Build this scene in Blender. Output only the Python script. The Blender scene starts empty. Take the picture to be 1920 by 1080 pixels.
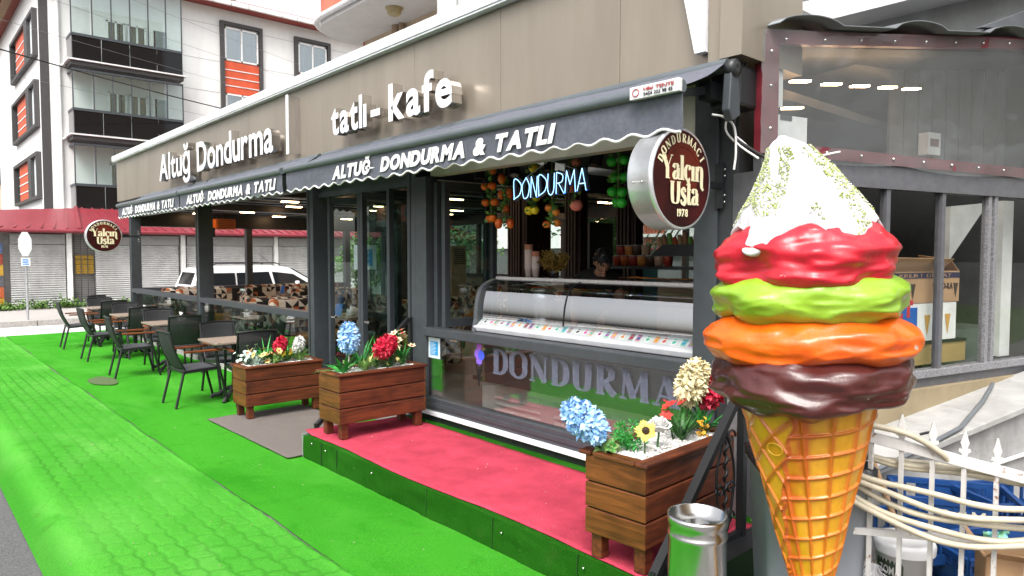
import bpy, math, random, mathutils
import numpy as np
from mathutils import Vector as V, Matrix, noise as mn
SC = bpy.context.scene
COL = SC.collection
R = math.radians
# ---------------------------------------------------------------- camera, sky, sun, exposure
cam = bpy.data.cameras.new('camera'); camo = bpy.data.objects.new('camera', cam); COL.objects.link(camo)
cam.sensor_width = 36; cam.lens = 24.56; cam.clip_end = 600; cam.clip_start = .05
TH = R(41.77); PI_T = R(2.71)
camo.location = (0, 0, 1.8)
camo.rotation_euler = V((-math.cos(TH)*math.cos(PI_T), math.sin(TH)*math.cos(PI_T), -math.sin(PI_T))).to_track_quat('-Z', 'Y').to_euler()
SC.camera = camo
w = bpy.data.worlds.new('World'); SC.world = w; w.use_nodes = True
nt = w.node_tree; nt.nodes.clear()
sky = nt.nodes.new('ShaderNodeTexSky'); sky.sky_type = 'NISHITA'; sky.sun_disc = False
SUN_EL, SUN_AZ = R(55), R(146)      # azimuth of the sun, clockwise from +Y
sky.sun_elevation = SUN_EL; sky.sun_rotation = SUN_AZ; sky.dust_density = 6; sky.air_density = 1.2; sky.ozone_density = 1
hs = nt.nodes.new('ShaderNodeHueSaturation'); hs.inputs['Saturation'].default_value = .22
bg = nt.nodes.new('ShaderNodeBackground'); bg.inputs[1].default_value = .15
wo = nt.nodes.new('ShaderNodeOutputWorld')
nt.links.new(sky.outputs[0], hs.inputs['Color']); nt.links.new(hs.outputs[0], bg.inputs[0]); nt.links.new(bg.outputs[0], wo.inputs[0])
sl = bpy.data.lights.new('sun', 'SUN'); sl.energy = 1.0; sl.angle = R(30); sl.color = (1, .97, .92)
so = bpy.data.objects.new('sun', sl); COL.objects.link(so)
sd = V((math.sin(SUN_AZ)*math.cos(SUN_EL), math.cos(SUN_AZ)*math.cos(SUN_EL), math.sin(SUN_EL)))
so.rotation_euler = sd.to_track_quat('Z', 'Y').to_euler(); so.location = (4, -10, 14)
SC.view_settings.view_transform = 'Standard'; SC.view_settings.look = 'None'
SC.view_settings.exposure = 1.2; SC.view_settings.gamma = 1
SC.cycles.max_bounces = 10; SC.cycles.transparent_max_bounces = 24; SC.cycles.caustics_reflective = False; SC.cycles.caustics_refractive = False
SC.cycles.use_denoising = True
rnd = random.Random(7)

# ---------------------------------------------------------------- materials
def srgb(h):
    c = [int(h[i:i+2], 16)/255 for i in (0, 2, 4)]
    return tuple((x/12.92 if x <= .04045 else ((x+.055)/1.055)**2.4) for x in c)
MATS = {}
def mat(name, col, rough=.6, metal=0, var=.12, scale=6, bump=0, bscale=60, spec=.5, stretch=(1, 1, 1), col2=None, emit=0, coat=0, detail=4, alpha=None, dirt=0):
    if name in MATS: return MATS[name]
    if isinstance(col, str): col = srgb(col)
    if isinstance(col2, str): col2 = srgb(col2)
    m = bpy.data.materials.new(name); m.use_nodes = True; t = m.node_tree; b = t.nodes['Principled BSDF']
    b.inputs['Roughness'].default_value = rough; b.inputs['Metallic'].default_value = metal
    b.inputs['Specular IOR Level'].default_value = spec; b.inputs['Coat Weight'].default_value = coat
    if coat: b.inputs['Coat Roughness'].default_value = .08
    if col2 is None: col2 = tuple(min(1, c*(1-var)) for c in col); c1 = tuple(min(1, c*(1+var*.6)) for c in col)
    else: c1 = col
    tc = t.nodes.new('ShaderNodeTexCoord'); mp = t.nodes.new('ShaderNodeMapping'); mp.inputs['Scale'].default_value = stretch
    t.links.new(tc.outputs['Object'], mp.inputs[0])
    n = t.nodes.new('ShaderNodeTexNoise'); n.inputs['Scale'].default_value = scale; n.inputs['Detail'].default_value = detail; n.inputs['Roughness'].default_value = .6
    t.links.new(mp.outputs[0], n.inputs['Vector'])
    r = t.nodes.new('ShaderNodeValToRGB'); r.color_ramp.elements[0].position = .32; r.color_ramp.elements[1].position = .68
    r.color_ramp.elements[0].color = (*col2, 1); r.color_ramp.elements[1].color = (*c1, 1)
    t.links.new(n.outputs[0], r.inputs[0])
    out = r.outputs[0]
    if dirt:
        n3 = t.nodes.new('ShaderNodeTexNoise'); n3.inputs['Scale'].default_value = 1.3; n3.inputs['Detail'].default_value = 8; n3.inputs['Roughness'].default_value = .7
        mp3 = t.nodes.new('ShaderNodeMapping'); mp3.inputs['Scale'].default_value = (1.6, 1.6, .22); t.links.new(tc.outputs['Object'], mp3.inputs[0]); t.links.new(mp3.outputs[0], n3.inputs['Vector'])
        r3 = t.nodes.new('ShaderNodeValToRGB'); r3.color_ramp.elements[0].position = .45; r3.color_ramp.elements[1].position = .75
        r3.color_ramp.elements[0].color = (0, 0, 0, 1); r3.color_ramp.elements[1].color = (dirt, dirt, dirt, 1)
        t.links.new(n3.outputs[0], r3.inputs[0])
        mx = t.nodes.new('ShaderNodeMixRGB'); mx.blend_type = 'MULTIPLY'; mx.inputs[2].default_value = (.45, .42, .38, 1)
        t.links.new(r3.outputs[0], mx.inputs[0]); t.links.new(out, mx.inputs[1]); out = mx.outputs[0]
    t.links.new(out, b.inputs['Base Color'])
    if bump:
        n2 = t.nodes.new('ShaderNodeTexNoise'); n2.inputs['Scale'].default_value = bscale; n2.inputs['Detail'].default_value = 3
        t.links.new(mp.outputs[0], n2.inputs['Vector'])
        bp = t.nodes.new('ShaderNodeBump'); bp.inputs['Strength'].default_value = min(1, bump); bp.inputs['Distance'].default_value = .01
        t.links.new(n2.outputs[0], bp.inputs['Height']); t.links.new(bp.outputs[0], b.inputs['Normal'])
    if emit:
        t.links.new(r.outputs[0], b.inputs['Emission Color']); b.inputs['Emission Strength'].default_value = emit
    if alpha is not None: b.inputs['Alpha'].default_value = alpha
    MATS[name] = m; return m
def nodes_of(m): t = m.node_tree; return t, t.nodes, t.links, t.nodes['Principled BSDF']
def glass(name, tint=(.9, .95, .93), base=.045, rough=0, gtint=(1, 1, 1), frost=0, fcol=(.3, .3, .3)):
    if name in MATS: return MATS[name]
    m = bpy.data.materials.new(name); m.use_nodes = True; t = m.node_tree; N = t.nodes; L = t.links; N.clear()
    tr = N.new('ShaderNodeBsdfTransparent'); tr.inputs[0].default_value = (*tint, 1)
    gl = N.new('ShaderNodeBsdfGlossy'); gl.inputs['Roughness'].default_value = rough; gl.inputs[0].default_value = (*gtint, 1)
    lw = N.new('ShaderNodeLayerWeight'); lw.inputs[0].default_value = .5
    p = N.new('ShaderNodeMath'); p.operation = 'POWER'; p.inputs[1].default_value = 4; L.new(lw.outputs['Facing'], p.inputs[0])
    ma = N.new('ShaderNodeMath'); ma.operation = 'MULTIPLY_ADD'; ma.inputs[1].default_value = 1-base; ma.inputs[2].default_value = base; ma.use_clamp = True; L.new(p.outputs[0], ma.inputs[0])
    body = tr.outputs[0]
    if frost:
        df = N.new('ShaderNodeBsdfDiffuse'); df.inputs[0].default_value = (*fcol, 1)
        mf = N.new('ShaderNodeMixShader'); mf.inputs[0].default_value = frost; L.new(tr.outputs[0], mf.inputs[1]); L.new(df.outputs[0], mf.inputs[2]); body = mf.outputs[0]
    mx = N.new('ShaderNodeMixShader'); L.new(ma.outputs[0], mx.inputs[0]); L.new(body, mx.inputs[1]); L.new(gl.outputs[0], mx.inputs[2])
    o = N.new('ShaderNodeOutputMaterial'); L.new(mx.outputs[0], o.inputs[0]); MATS[name] = m; return m
def emat(name, col, s):
    if name in MATS: return MATS[name]
    m = bpy.data.materials.new(name); m.use_nodes = True; b = m.node_tree.nodes['Principled BSDF']
    b.inputs['Base Color'].default_value = (*col, 1); b.inputs['Emission Color'].default_value = (*col, 1); b.inputs['Emission Strength'].default_value = s
    MATS[name] = m; return m
def wood(name, c1, c2, axis='Y', rough=.42, sc=1.0):
    if name in MATS: return MATS[name]
    m = mat(name, c1, rough=rough, spec=.4); t, N, L, b = nodes_of(m)
    tc = N.new('ShaderNodeTexCoord'); oi = N.new('ShaderNodeObjectInfo'); ad = N.new('ShaderNodeVectorMath'); ad.operation = 'ADD'
    ml = N.new('ShaderNodeVectorMath'); ml.operation = 'SCALE'; cmb = N.new('ShaderNodeCombineXYZ')
    for i in range(3): L.new(oi.outputs['Random'], cmb.inputs[i])
    L.new(cmb.outputs[0], ml.inputs[0]); ml.inputs['Scale'].default_value = 9
    L.new(tc.outputs['Object'], ad.inputs[0]); L.new(ml.outputs[0], ad.inputs[1])
    mp = N.new('ShaderNodeMapping'); s = {'X': (.9, 9, 9), 'Y': (9, .9, 9), 'Z': (9, 9, .9)}[axis]; mp.inputs['Scale'].default_value = [x*sc for x in s]
    L.new(ad.outputs[0], mp.inputs[0])
    n = N.new('ShaderNodeTexNoise'); n.inputs['Scale'].default_value = 2.2; n.inputs['Detail'].default_value = 8; n.inputs['Roughness'].default_value = .62; n.inputs['Distortion'].default_value = 1.4
    L.new(mp.outputs[0], n.inputs[0])
    r = N.new('ShaderNodeValToRGB'); e = r.color_ramp.elements
    e[0].position = .3; e[0].color = (*srgb(c2), 1); e[1].position = .7; e[1].color = (*srgb(c1), 1); L.new(n.outputs[0], r.inputs[0])
    # dark run-off patches
    n2 = N.new('ShaderNodeTexNoise'); n2.inputs['Scale'].default_value = 4; L.new(ad.outputs[0], n2.inputs[0])
    mx = N.new('ShaderNodeMixRGB'); mx.blend_type = 'MULTIPLY'; mx.inputs[2].default_value = (.5, .45, .42, 1)
    r2 = N.new('ShaderNodeValToRGB'); r2.color_ramp.elements[0].position = .5; r2.color_ramp.elements[1].position = .75; L.new(n2.outputs[0], r2.inputs[0])
    L.new(r2.outputs[0], mx.inputs[0]); L.new(r.outputs[0], mx.inputs[1]); L.new(mx.outputs[0], b.inputs['Base Color'])
    bp = N.new('ShaderNodeBump'); bp.inputs['Strength'].default_value = .25; bp.inputs['Distance'].default_value = .004; L.new(n.outputs[0], bp.inputs['Height']); L.new(bp.outputs[0], b.inputs['Normal'])
    return m

# ---------------------------------------------------------------- mesh building
class B:
    def __init__(s): s.v = []; s.f = []; s.sm = []; s.mi = []; s.m = 0
    def add(s, vs, fs, smooth=False):
        k = len(s.v); s.v += [tuple(v) for v in vs]; s.f += [tuple(i+k for i in f) for f in fs]; s.sm += [smooth]*len(fs); s.mi += [s.m]*len(fs); return s
    def box(s, x0, x1, y0, y1, z0, z1):
        if x0 > x1: x0, x1 = x1, x0
        if y0 > y1: y0, y1 = y1, y0
        if z0 > z1: z0, z1 = z1, z0
        return s.add([(x0, y0, z0), (x1, y0, z0), (x1, y1, z0), (x0, y1, z0), (x0, y0, z1), (x1, y0, z1), (x1, y1, z1), (x0, y1, z1)],
                     [(0, 3, 2, 1), (4, 5, 6, 7), (0, 1, 5, 4), (1, 2, 6, 5), (2, 3, 7, 6), (3, 0, 4, 7)])
    def bar(s, p, q, w, h, up=(0, 0, 1)):
        p, q = V(p), V(q); d = (q-p).normalized(); u = V(up)
        if abs(d.dot(u)) > .98: u = V((0, 1, 0))
        a = d.cross(u).normalized(); u = a.cross(d); a *= w/2; u *= h/2
        return s.add([p-a-u, p+a-u, p+a+u, p-a+u, q-a-u, q+a-u, q+a+u, q-a+u],
                     [(0, 1, 2, 3), (7, 6, 5, 4), (0, 4, 5, 1), (1, 5, 6, 2), (2, 6, 7, 3), (3, 7, 4, 0)])
    def tube(s, path, r, n=8, caps=True, closed=False, smooth=True):
        P = [V(p) for p in path]; m = len(P); rr = r if hasattr(r, '__len__') else [r]*m
        a = None; vs = []; fs = []
        for i in range(m):
            if closed: t = P[(i+1) % m]-P[i-1]
            else: t = P[min(i+1, m-1)]-P[max(i-1, 0)]
            t = t.normalized() if t.length > 1e-9 else V((0, 0, 1))
            if a is None:
                a = t.orthogonal().normalized()
            else:
                a = a-t*a.dot(t); a = a.normalized() if a.length > 1e-6 else t.orthogonal().normalized()
            b = t.cross(a)
            for j in range(n):
                g = 2*math.pi*j/n; vs.append(P[i]+(a*math.cos(g)+b*math.sin(g))*rr[i])
        for i in range(m if closed else m-1):
            i2 = (i+1) % m
            for j in range(n): fs.append((i*n+j, i*n+(j+1) % n, i2*n+(j+1) % n, i2*n+j))
        s.add(vs, fs, smooth)
        if caps and not closed: s.add(vs[:n], [tuple(range(n))[::-1]]); s.add(vs[-n:], [tuple(range(n))])
        return s
    def cyl(s, p, q, r, r2=None, n=16, caps=True): return s.tube([p, q], [r, r if r2 is None else r2], n, caps)
    def lathe(s, prof, c=(0, 0, 0), n=32, sm=True, axis='Z'):
        vs = []; fs = []; c = V(c)
        for r, z in prof:
            for j in range(n):
                g = 2*math.pi*j/n; x, y = r*math.cos(g), r*math.sin(g)
                p = {'Z': (x, y, z), 'X': (z, x, y), 'Y': (x, z, y)}[axis]; vs.append(c+V(p))
        for i in range(len(prof)-1):
            for j in range(n): fs.append((i*n+j, i*n+(j+1) % n, (i+1)*n+(j+1) % n, (i+1)*n+j))
        return s.add(vs, fs, sm)
    def prism(s, poly, d):
        d = V(d); P = [V(p) for p in poly]; n = len(P)
        return s.add(P+[p+d for p in P], [tuple(range(n))[::-1], tuple(range(n, 2*n))]+[(i, (i+1) % n, (i+1) % n+n, i+n) for i in range(n)])
    def quad(s, *p): return s.add(p, [tuple(range(len(p)))])
    def sphere(s, c, r, n=12, m=8, f=None):
        c = V(c); rr = r if hasattr(r, '__len__') else (r, r, r); vs = []; fs = []
        for i in range(m+1):
            a = math.pi*i/m
            for j in range(n):
                g = 2*math.pi*j/n; u = V((math.sin(a)*math.cos(g), math.sin(a)*math.sin(g), math.cos(a)))
                k = f(u) if f else 1
                vs.append(c+V((u.x*rr[0], u.y*rr[1], u.z*rr[2]))*k)
        for i in range(m):
            for j in range(n): fs.append((i*n+j, (i+1)*n+j, (i+1)*n+(j+1) % n, i*n+(j+1) % n))
        return s.add(vs, fs, True)
    def grid(s, nx, ny, fn, smooth=True):
        vs = [fn(i/nx, j/ny) for j in range(ny+1) for i in range(nx+1)]
        return s.add(vs, [(j*(nx+1)+i, j*(nx+1)+i+1, (j+1)*(nx+1)+i+1, (j+1)*(nx+1)+i) for j in range(ny) for i in range(nx)], smooth)
    def xform(s, M): s.v = [tuple(M @ V(v)) for v in s.v]; return s
    def mesh(s, name, mats):
        me = bpy.data.meshes.new(name); me.from_pydata(s.v, [], s.f)
        for m in (mats if isinstance(mats, (list, tuple)) else [mats]): me.materials.append(m)
        me.polygons.foreach_set('use_smooth', s.sm); me.polygons.foreach_set('material_index', s.mi); me.update(); return me
    def build(s, name, mats, parent=None, world=True, bevel=0, seg=2, solid=0):
        return obj(name, s.mesh(name, mats), parent, world, bevel, seg, solid)
def obj(name, me, parent=None, world=True, bevel=0, seg=2, solid=0):
    o = bpy.data.objects.new(name, me); COL.objects.link(o)
    if parent is not None:
        o.parent = parent
        if world:
            p = parent; l = V((0, 0, 0))
            while p is not None: l += p.location; p = p.parent
            o.location = -l
    if solid: md = o.modifiers.new('solid', 'SOLIDIFY'); md.thickness = solid
    if bevel:
        md = o.modifiers.new('bevel', 'BEVEL'); md.width = bevel; md.segments = seg; md.limit_method = 'ANGLE'
    return o
def tag(o, label=None, cat=None, group=None, kind=None):
    if label: o['label'] = label
    if cat: o['category'] = cat
    if group: o['group'] = group
    if kind: o['kind'] = kind
    return o
def thing(name, loc, label, cat, group=None, rz=0):
    o = bpy.data.objects.new(name, None); COL.objects.link(o); o.location = loc; o.rotation_euler = (0, 0, rz); o.empty_display_size = .1
    return tag(o, label, cat, group)
def copy_tree(o, parent=None, loc=None, rz=None, label=None, kids=None):
    kids = KIDS(o)
    c = o.copy(); COL.objects.link(c); c.parent = parent
    for ch in kids: copy_tree(ch, c)
    if loc is not None: c.location = loc
    if rz is not None: c.rotation_euler = (0, 0, rz)
    if label: c['label'] = label
    return c
def KIDS(o): return [x for x in o.children]
def share(name, me, parent, loc, rot=(0, 0, 0), world=True, scale=None):
    o = bpy.data.objects.new(name, me); COL.objects.link(o); o.parent = parent
    l = V((0, 0, 0)); p = parent
    if world:
        while p is not None: l += p.location; p = p.parent
    o.location = V(loc)-l; o.rotation_euler = rot
    if scale: o.scale = scale
    return o
def cr(P, k=8, closed=False):           # Catmull-Rom curve through points of any dimension
    P = [np.array(p, float) for p in P]; n = len(P); out = []
    if closed: seq = [(P[i-1], P[i], P[(i+1) % n], P[(i+2) % n]) for i in range(n)]
    else:
        Q = [2*P[0]-P[1]]+P+[2*P[-1]-P[-2]]; seq = [(Q[i], Q[i+1], Q[i+2], Q[i+3]) for i in range(n-1)]
    for a, b, c, d in seq:
        for j in range(k):
            t = j/k; out.append(.5*(2*b+(c-a)*t+(2*a-5*b+4*c-d)*t*t+(3*b-a-3*c+d)*t**3))
    if not closed: out.append(P[-1])
    return out
# ---------------------------------------------------------------- lettering
def glyph_mesh(ch, size, ext, off=0, shear=0):
    c = bpy.data.curves.new('t', 'FONT'); c.body = ch; c.size = size; c.extrude = ext; c.offset = off; c.shear = shear; c.resolution_u = 4
    o = bpy.data.objects.new('t', c); me = bpy.data.meshes.new_from_object(o)
    v = [tuple(x.co) for x in me.vertices]; f = [tuple(p.vertices) for p in me.polygons]
    bpy.data.objects.remove(o); bpy.data.curves.remove(c); bpy.data.meshes.remove(me); return v, f
GC = {}
def layout(text, size, ext, off=0, shear=0, gap=.06, width=None, space=.32):
    """list of (char, verts, faces), starting at x = 0, scaled in x to the given width"""
    x = 0; out = []
    for ch in text:
        if ch == ' ': x += size*space; continue
        k = (ch, size, ext, off, shear)
        if k not in GC: GC[k] = glyph_mesh(*k)
        v, f = GC[k]
        if not v: continue
        base = [p for p in v if 0 <= p[1] <= size*.45] or v
        x0 = min(p[0]-p[1]*shear for p in v); x1 = max(p[0]-p[1]*shear for p in v)
        out.append((ch, [(p[0]-x0+x, p[1], p[2]) for p in v], f)); x += x1-x0+size*gap
    tot = max(max(p[0] for p in v) for _, v, _ in out)
    if width: out = [(c, [(p[0]*width/tot, p[1], p[2]) for p in v], f) for c, v, f in out]
    return out
def lettering(name, text, size, M, mats, parent, ext=.0015, off=0, shear=0, gap=.06, width=None, split=True, space=.32, centre=False):
    L = layout(text, size, ext, off, shear, gap, width, space); one = B(); res = []
    dx = 0
    if centre: dx = -max(max(p[0] for p in v) for _, v, _ in L)/2
    for ch, v, f in L:
        b = B() if split else one
        b.add([M @ V((p[0]+dx, p[1], p[2])) for p in v], f)
        if split: res.append(b.build('letter', mats, parent))
    if not split: res.append(one.build('lettering', mats, parent))
    return res
def MF(x, y, z): return Matrix(((1, 0, 0, x), (0, 0, -1, y), (0, 1, 0, z), (0, 0, 0, 1)))     # text reading along +X, facing -Y
def MX(x, y, z): return Matrix(((0, 0, 1, x), (1, 0, 0, y), (0, 1, 0, z), (0, 0, 0, 1)))      # text reading along +Y, facing +X
# broad-pen serif letters: strokes (points, kind) with kind T thick, t thin, a by direction
T_, t_ = .21, .06
PEN = {
 'D': (.78, [([(.2, 1), (.2, 0)], 'T'), ([(.05, .97), (.38, .97), (.62, .8), (.68, .5), (.62, .2), (.38, .03), (.05, .03)], 'a')]),
 'O': (.85, [([(.42, .99), (.14, .82), (.12, .5), (.14, .18), (.42, .01), (.7, .18), (.73, .5), (.7, .82)], 'c')]),
 'N': (.85, [([(.15, 0), (.15, 1)], 't'), ([(.15, .97), (.7, .03)], 'T'), ([(.72, 0), (.72, 1)], 't'), ([(.0, .97), (.22, .97)], 't'), ([(.58, .97), (.86, .97)], 't'), ([(.03, .03), (.28, .03)], 't')]),
 'U': (.85, [([(.2, .98), (.2, .4), (.26, .1), (.45, .02), (.62, .1), (.68, .4), (.68, .98)], 'a'), ([(.04, .97), (.37, .97)], 't'), ([(.55, .97), (.84, .97)], 't')]),
 'R': (.8, [([(.2, 1), (.2, 0)], 'T'), ([(.05, .97), (.4, .97), (.6, .86), (.62, .74), (.58, .6), (.4, .5), (.2, .5)], 'a'), ([(.36, .5), (.55, .2), (.74, .03)], 'T'), ([(.04, .03), (.38, .03)], 't')]),
 'M': (1.05, [([(.14, 0), (.2, 1)], 't'), ([(.2, .98), (.5, .06)], 'T'), ([(.5, .06), (.82, .98)], 't'), ([(.84, 1), (.88, 0)], 'T'), ([(.02, .03), (.28, .03)], 't'), ([(.72, .03), (1.04, .03)], 't'), ([(.04, .97), (.2, .97)], 't')]),
 'A': (.85, [([(.12, 0), (.42, .98)], 't'), ([(.42, .98), (.7, 0)], 'T'), ([(.22, .32), (.6, .32)], 't'), ([(.0, .03), (.26, .03)], 't'), ([(.55, .03), (.88, .03)], 't')]),
 'C': (.78, [([(.68, .75), (.6, .93), (.42, .99), (.17, .82), (.13, .5), (.17, .18), (.42, .01), (.6, .06), (.7, .25)], 'a')]),
 'I': (.42, [([(.2, 1), (.2, 0)], 'T'), ([(.04, .97), (.37, .97)], 't'), ([(.04, .03), (.37, .03)], 't')]),
 'Y': (.8, [([(.12, 1.12), (.42, .5)], 'T'), ([(.42, .5), (.72, 1.1)], 't'), ([(.4, .55), (.4, 0)], 'T'), ([(-.02, 1.1), (.2, 1.14)], 't'), ([(.62, 1.08), (.8, 1.08)], 't'), ([(.24, .02), (.56, .02)], 't')]),
 'a': (.62, [([(.46, .55), (.46, .12), (.6, .02)], 'a'), ([(.1, .52), (.18, .68), (.34, .7), (.46, .55)], 'a'), ([(.46, .4), (.24, .36), (.12, .18), (.22, .02), (.46, .14)], 'a')]),
 'l': (.36, [([(.18, 1.15), (.18, 0)], 'T'), ([(.02, 1.1), (.2, 1.14)], 't'), ([(.02, .02), (.35, .02)], 't')]),
 'ç': (.58, [([(.5, .52), (.42, .68), (.28, .7), (.14, .54), (.12, .35), (.16, .14), (.32, .02), (.48, .1)], 'a'), ([(.3, .02), (.36, -.1), (.28, -.2), (.18, -.2)], 'a')]),
 'ı': (.36, [([(.18, .7), (.18, 0)], 'T'), ([(.02, .66), (.2, .7)], 't'), ([(.02, .02), (.35, .02)], 't')]),
 'n': (.72, [([(.18, .7), (.18, 0)], 'T'), ([(.2, .5), (.34, .69), (.5, .66), (.56, .45), (.56, -.2), (.7, -.4)], 'a'), ([(.02, .66), (.2, .7)], 't'), ([(.02, .02), (.34, .02)], 't')]),
 's': (.52, [([(.42, .55), (.34, .7), (.2, .68), (.14, .54), (.26, .4), (.4, .28), (.4, .1), (.26, .01), (.12, .06), (.08, .2)], 's')]),
 't': (.44, [([(.2, .95), (.2, .15), (.3, .02), (.42, .08)], 'a'), ([(.04, .68), (.4, .68)], 't')]),
}
def pen_letter(b, ch, M, T=T_, t=t_, z0=0):
    w, strokes = PEN[ch]
    for k, (pts, kind) in enumerate(strokes):
        P = [np.array(p) for p in (cr(pts, 6, kind == 'c') if len(pts) > 2 else pts)]
        cl = kind == 'c'; n = len(P); vs = []
        for i in range(n):
            d = (P[(i+1) % n]-P[i-1]) if cl else P[min(i+1, n-1)]-P[max(i-1, 0)]
            d = d/(np.linalg.norm(d)+1e-9)
            if kind == 'T': wd = T
            elif kind == 't': wd = t
            elif kind == 's': wd = t+(T-t)*(.9 if .25 < i/n < .75 else .45)
            else: wd = t+(T-t)*abs(d[1])**1.5
            q = np.array((-d[1], d[0]))*wd/2
            for s in (q, -q): vs.append(M @ V((*(P[i]+s), z0+k*.0006)))
        m = n if cl else n-1
        b.add(vs, [(2*i, 2*i+1, (2*((i+1) % n))+1, 2*((i+1) % n)) for i in range(m)])
    return w
# ---------------------------------------------------------------- ground, road, pavements
def sheet_structure(name, b, m): return tag(b.build(name, m), kind='structure')
asphalt = mat('asphalt', (.13, .13, .128), rough=.75, scale=90, bump=.8, bscale=130, col2=(.04, .04, .042), detail=6)
sheet_structure('ground', B().quad((-160, -160, -.14), (160, -160, -.14), (160, 160, -.14), (-160, 160, -.14)), asphalt)
pale_road = mat('pale_road', (.5, .5, .5), rough=.8, scale=14, var=.12, bump=.3, bscale=80)
sheet_structure('side_street', B().quad((-22.75, -60, -.136), (-18.9, -60, -.136), (-18.9, 60, -.136), (-22.75, 60, -.136)), pale_road)
concrete = mat('concrete', (.42, .41, .39), rough=.85, scale=5, var=.3, bump=.4, bscale=50, dirt=.8)
sheet_structure('pavement', B().box(-18.88, 6, .84, 3.9, -.139, -.008), mat('pavement', (.17, .165, .16), rough=.9, scale=12, var=.35, bump=.6, dirt=.6))
far_pave = mat('far_pavement', (.36, .34, .32), rough=.9, scale=20, var=.2, bump=.3)
fp = sheet_structure('far_pavement', B().box(-28, -22.9, -40, 40, -.139, .0), far_pave)
kb = B().box(-.075, .075, 0, .98, -.139, .015).mesh('kerb_stone', mat('kerb', (.33, .31, .29), scale=15, var=.25, bump=.4))
for k in range(34): share('kerb_stone', kb, fp, (-22.824, -4+k, 0))
dirt_m = mat('dirt', (.16, .12, .085), rough=.95, scale=8, col2=(.06, .05, .04), bump=1, bscale=25)
sheet_structure('yard_ground', B().grid(30, 30, lambda u, v: (-1.9+u*6, 2.5+v*8, .002+.03*mn.noise((u*14, v*18, 1)))), dirt_m)
grass_m = mat('back_garden_grass', (.10, .17, .04), rough=.9, scale=10, var=.45, bump=1, bscale=30)
sheet_structure('garden_ground', B().grid(50, 40, lambda u, v: (-60+u*75, 10.6+v*40, -.05+.25*mn.noise((u*12, v*12, 4)))), grass_m)
# ---- green carpet: the street-side strip shows the pavers below, the inner strip lies loose
def carpet_mat(name, c1, c2, c3):
    m = mat(name, c1, rough=1, scale=230, var=.5, spec=.03, detail=3); t, N, L, b = nodes_of(m)
    base = b.inputs['Base Color'].links[0].from_socket
    tc = N.new('ShaderNodeTexCoord')
    def patch(sc, lo, hi, col, f, w=1.0, stretch=(1, 1, 1), amount=1.0):
        nonlocal base
        mp = N.new('ShaderNodeMapping'); mp.inputs['Scale'].default_value = stretch; mp.inputs['Location'].default_value = (w, w*2, 0); L.new(tc.outputs['Object'], mp.inputs[0])
        n = N.new('ShaderNodeTexNoise'); n.inputs['Scale'].default_value = sc; n.inputs['Detail'].default_value = f; n.inputs['Distortion'].default_value = .6; L.new(mp.outputs[0], n.inputs[0])
        r = N.new('ShaderNodeValToRGB'); r.color_ramp.elements[0].position = lo; r.color_ramp.elements[1].position = hi; r.color_ramp.elements[1].color = (amount, amount, amount, 1); L.new(n.outputs[0], r.inputs[0])
        x = N.new('ShaderNodeMixRGB'); L.new(r.outputs[0], x.inputs[0]); L.new(base, x.inputs[1]); x.inputs[2].default_value = (*col, 1); base = x.outputs[0]
    patch(.75, .48, .66, c2, 10, 3.3, (.7, 1.3, 1), .7); patch(1.3, .5, .74, c3, 10, 8.1, (.6, 1.4, 1), .5); patch(3.2, .58, .72, c2, 9, 5.7, (1, 1, 1), .6); patch(7, .62, .74, (.05, .10, .02), 9, 2.2, (1, 1, 1), .3); patch(55, .6, .8, c3, 3, 4.2, (1, 1, 1), .5)
    patch(17, .70, .76, (.16, .25, .10), 3, 1.7, (1, 1, 1), .5)
    L.new(base, b.inputs['Base Color'])
    n2 = N.new('ShaderNodeTexNoise'); n2.inputs['Scale'].default_value = 420; n2.inputs['Detail'].default_value = 2; L.new(tc.outputs['Object'], n2.inputs[0])
    bp = N.new('ShaderNodeBump'); bp.inputs['Strength'].default_value = .75; bp.inputs['Distance'].default_value = .006; L.new(n2.outputs[0], bp.inputs['Height']); L.new(bp.outputs[0], b.inputs['Normal'])
    b.inputs['Sheen Weight'].default_value = 0
    return m
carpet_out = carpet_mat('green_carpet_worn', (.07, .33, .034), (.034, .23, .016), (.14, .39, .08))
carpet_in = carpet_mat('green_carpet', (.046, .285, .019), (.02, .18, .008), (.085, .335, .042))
def np_grid(name, X, Y, Z, m):
    ny, nx = Z.shape; gx, gy = np.meshgrid(X, Y) if X.ndim == 1 else (X, Y)
    co = np.stack([gx, gy, Z], -1).reshape(-1, 3)
    i = np.arange(nx-1)[None, :]+np.arange(ny-1)[:, None]*nx
    f = np.stack([i, i+1, i+nx+1, i+nx], -1).reshape(-1, 4)
    me = bpy.data.meshes.new(name); me.vertices.add(len(co)); me.vertices.foreach_set('co', co.ravel())
    me.loops.add(f.size); me.loops.foreach_set('vertex_index', f.ravel()); me.polygons.add(len(f)); me.polygons.foreach_set('loop_start', np.arange(0, f.size, 4)); me.polygons.foreach_set('loop_total', np.full(len(f), 4))
    me.update(calc_edges=True); me.polygons.foreach_set('use_smooth', [True]*len(f)); me.materials.append(m); return obj(name, me)
def smooth_noise(X, Y, s, seed):
    g = np.random.RandomState(seed); z = 0
    for k in range(9): a, b_, p = g.normal(0, 1, 3); z = z+np.sin(X*a*s+Y*b_*s*1.3+p*9)
    return z/4
xs = np.concatenate([np.arange(-18.9, -7.5, .05), np.arange(-7.5, -1.2, .0125)]); ys = np.concatenate([np.linspace(.64, .88, 17)[:-1], np.arange(.88, 1.895, .0125)])
X, Y = np.meshgrid(xs, ys)
h = .0015*smooth_noise(X, Y, 2.2, 3)
yw = Y+.010*np.sin(2*np.pi*X/.2); row = np.floor(yw/.118); dy = np.abs(yw/.118-np.round(yw/.118))*.118
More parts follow.
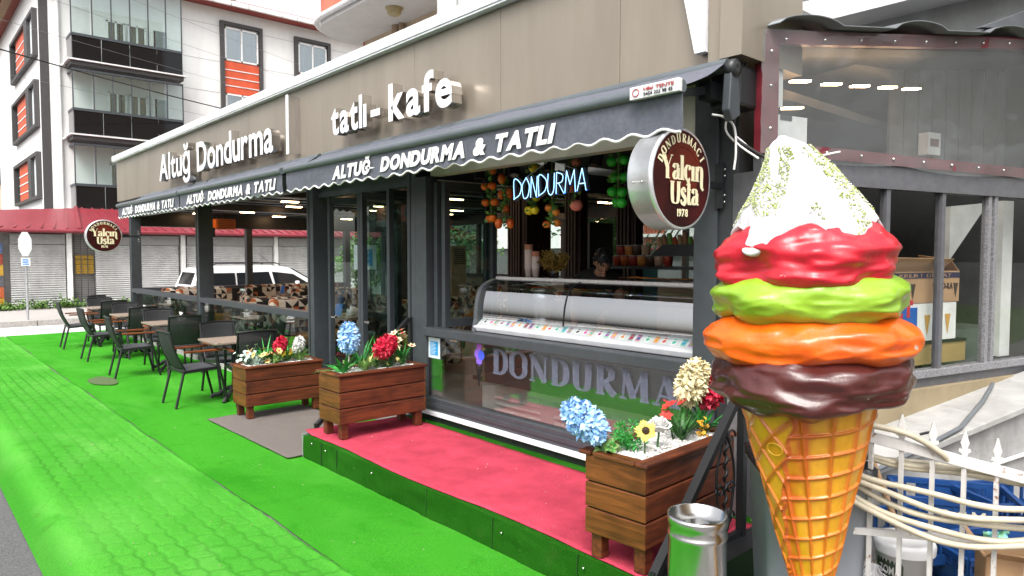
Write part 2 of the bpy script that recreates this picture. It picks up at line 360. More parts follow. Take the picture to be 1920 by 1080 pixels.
xw = X+.010*np.sin(2*np.pi*Y/.118)+(row % 2)*.115; dx = np.abs(xw/.23-np.round(xw/.23))*.23
g = np.random.RandomState(5); tilt = g.uniform(-.003, .003, (400, 400)); ti = tilt[(row % 400).astype(int), (np.round(xw/.23) % 400).astype(int)]
h += -.010*np.exp(-(np.minimum(dx, dy)/.009)**2)*(.55+.45*np.clip(smooth_noise(X, Y, 1.5, 8), -1, 1))+ti*.5
drop = np.clip((.88-Y)/.24, 0, 1); h = h*(1-drop)-.140*(1-np.cos(drop*np.pi/2))
h += .012*np.exp(-((Y-1.88)/.02)**2)*(.5+.5*np.sin(X*3.1)*np.sin(X*1.3))
seam = 1.875+.008*np.sin(X*1.1)+.004*np.sin(X*5.1)
Yw = np.where(Y > 1.7, 1.7+(Y-1.7)*(seam-1.7)/.19, Y)
jn = np.exp(-(np.minimum(dx, dy)/.011)**2)*(Y > .86)*np.clip(.55+.6*smooth_noise(X, Y, 1.1, 18), 0, 1)+np.clip((.80-Y)/.1, 0, 1)*.8
oc = tag(np_grid('green_carpet', X, Yw, h+.008, carpet_out), kind='structure'); oc.data.attributes.new('soil', 'FLOAT', 'POINT').data.foreach_set('value', jn.ravel().astype(np.float32))
t, N, L, b = nodes_of(carpet_out); an = N.new('ShaderNodeAttribute'); an.attribute_name = 'soil'; mq = N.new('ShaderNodeMath'); mq.operation = 'MULTIPLY'; mq.inputs[1].default_value = .5; L.new(an.outputs['Fac'], mq.inputs[0])
mx = N.new('ShaderNodeMixRGB'); L.new(mq.outputs[0], mx.inputs[0]); L.new(b.inputs['Base Color'].links[0].from_socket, mx.inputs[1]); mx.inputs[2].default_value = (.012, .09, .006, 1); L.new(mx.outputs[0], b.inputs['Base Color'])
xs = np.arange(-18.92, -1.2, .04); ys = np.linspace(0, 1, 52); X, V_ = np.meshgrid(xs, ys)
seam = 1.890+.008*np.sin(X*1.1)+.004*np.sin(X*5.1)+.004*smooth_noise(X, X*0, 9, 31); Y = seam+(3.92-seam)*V_
h = .0022*smooth_noise(X, Y, 2.4, 12)+.0016*smooth_noise(X, Y, 7, 13)+.006+.006*np.exp(-(V_/.03)**2)*np.sin(X*2.3)
tag(np_grid('green_carpet', X, Y, h, carpet_in), kind='structure')
# drain cover stain let into the carpet
tag(B().add([(-11.2+.42*math.cos(a)*(1+.1*math.sin(3*a)), 2.22+.17*math.sin(a), .019) for a in np.linspace(0, 6.28, 25)[:-1]], [tuple(range(24))]).build('manhole_cover', mat('drain', (.07, .11, .035), rough=.9, scale=60, var=.4, bump=.6)),
    'dark round manhole cover let into the green carpet', 'manhole cover')
# ---------------------------------------------------------------- shuttered shops with the red roof across the side street
def shutter_mat():
    m = mat('roller_shutter', (.46, .46, .46), rough=.55, scale=3, var=.15, dirt=.5); t, N, L, b = nodes_of(m)
    tc = N.new('ShaderNodeTexCoord'); wv = N.new('ShaderNodeTexWave'); wv.bands_direction = 'Z'; wv.inputs['Scale'].default_value = 4.2; wv.inputs['Distortion'].default_value = .15; L.new(tc.outputs['Object'], wv.inputs[0])
    bp = N.new('ShaderNodeBump'); bp.inputs['Strength'].default_value = .8; bp.inputs['Distance'].default_value = .03; L.new(wv.outputs[0], bp.inputs['Height']); L.new(bp.outputs[0], b.inputs['Normal']); return m
shutter = shutter_mat(); white_p = mat('white_paint', (.78, .78, .77), rough=.5, dirt=.35); maroon = mat('maroon_sheet', (.22, .022, .034), rough=.38, scale=4, var=.2, dirt=.3, spec=.6)
dark_in = mat('dark_interior', (.02, .02, .022), rough=.9)
G = thing('shop_row', (-28, 9, 0), 'low row of grey shuttered shops under a maroon sheet roof', 'building')
B().box(-33, -28.35, -6, 24, 0, 2.6).build('wall', mat('shop_wall', (.4, .39, .38), dirt=.5), G)
for a, b_ in [(-5.5, -1.6), (-1.4, 2.55), (3.0, 4.55), (5.45, 8.2), (8.5, 11.85), (12.1, 15.4), (15.6, 19), (19.2, 22.6)]:
    B().box(-28.2, -28.1, a, b_, .0, 2.15).build('shutter', shutter, G)
    B().box(-28.25, -28.02, a, b_, 2.16, 2.5).build('shutter_box', mat('shutter_box', (.3, .3, .3), rough=.5), G)
for y in (4.66, 8.35, 11.97, 15.5): B().box(-28.12, -27.98, y-.075, y+.075, 0, 2.6).build('post', white_p, G)
grille = B()
for k in range(30): grille.box(-28.1, -28.08, 4.78, 5.42, .1+k*.08, .112+k*.08)
for k in range(4): grille.box(-28.11, -28.07, 4.8+k*.2, 4.82+k*.2, 0, 2.5)
grille.build('grille', mat('dark_steel', (.06, .06, .06), rough=.5), G)
gu = B().tube([(-27.55, -6, 2.6), (-27.55, 24, 2.6)], .07, 10).build('gutter', maroon, G)
rf = B().add([(-27.55, -6, 2.66), (-27.55, 4.9, 2.66), (-31, 5.4, 3.58), (-31, -6, 2.7), (-27.55, 24, 2.66), (-31, 24, 3.58)], [(0, 1, 2, 3), (1, 4, 5, 2)]).build('roof', maroon, G, solid=.04)
sl_ = V((-31, 0, 3.58))-V((-27.55, 0, 2.66))
rib = B().bar((0, 0, .02), sl_+V((0, 0, .02)), .05, .05).mesh('roof_rib', maroon)
for k in range(54): share('roof_rib', rib, rf, (-27.55, 5.6+k*.34, 2.66))
for k in range(16):
    f = k/16; p = V((-27.55, -1+f*5.9, 2.68)); q = V((-31, 1+f*4.4, 2.70+f*.90)); B().bar(p, q, .05, .05).build('roof_rib', maroon, rf)
B().bar((-27.55, 4.9, 2.69), (-31, 5.4, 3.62), .12, .07).build('ridge_cap', maroon, rf)
yel = mat('yellow_crate', (.62, .36, .02), rough=.5, scale=20, var=.3)
for k in range(4):
    o = B().box(-28.33, -28.14, 4.85, 5.4, 1.15+k*.165, 1.30+k*.165).box(-28.135, -28.13, 4.95, 5.3, 1.18+k*.165, 1.27+k*.165)
    tag(o.build('drink_crate', [yel]), 'yellow drink crate behind the grille, %s of the stack of four' % ['lowest', 'second lowest', 'second highest', 'topmost'][k], 'crate', 'yellow crates behind the grille')
for k, c in enumerate([(.5, .25, .02), (.45, .1, .03), (.1, .1, .12), (.5, .3, .03), (.3, .05, .03), (.1, .15, .3)]):
    tag(B().box(-28.2, -28.0, 2.60, 2.80, .05+k*.36, .39+k*.36).build('stacked_box', mat('goods%d' % k, c, scale=25, var=.6)), 'coloured goods box at the far left edge of the shutters, %s from the ground' % ['first', 'second', 'third', 'fourth', 'fifth', 'sixth'][k], 'box', 'goods boxes by the shutters')
# weeds along the wall
def leaf_cluster(b, c, r, n, s, rs):
    for _ in range(n):
        p = V(c)+V((rs.gauss(0, r[0]), rs.gauss(0, r[1]), abs(rs.gauss(0, r[2])) if r[2] < .6 else rs.gauss(0, r[2])))
        d = V((rs.uniform(-1, 1), rs.uniform(-1, 1), rs.uniform(-.3, 1))).normalized(); e_ = d.orthogonal().normalized()*s*.35; l = d*s*rs.uniform(.6, 1.3)
        b.add([p, p+l*.5+e_, p+l, p+l*.5-e_], [(0, 1, 2, 3)])
weed = mat('weed_leaf', (.10, .20, .035), rough=.7, scale=9, var=.5)
b = B(); rs = random.Random(3)
for k in range(34): leaf_cluster(b, (-27.8+rs.uniform(-.1, .25), rs.uniform(2.3, 8), .02), (.1, .12, rs.uniform(.04, .16)), 42, .1, rs)
tag(b.build('weeds', weed), 'low green weeds growing along the foot of the shutters', 'weeds', kind='stuff')
# road sign seen from behind
grey_metal = mat('galvanised', (.42, .43, .44), rough=.4, metal=.6, scale=12, var=.2)
S = thing('road_sign', (-23.4, 2.82, 0), 'grey octagonal road sign seen from behind on a thin pole', 'road sign')
B().cyl((-23.4, 2.86, 0), (-23.4, 2.86, 2.3), .03, n=10).build('pole', grey_metal, S)
o8 = [(-23.36, 2.84+.3*math.cos(R(22.5+45*k))*.55, 2.1+.36*math.sin(R(22.5+45*k))) for k in range(8)]
B().prism(o8, (.02, 0, 0)).build('sign_plate', mat('sign_back', (.62, .63, .64), rough=.5), S)
pl = B().box(-23.36, -23.34, 2.74, 2.95, 1.5, 1.72).build('lower_plate', white_p, S)
bb = B()
for k in range(4): bb.box(-23.339, -23.336, 2.77, 2.92-.02*(k % 2), 1.53+k*.045, 1.555+k*.045)
bb.build('printed_lines', mat('blue_print', (.02, .22, .6)), pl)
# ---------------------------------------------------------------- white apartment block
wall_w = mat('white_render', (.80, .795, .785), rough=.85, scale=3, var=.03, dirt=.12, bump=.15, bscale=30)
trim = mat('charcoal_trim', (.055, .052, .052), rough=.6, scale=8); red_p = mat('red_panel', (.58, .085, .03), rough=.55, scale=5, var=.15)
pvc = mat('white_pvc', (.8, .8, .8), rough=.35); pane_d = glass('dark_pane', tint=(.25, .3, .32), base=.22); curtain = mat('net_curtain', (.62, .66, .68), rough=.9, scale=14, var=.25, stretch=(1, 1, .1))
smoke = mat('smoked_pane', (.008, .008, .009), rough=.06, spec=.35); clear = glass('clear_pane', tint=(.86, .92, .91), base=.06)
frame_d = mat('anthracite_frame', (.050, .058, .066), rough=.42, spec=.5, scale=10, var=.15)
A = thing('apartment_block', (-38, 12, 0), 'white apartment block with orange striped window panels and glazed corner balconies', 'building')
B().box(-47, -33, 4.73, 19, 0, 13.0).build('wall', wall_w, A)
r_ = B().prism([(-47.6, 4.0, 13.02), (-32.35, 4.0, 13.02), (-32.35, 4.0, 13.2), (-40, 4.0, 16), (-47.6, 4.0, 13.2)], (0, 15.6, 0)).build('roof', mat('roof_tile', (.3, .06, .05), rough=.7, var=.3), A)
for k in range(20): B().box(-32.33, -32.18, 4.1+k*.78, 4.1+k*.78+.74, 13.0, 13.2).build('gutter_section', white_p, r_)
B().box(-34.5, -33.6, 11.2, 12.6, 13.4, 14.6).build('chimney', mat('chimney', (.24, .17, .15), var=.4), r_); B().box(-34.7, -33.4, 11.0, 12.8, 14.6, 14.75).build('chimney_cap', mat('chimney', (.24, .17, .15)), r_)
B().bar((-33, 4.25, 13.0), (-47, 4.25, 13.0), .3, .22).build('eave_board', mat('eave_wood', (.25, .14, .06)), r_)
B().box(-33.1, -32.96, 4.69, 4.98, 0, 13.0).build('corner_trim', trim, A)
dp = B().tube([(-32.9, 5.3, .1), (-32.9, 5.3, 12.9)], .07, 10).build('drainpipe', white_p, A)
for z in (6.4, 9.3): B().tube([(-32.9, 5.35, z), (-32.75, 5.7, z+.25)], .045, 8).build('branch_pipe', white_p, dp)
def apt_window(par, y0, y1, z0, z1, X=-33.0):
    w_ = B().box(X-.02, X+.03, y0, y1, z0, z1).build('window', curtain, par)
    f = B(); t = .07
    for a in ((y0, y0+t, z0, z1), (y1-t, y1, z0, z1), (y0, y1, z0, z0+t), (y0, y1, z1-t, z1), ((y0+y1)/2-t/2, (y0+y1)/2+t/2, z0, z1)): f.box(X+.03, X+.09, *a)
    f.build('frame', pvc, w_); B().box(X+.05, X+.06, y0+t, y1-t, z0+t, z1-t).build('pane', glass('apt_pane', tint=(.6, .68, .7), base=.25), w_)
for y0, y1 in ((11.6, 13.55), (15.15, 17.05)):
    tr = B()
    tr.box(-33.0, -32.84, y0, y0+.16, .4, 12.3).box(-33.0, -32.84, y1-.16, y1, .4, 12.3).box(-33, -32.84, y0, y1, 12.3, 12.46); tr.build('window_surround', trim, A)
    for k in range(4):
        zt = 12.22-k*3.0; apt_window(A, y0+.2, y1-.2, zt-1.5, zt)
        pn = B().box(-33, -32.94, y0+.17, y1-.17, zt-2.98, zt-1.52).build('infill_panel', red_p, A)
        for q in range(3): B().box(-32.94, -32.92, y0+.17, y1-.17, zt-2.66+q*.36, zt-2.62+q*.36).build('stripe', white_p, pn)
b = B()
for z in (3.2, 6.2, 7.6, 9.2, 10.6, 12.2): b.box(-33, -32.992, 4.99, 19, z, z+.02)
b.build('wall_groove', mat('groove', (.45, .45, .45)), A)
for zb in (9.85, 7.05, 4.2):
    s = B(); zt = zb+1.6
    for a in ((-40.4, -33.6, zb-.12, zb), (-40.4, -33.6, zt, zt+.14), (-40.4, -40.1, zb, zt), (-33.75, -33.6, zb, zt), (-35.9, -35.1, zb, zt)): s.box(a[0], a[1], 4.55, 4.74, a[2], a[3])
    s.build('window_surround', trim, A)
    p_ = B().box(-39.2, -35.9, 4.66, 4.74, zb, zt).build('infill_panel', red_p, A)
    for q in range(3): B().box(-39.2, -35.9, 4.64, 4.66, zb+.35+q*.38, zb+.4+q*.38).build('stripe', white_p, p_)
    B().box(-40.1, -39.2, 4.68, 4.74, zb, zt).build('window', pane_d, A); B().box(-35.1, -33.75, 4.68, 4.74, zb, zt).build('window', curtain, A)
B().box(-33.05, -32.97, 4.99, 10.0, 3.3, 13).build('balcony_back_wall', wall_w, A)
for k, (zs, z_top) in enumerate([(9.45, 12.95), (6.55, 9.3), (3.6, 6.4)]):
    ba = B().box(-33, -31.95, 5.55, 9.7, zs-.22, zs-.05).build('balcony', trim, A)
    B().box(-33, -31.85, 5.45, 9.8, zs-.05, zs).build('slab_edge', white_p, ba)
    for y0 in (5.62, 6.64, 7.66, 8.68): B().box(-32.03, -32.0, y0, y0+1.0, zs+.04, zs+.92).build('railing_pane', smoke, ba)
    B().box(-33, -32.05, 5.6, 5.63, zs+.04, zs+.92).build('railing_pane', mat('grey_pane', (.2, .2, .2), rough=.3), ba)
    f = B().box(-32.06, -31.97, 5.6, 9.68, zs+.92, zs+1.02).box(-33, -32, 5.58, 5.66, zs+.92, zs+1.02).box(-32.06, -31.97, 5.6, 9.68, z_top-.28, z_top-.2).box(-33, -32, 5.58, 5.66, z_top-.28, z_top-.2)
    for y in (5.58, 6.3, 6.98, 7.66, 8.34, 9.02, 9.64): f.box(-32.03, -31.99, y, y+.045, zs+1.02, z_top-.28)
    f.build('balcony_frame', frame_d, ba)
    for y in (5.63, 6.35, 7.03, 7.71, 8.39, 9.07): B().box(-32.02, -32.005, y, y+.62, zs+1.02, z_top-.28).build('glazing', clear, ba)
    for y in (7.0, 7.8): apt_window(ba, y, y+.7, zs+.9, zs+2.0, -32.94)
    B().box(-32.97, -32.9, 8.7, 9.4, zs+.05, zs+2.05).build('balcony_door', pvc, ba); B().box(-32.9, -32.88, 8.8, 9.3, zs+.7, zs+1.95).build('door_pane', pane_d, ba)
    for y in (6.1, 8.4):
        c = B().box(-32.5, -32.1, y, y+.45, zs+.4, zs+.45).box(-32.5, -32.46, y, y+.45, zs+.45, zs+.85)
        for sy in (0, .41):
            for sx in (-32.5, -32.14): c.box(sx, sx+.04, y+sy, y+sy+.04, zs, zs+.4)
        tag(c.build('balcony_chair', trim), 'dark chair behind the smoked railing, %s side of the %s balcony' % ('left' if y < 7 else 'right', ['upper', 'middle', 'lower'][k]), 'chair', 'balcony chairs')
# cream block behind
C_ = thing('cream_block', (-60, 5, 0), 'cream block at the far left edge behind the white apartments', 'building')
B().box(-66, -52, 1, 9, 0, 11.5).build('wall', mat('cream_wall', (.72, .62, .45), rough=.9), C_)
for k in range(3):
    for y in (3.0, 4.6, 6.2): B().box(-52, -51.9, y, y+.8, 3+k*3, 4.1+k*3).build('window', pane_d, C_)
# ---------------------------------------------------------------- block standing over the café
beige = mat('beige_wall', (.62, .49, .35), rough=.9, scale=4, var=.06, dirt=.3); soffit_w = mat('soffit_white', (.66, .64, .63), rough=.85, var=.04, dirt=.2)
salmon = mat('salmon_panel', (.55, .15, .09), rough=.6); bay_w = mat('bay_white', (.52, .53, .51), rough=.7, var=.04)
K = thing('upper_block', (-10, 11, 3.3), 'beige block with a rounded balcony rising behind the brown fascia', 'building')
B().box(-13.83, 2, 8, 14, 3.45, 17).build('wall', beige, K)
arc = [(-14.2+1.0-1.0*math.cos(a), 6.75+1.0-1.0*math.sin(a)) for a in np.linspace(0, math.pi/2, 9)]
out = [(-14.2, 8.0)]+arc+[(-9.7, 6.75), (-9.7, 8.0)]
bal = B().prism([(x, y, 6.5) for x, y in out], (0, 0, .22)).build('balcony', soffit_w, K)
B().tube([(x, y, 6.62) for x, y in [(-14.25, 7.9)]+[(x-.05 if x < -13.5 else x, y-.06) for x, y in arc]+[(-9.7, 6.69)]], .06, 8).build('moulding', white_p, bal)
wall_pts = [(-14.15, 7.95)]+[(x+.03, y+.03) for x, y in arc]+[(-9.7, 6.78)]
ld = [0]
for i in range(1, len(wall_pts)): ld.append(ld[-1]+math.dist(wall_pts[i], wall_pts[i-1]))
for i in range(len(wall_pts)-1):
    (xa, ya), (xb, yb) = wall_pts[i], wall_pts[i+1]; nn = max(1, int(math.dist((xa, ya), (xb, yb))/.45))
    for q in range(nn):
        for k in range(3):
            p = V((xa+(xb-xa)*q/nn, ya+(yb-ya)*q/nn, 0)); p2 = V((xa+(xb-xa)*(q+.97)/nn, ya+(yb-ya)*(q+.97)/nn, 0))
            B().bar(p+V((0, 0, 6.88+k*.33)), p2+V((0, 0, 6.88+k*.33)), .06, .315).build('parapet_panel', salmon, bal)
B().lathe([(0, -.14), (.09, -.14), (.13, -.11), (.14, -.03), (.17, -.02), (.17, 0)], (-11.6, 7.35, 6.5), 20).build('soffit_lamp', mat('lamp_brass', (.42, .34, .17), rough=.4), bal)
B().cyl((-12.45, 7.93, 3.5), (-12.45, 7.93, 6.5), .09, n=14).cyl((-12.25, 7.94, 3.5), (-12.25, 7.94, 6.5), .06, n=12).build('downpipe', mat('brown_pipe', (.38, .27, .18), rough=.5), K)
for x0, x1 in ((-13.35, -12.75), (-11.9, -10.7)):
    fr = B().box(x0, x1, 7.9, 8.0, 3.6, 5.62).build('window', mat('brown_reveal', (.36, .22, .13)), K); B().box(x0+.1, x1, 7.88, 7.9, 3.6, 5.52).build('blind', pvc, fr)
bay = B().box(-9.65, 2, 6.95, 8, 3.5, 17).build('bay', bay_w, K)
for x in (-9.1, -8.5, -7.9, -7.0): B().box(x, x+.03, 6.93, 6.95, 3.5, 12).build('panel_joint', mat('joint', (.3, .3, .3)), bay)
B().box(-9.65, -9.1, 6.93, 6.95, 5.6, 5.64).build('panel_joint', mat('joint', (.3, .3, .3)), bay)
B().box(-3.5, 2, 6.55, 6.95, 3.97, 4.19).build('floor_slab', soffit_w, bay); B().box(-4.2, 2, 6.87, 6.95, 4.23, 4.31).build('window_ledge', white_p, bay); B().box(-3.5, 2, 6.945, 6.95, 3.5, 3.97).build('lower_wall', mat('shaded_grey_render', (.36, .37, .36), rough=.9, dirt=.4), bay)  # lower wall's darker grey puts the slab's shade into its colour
for x in (-4.1, -3.5): B().box(x, x+.5, 6.9, 6.95, 4.36, 5.6).build('window', pane_d, bay); B().box(x-.06, x, 6.88, 6.95, 4.31, 5.6).build('window_frame', pvc, bay)
for x in (-8.2, -7.5): B().box(x, x+.6, 6.9, 6.95, 4.6, 6.6).build('window', pane_d, bay)
B().box(-8.3, -8.2, 6.88, 6.95, 4.5, 6.7).box(-7.6, -7.5, 6.88, 6.95, 4.5, 6.7).build('window_frame', pvc, bay)
# ---------------------------------------------------------------- buildings and garden behind the café
H_ = thing('rear_house', (-27, 24, 0), 'white and grey house seen through the rear café windows', 'building')
B().box(-34, -30.2, 22, 30, 0, 8).build('wall', mat('cream_wall', (.72, .62, .45)), H_); B().box(-30.2, -27.2, 22.4, 30, 0, 8).build('wall', mat('grey_wall', (.11, .115, .115), rough=.8), H_)
B().box(-26.2, -12, 22.4, 30, 2.1, 8).build('wall', wall_w, H_); B().box(-28.4, -10, 22.5, 30, 0, 2.1).build('base_wall', mat('grey_wall', (.11, .115, .115)), H_)
sm = B().box(0, .12, -.03, .03, 2.1, 6).mesh('cladding_slat', mat('red_wood', (.3, .08, .04)))
for x in (-27.15, -17.2, -12.5):
    for k in range(7): share('cladding_slat', sm, H_, (x+k*.145, 22.36, 0))
    B().box(x-.1, x+1.1, 22.2, 22.36, 2.5, 2.62).build('window_ledge', white_p, H_)
B().box(-20, -8, 22.3, 22.42, 2.0, 2.12).build('roof_edge', maroon, H_)
leafm = mat('leaf', (.09, .19, .04), rough=.6, scale=3, var=.55); leafp = mat('leaf_pale', (.16, .27, .12), rough=.6, scale=3, var=.4); bark = mat('bark', (.12, .08, .05), rough=.95, bump=.8)
def tree(name, c, h, rad, n, s, m, label, seed):
    rs = random.Random(seed); T = thing(name, c, label, 'tree' if h > 2.2 else 'bush'); x, y, z = c
    tb = B().tube([(x, y, z), (x+.05, y, z+h*.35), (x-.05, y+.1, z+h*.7)], [.02*h+.02, .015*h+.015, .01*h], 8)
    for k in range(7):
        a = rs.uniform(0, 6.28); hz = z+h*rs.uniform(.25, .6); tb.tube([(x, y, hz), (x+math.cos(a)*rad*.4, y+math.sin(a)*rad*.4, hz+h*.2), (x+math.cos(a)*rad*.75, y+math.sin(a)*rad*.75, hz+h*.3)], [.012*h, .008*h, .004*h], 6)
    tb.build('trunk', bark, T); cb = B()
    for k in range(26):
        u = V((rs.gauss(0, 1), rs.gauss(0, 1), rs.gauss(0, 1))).normalized()*rs.uniform(.3, 1)
        leaf_cluster(cb, (x+u.x*rad*.8, y+u.y*rad*.8, z+h*.62+u.z*h*.33), (rad*.2, rad*.2, h*.09+.6), n//26, s, rs) if h > 6 else leaf_cluster(cb, (x+u.x*rad*.8, y+u.y*rad*.8, z+h*.55+u.z*h*.36), (rad*.2, rad*.2, h*.09), n//26, s, rs)
    cb.build('crown', m, T)
tree('garden_bush', (-20.5, 15.5, 0), 2.9, 1.5, 4200, .16, leafm, 'leafy bush beside the blue tarpaulin in the rear garden', 1)
tree('garden_tree', (-14.6, 17, 0), 5.2, 2.2, 5200, .2, leafp, 'pale green broad tree behind the shop assistant', 2)
tree('garden_bush', (-11.8, 13.5, 0), 2.7, 1.0, 2600, .16, leafm, 'dense green bush seen beside the drinks fridge', 5)
tree('garden_bush', (-24, 13.8, 0), 2.5, 1.3, 3000, .15, leafm, 'green bush outside the glazed rear corner by the television', 9)
tree('garden_tree', (-10, 19, 0), 5.0, 2.0, 3600, .2, leafp, 'green tree in front of the white rear house at right', 12)
tag(B().grid(24, 18, lambda u, v: (-19.6+u*1.9, 13.4+v*1.0, .45+.45*math.sin(u*3.1)*math.sin(v*3.1)+.12*mn.noise((u*9, v*9, 2)))).build('tarpaulin', mat('blue_tarp', (.03, .25, .62), rough=.45, var=.3)), 'crumpled blue tarpaulin heaped in the rear garden', 'tarpaulin')
tag(B().grid(20, 14, lambda u, v: (-17.2+u*1.6, 13.2+v*1.2, .2+1.0*math.sin(u*3.1)*math.sin(v*3.1)+.1*mn.noise((u*8, v*8, 5)))).build('covered_heap', mat('pale_cover', (.5, .48, .42), var=.3)), 'pale cover over a heap in the rear garden', 'cover')
for k in range(4): 
    tag(B().tube([(-9.6+k*.16, 12.2+.1*k, 0), (-9.5+k*.16, 12.2, 1.6), (-9.0+k*.16, 12.3, 2.35), (-8.2+k*.1, 12.4, 2.4), (-7.7+k*.1, 12.5, 1.5), (-7.6+k*.1, 12.5, 0)], .02, 8).build('white_hoop', pvc), 'thin white hoop arching in the rear garden, %s of four' % ['leftmost', 'second', 'third', 'rightmost'][k], 'hoop', 'white garden hoops')
# overhead cables
cab = mat('black_cable', (.01, .01, .01), rough=.6); thin = mat('grey_wire', (.2, .2, .2))
def sag(p, q, d, n=24): p, q = V(p), V(q); return [p.lerp(q, i/n)-V((0, 0, d*4*(i/n)*(1-i/n))) for i in range(n+1)]
tag(B().tube(sag((-20, -4.0, 7.6), (-32.96, 15, 8.2), .25), .022, 6).build('overhead_cable', cab), 'thick black cable sagging across the white apartment front', 'cable')
for k, (a, b2) in enumerate([(10.4, 10.6), (9.3, 9.9), (8.2, 9.0), (6.7, 7.6)]):
    tag(B().tube(sag((-20, -5, a), (-32.96, 18.6, b2), .15), .006, 4).build('overhead_wire', thin), 'thin grey wire across the apartment front, %s of four' % ['highest', 'second highest', 'second lowest', 'lowest'][k], 'wire', 'thin overhead wires')
# ---------------------------------------------------------------- the café
taupe = mat('taupe_panel', (.285, .245, .195), rough=.36, metal=.35, scale=1.2, var=.10, spec=.5, dirt=.32, stretch=(1, 1, .4), bump=.10, bscale=2.2)
alu_w = mat('white_aluminium', (.8, .82, .85), rough=.35, dirt=.3); steel = mat('brushed_steel', (.62, .6, .58), rough=.22, metal=1, scale=40, var=.12, stretch=(1, 1, .1))
black_m = mat('black_metal', (.013, .014, .016), rough=.4, spec=.5)
CF = thing('cafe', (-9.5, 7, 0), 'single-storey café with a brown metal fascia and dark framed open front', 'building')
tile_f = mat('floor_tile', (.28, .27, .26), rough=.25, scale=3)
B().box(-16.8, -2.3, 3.98, 10.3, -.05, .18).build('floor', tile_f, CF)
B().box(-5.6, -2.2, 3.82, 10.5, 3.2, 3.4).build('roof', mat('roof_felt', (.2, .2, .2), rough=.9), CF)
x = -16.8; k = 0
for wd in [1.22]*7+[.92, .62]+[1.22]*3+[.70]:
    x1 = min(x+wd, -2.36); B().box(x+.002, x1-.002, 3.70, 3.74, 2.93, 3.765).build('fascia_panel', taupe, CF, bevel=.003); x = x1
B().box(-16.79, -2.36, 3.75, 3.8, 2.935, 3.75).build('fascia_backing', black_m, CF)
B().box(-2.356, -2.26, 3.66, 3.76, 2.93, 4.6).build('fascia_corner', taupe, CF)
B().prism([(-2.255, 3.62, 2.93), (-2.255, 4.35, 2.93), (-2.255, 4.3, 4.6), (-2.255, 3.66, 4.6)], (.14, 0, 0)).build('fascia_return', taupe, CF)
B().prism([(-2.43, 3.63, 3.0), (-2.36, 3.63, 3.0), (-2.36, 3.63, 4.6), (-2.80, 3.63, 4.6)], (0, .06, 0)).build('corner_light_box', alu_w, CF)
tb = B().box(-7.93, -7.905, 3.55, 3.7, 2.99, 3.66).build('light_channel', steel, CF); B().box(-7.94, -7.895, 3.535, 3.55, 2.98, 3.67).build('channel_face', alu_w, tb)
x = -16.84
while x < -2.4:
    x1 = min(x+2.35, -2.36); B().box(x+.003, x1-.003, 3.62, 3.86, 3.785, 3.885).box(x+.003, x1-.003, 3.63, 3.69, 3.765, 3.785).build('coping_section', alu_w, CF, bevel=.004); x = x1
B().box(-16.8, -2.3, 3.74, 4.3, 2.90, 2.93).build('soffit', black_m, CF)
B().box(-16.8, -5.6, 3.93, 4.1, 2.62, 2.9).build('front_beam', frame_d, CF); B().box(-16.85, -16.65, 3.93, 10.3, 2.42, 2.95).build('end_beam', black_m, CF); B().box(-16.8, -2.3, 10.1, 10.3, 2.5, 3.1).build('rear_beam', black_m, CF)
B().box(-5.58, -2.62, 3.93, 4.05, 2.56, 2.9).build('header', mat('header_cream', (.46, .43, .39), rough=.6), CF)
B().box(-5.6, -2.3, 4.06, 7.4, 2.84, 2.9).build('ceiling', mat('dark_ceiling', (.045, .045, .047), rough=.8), CF)
B().prism([(-2.44, 4.2, 0), (-2.32, 4.2, 0), (-5.28, 8.6, 0), (-5.4, 8.6, 0)], (0, 0, 3.2)).build('side_wall', mat('dark_wall', (.03, .03, .032), rough=.7), CF); B().box(-5.4, -5.28, 8.6, 10.3, 0, 3.2).build('side_wall', mat('dark_wall', (.03, .03, .032)), CF)
for x0, x1, d in [(-16.76, -16.62, .2), (-12.42, -12.26, .24), (-8.20, -8.03, .27), (-5.95, -5.80, .24)]:
    p = B().box(x0, x1, 3.9, 3.9+d, .0, 2.9).build('post', frame_d, CF, bevel=.004)
    B().box(x0+.05, x0+.07, 3.895, 3.9, .02, 2.7).build('groove', black_m, p)
B().box(-2.6, -2.43, 3.9, 4.18, 0, 2.9).build('post', frame_d, CF, bevel=.004); B().box(-2.43, -2.3, 3.92, 4.2, .0, 2.9).build('post', mat('anthracite_dull', (.03, .033, .037), rough=.6), CF, bevel=.004)
pane = glass('cafe_glass', tint=(.80, .87, .85), base=.085); panelow = glass('low_glass', tint=(.66, .74, .72), base=.13)
def railing(x0, x1, y=3.94):
    r = B().box(x0, x1, y-.04, y+.08, 1.0, 1.085).build('railing', frame_d, CF, bevel=.004)
    B().box(x0, x1, y-.03, y+.05, .08, .16).build('bottom_rail', frame_d, r)
    n = 3
    for k in range(n): 
        a = x0+(x1-x0)*k/n; b_ = x0+(x1-x0)*(k+1)/n; B().box(a+.012, b_-.012, y, y+.012, .16, 1.0).build('glass_panel', panelow, r)
    B().box(x0, x1, y-.06, y+.1, .0, .08).build('plinth', concrete, r)
railing(-16.62, -12.42); railing(-12.26, -8.2)
for y0, y1 in ((4.12, 6.4), (6.55, 9.0)):
    r = B().box(-16.8, -16.68, y0, y1, 1.0, 1.08).build('railing', frame_d, CF); B().box(-16.75, -16.738, y0, y1, .18, 1.0).build('glass_panel', panelow, r)
for y in (6.4, 9.0, 10.15): B().box(-16.8, -16.66, y, y+.14, 0, 2.5).build('post', frame_d, CF)
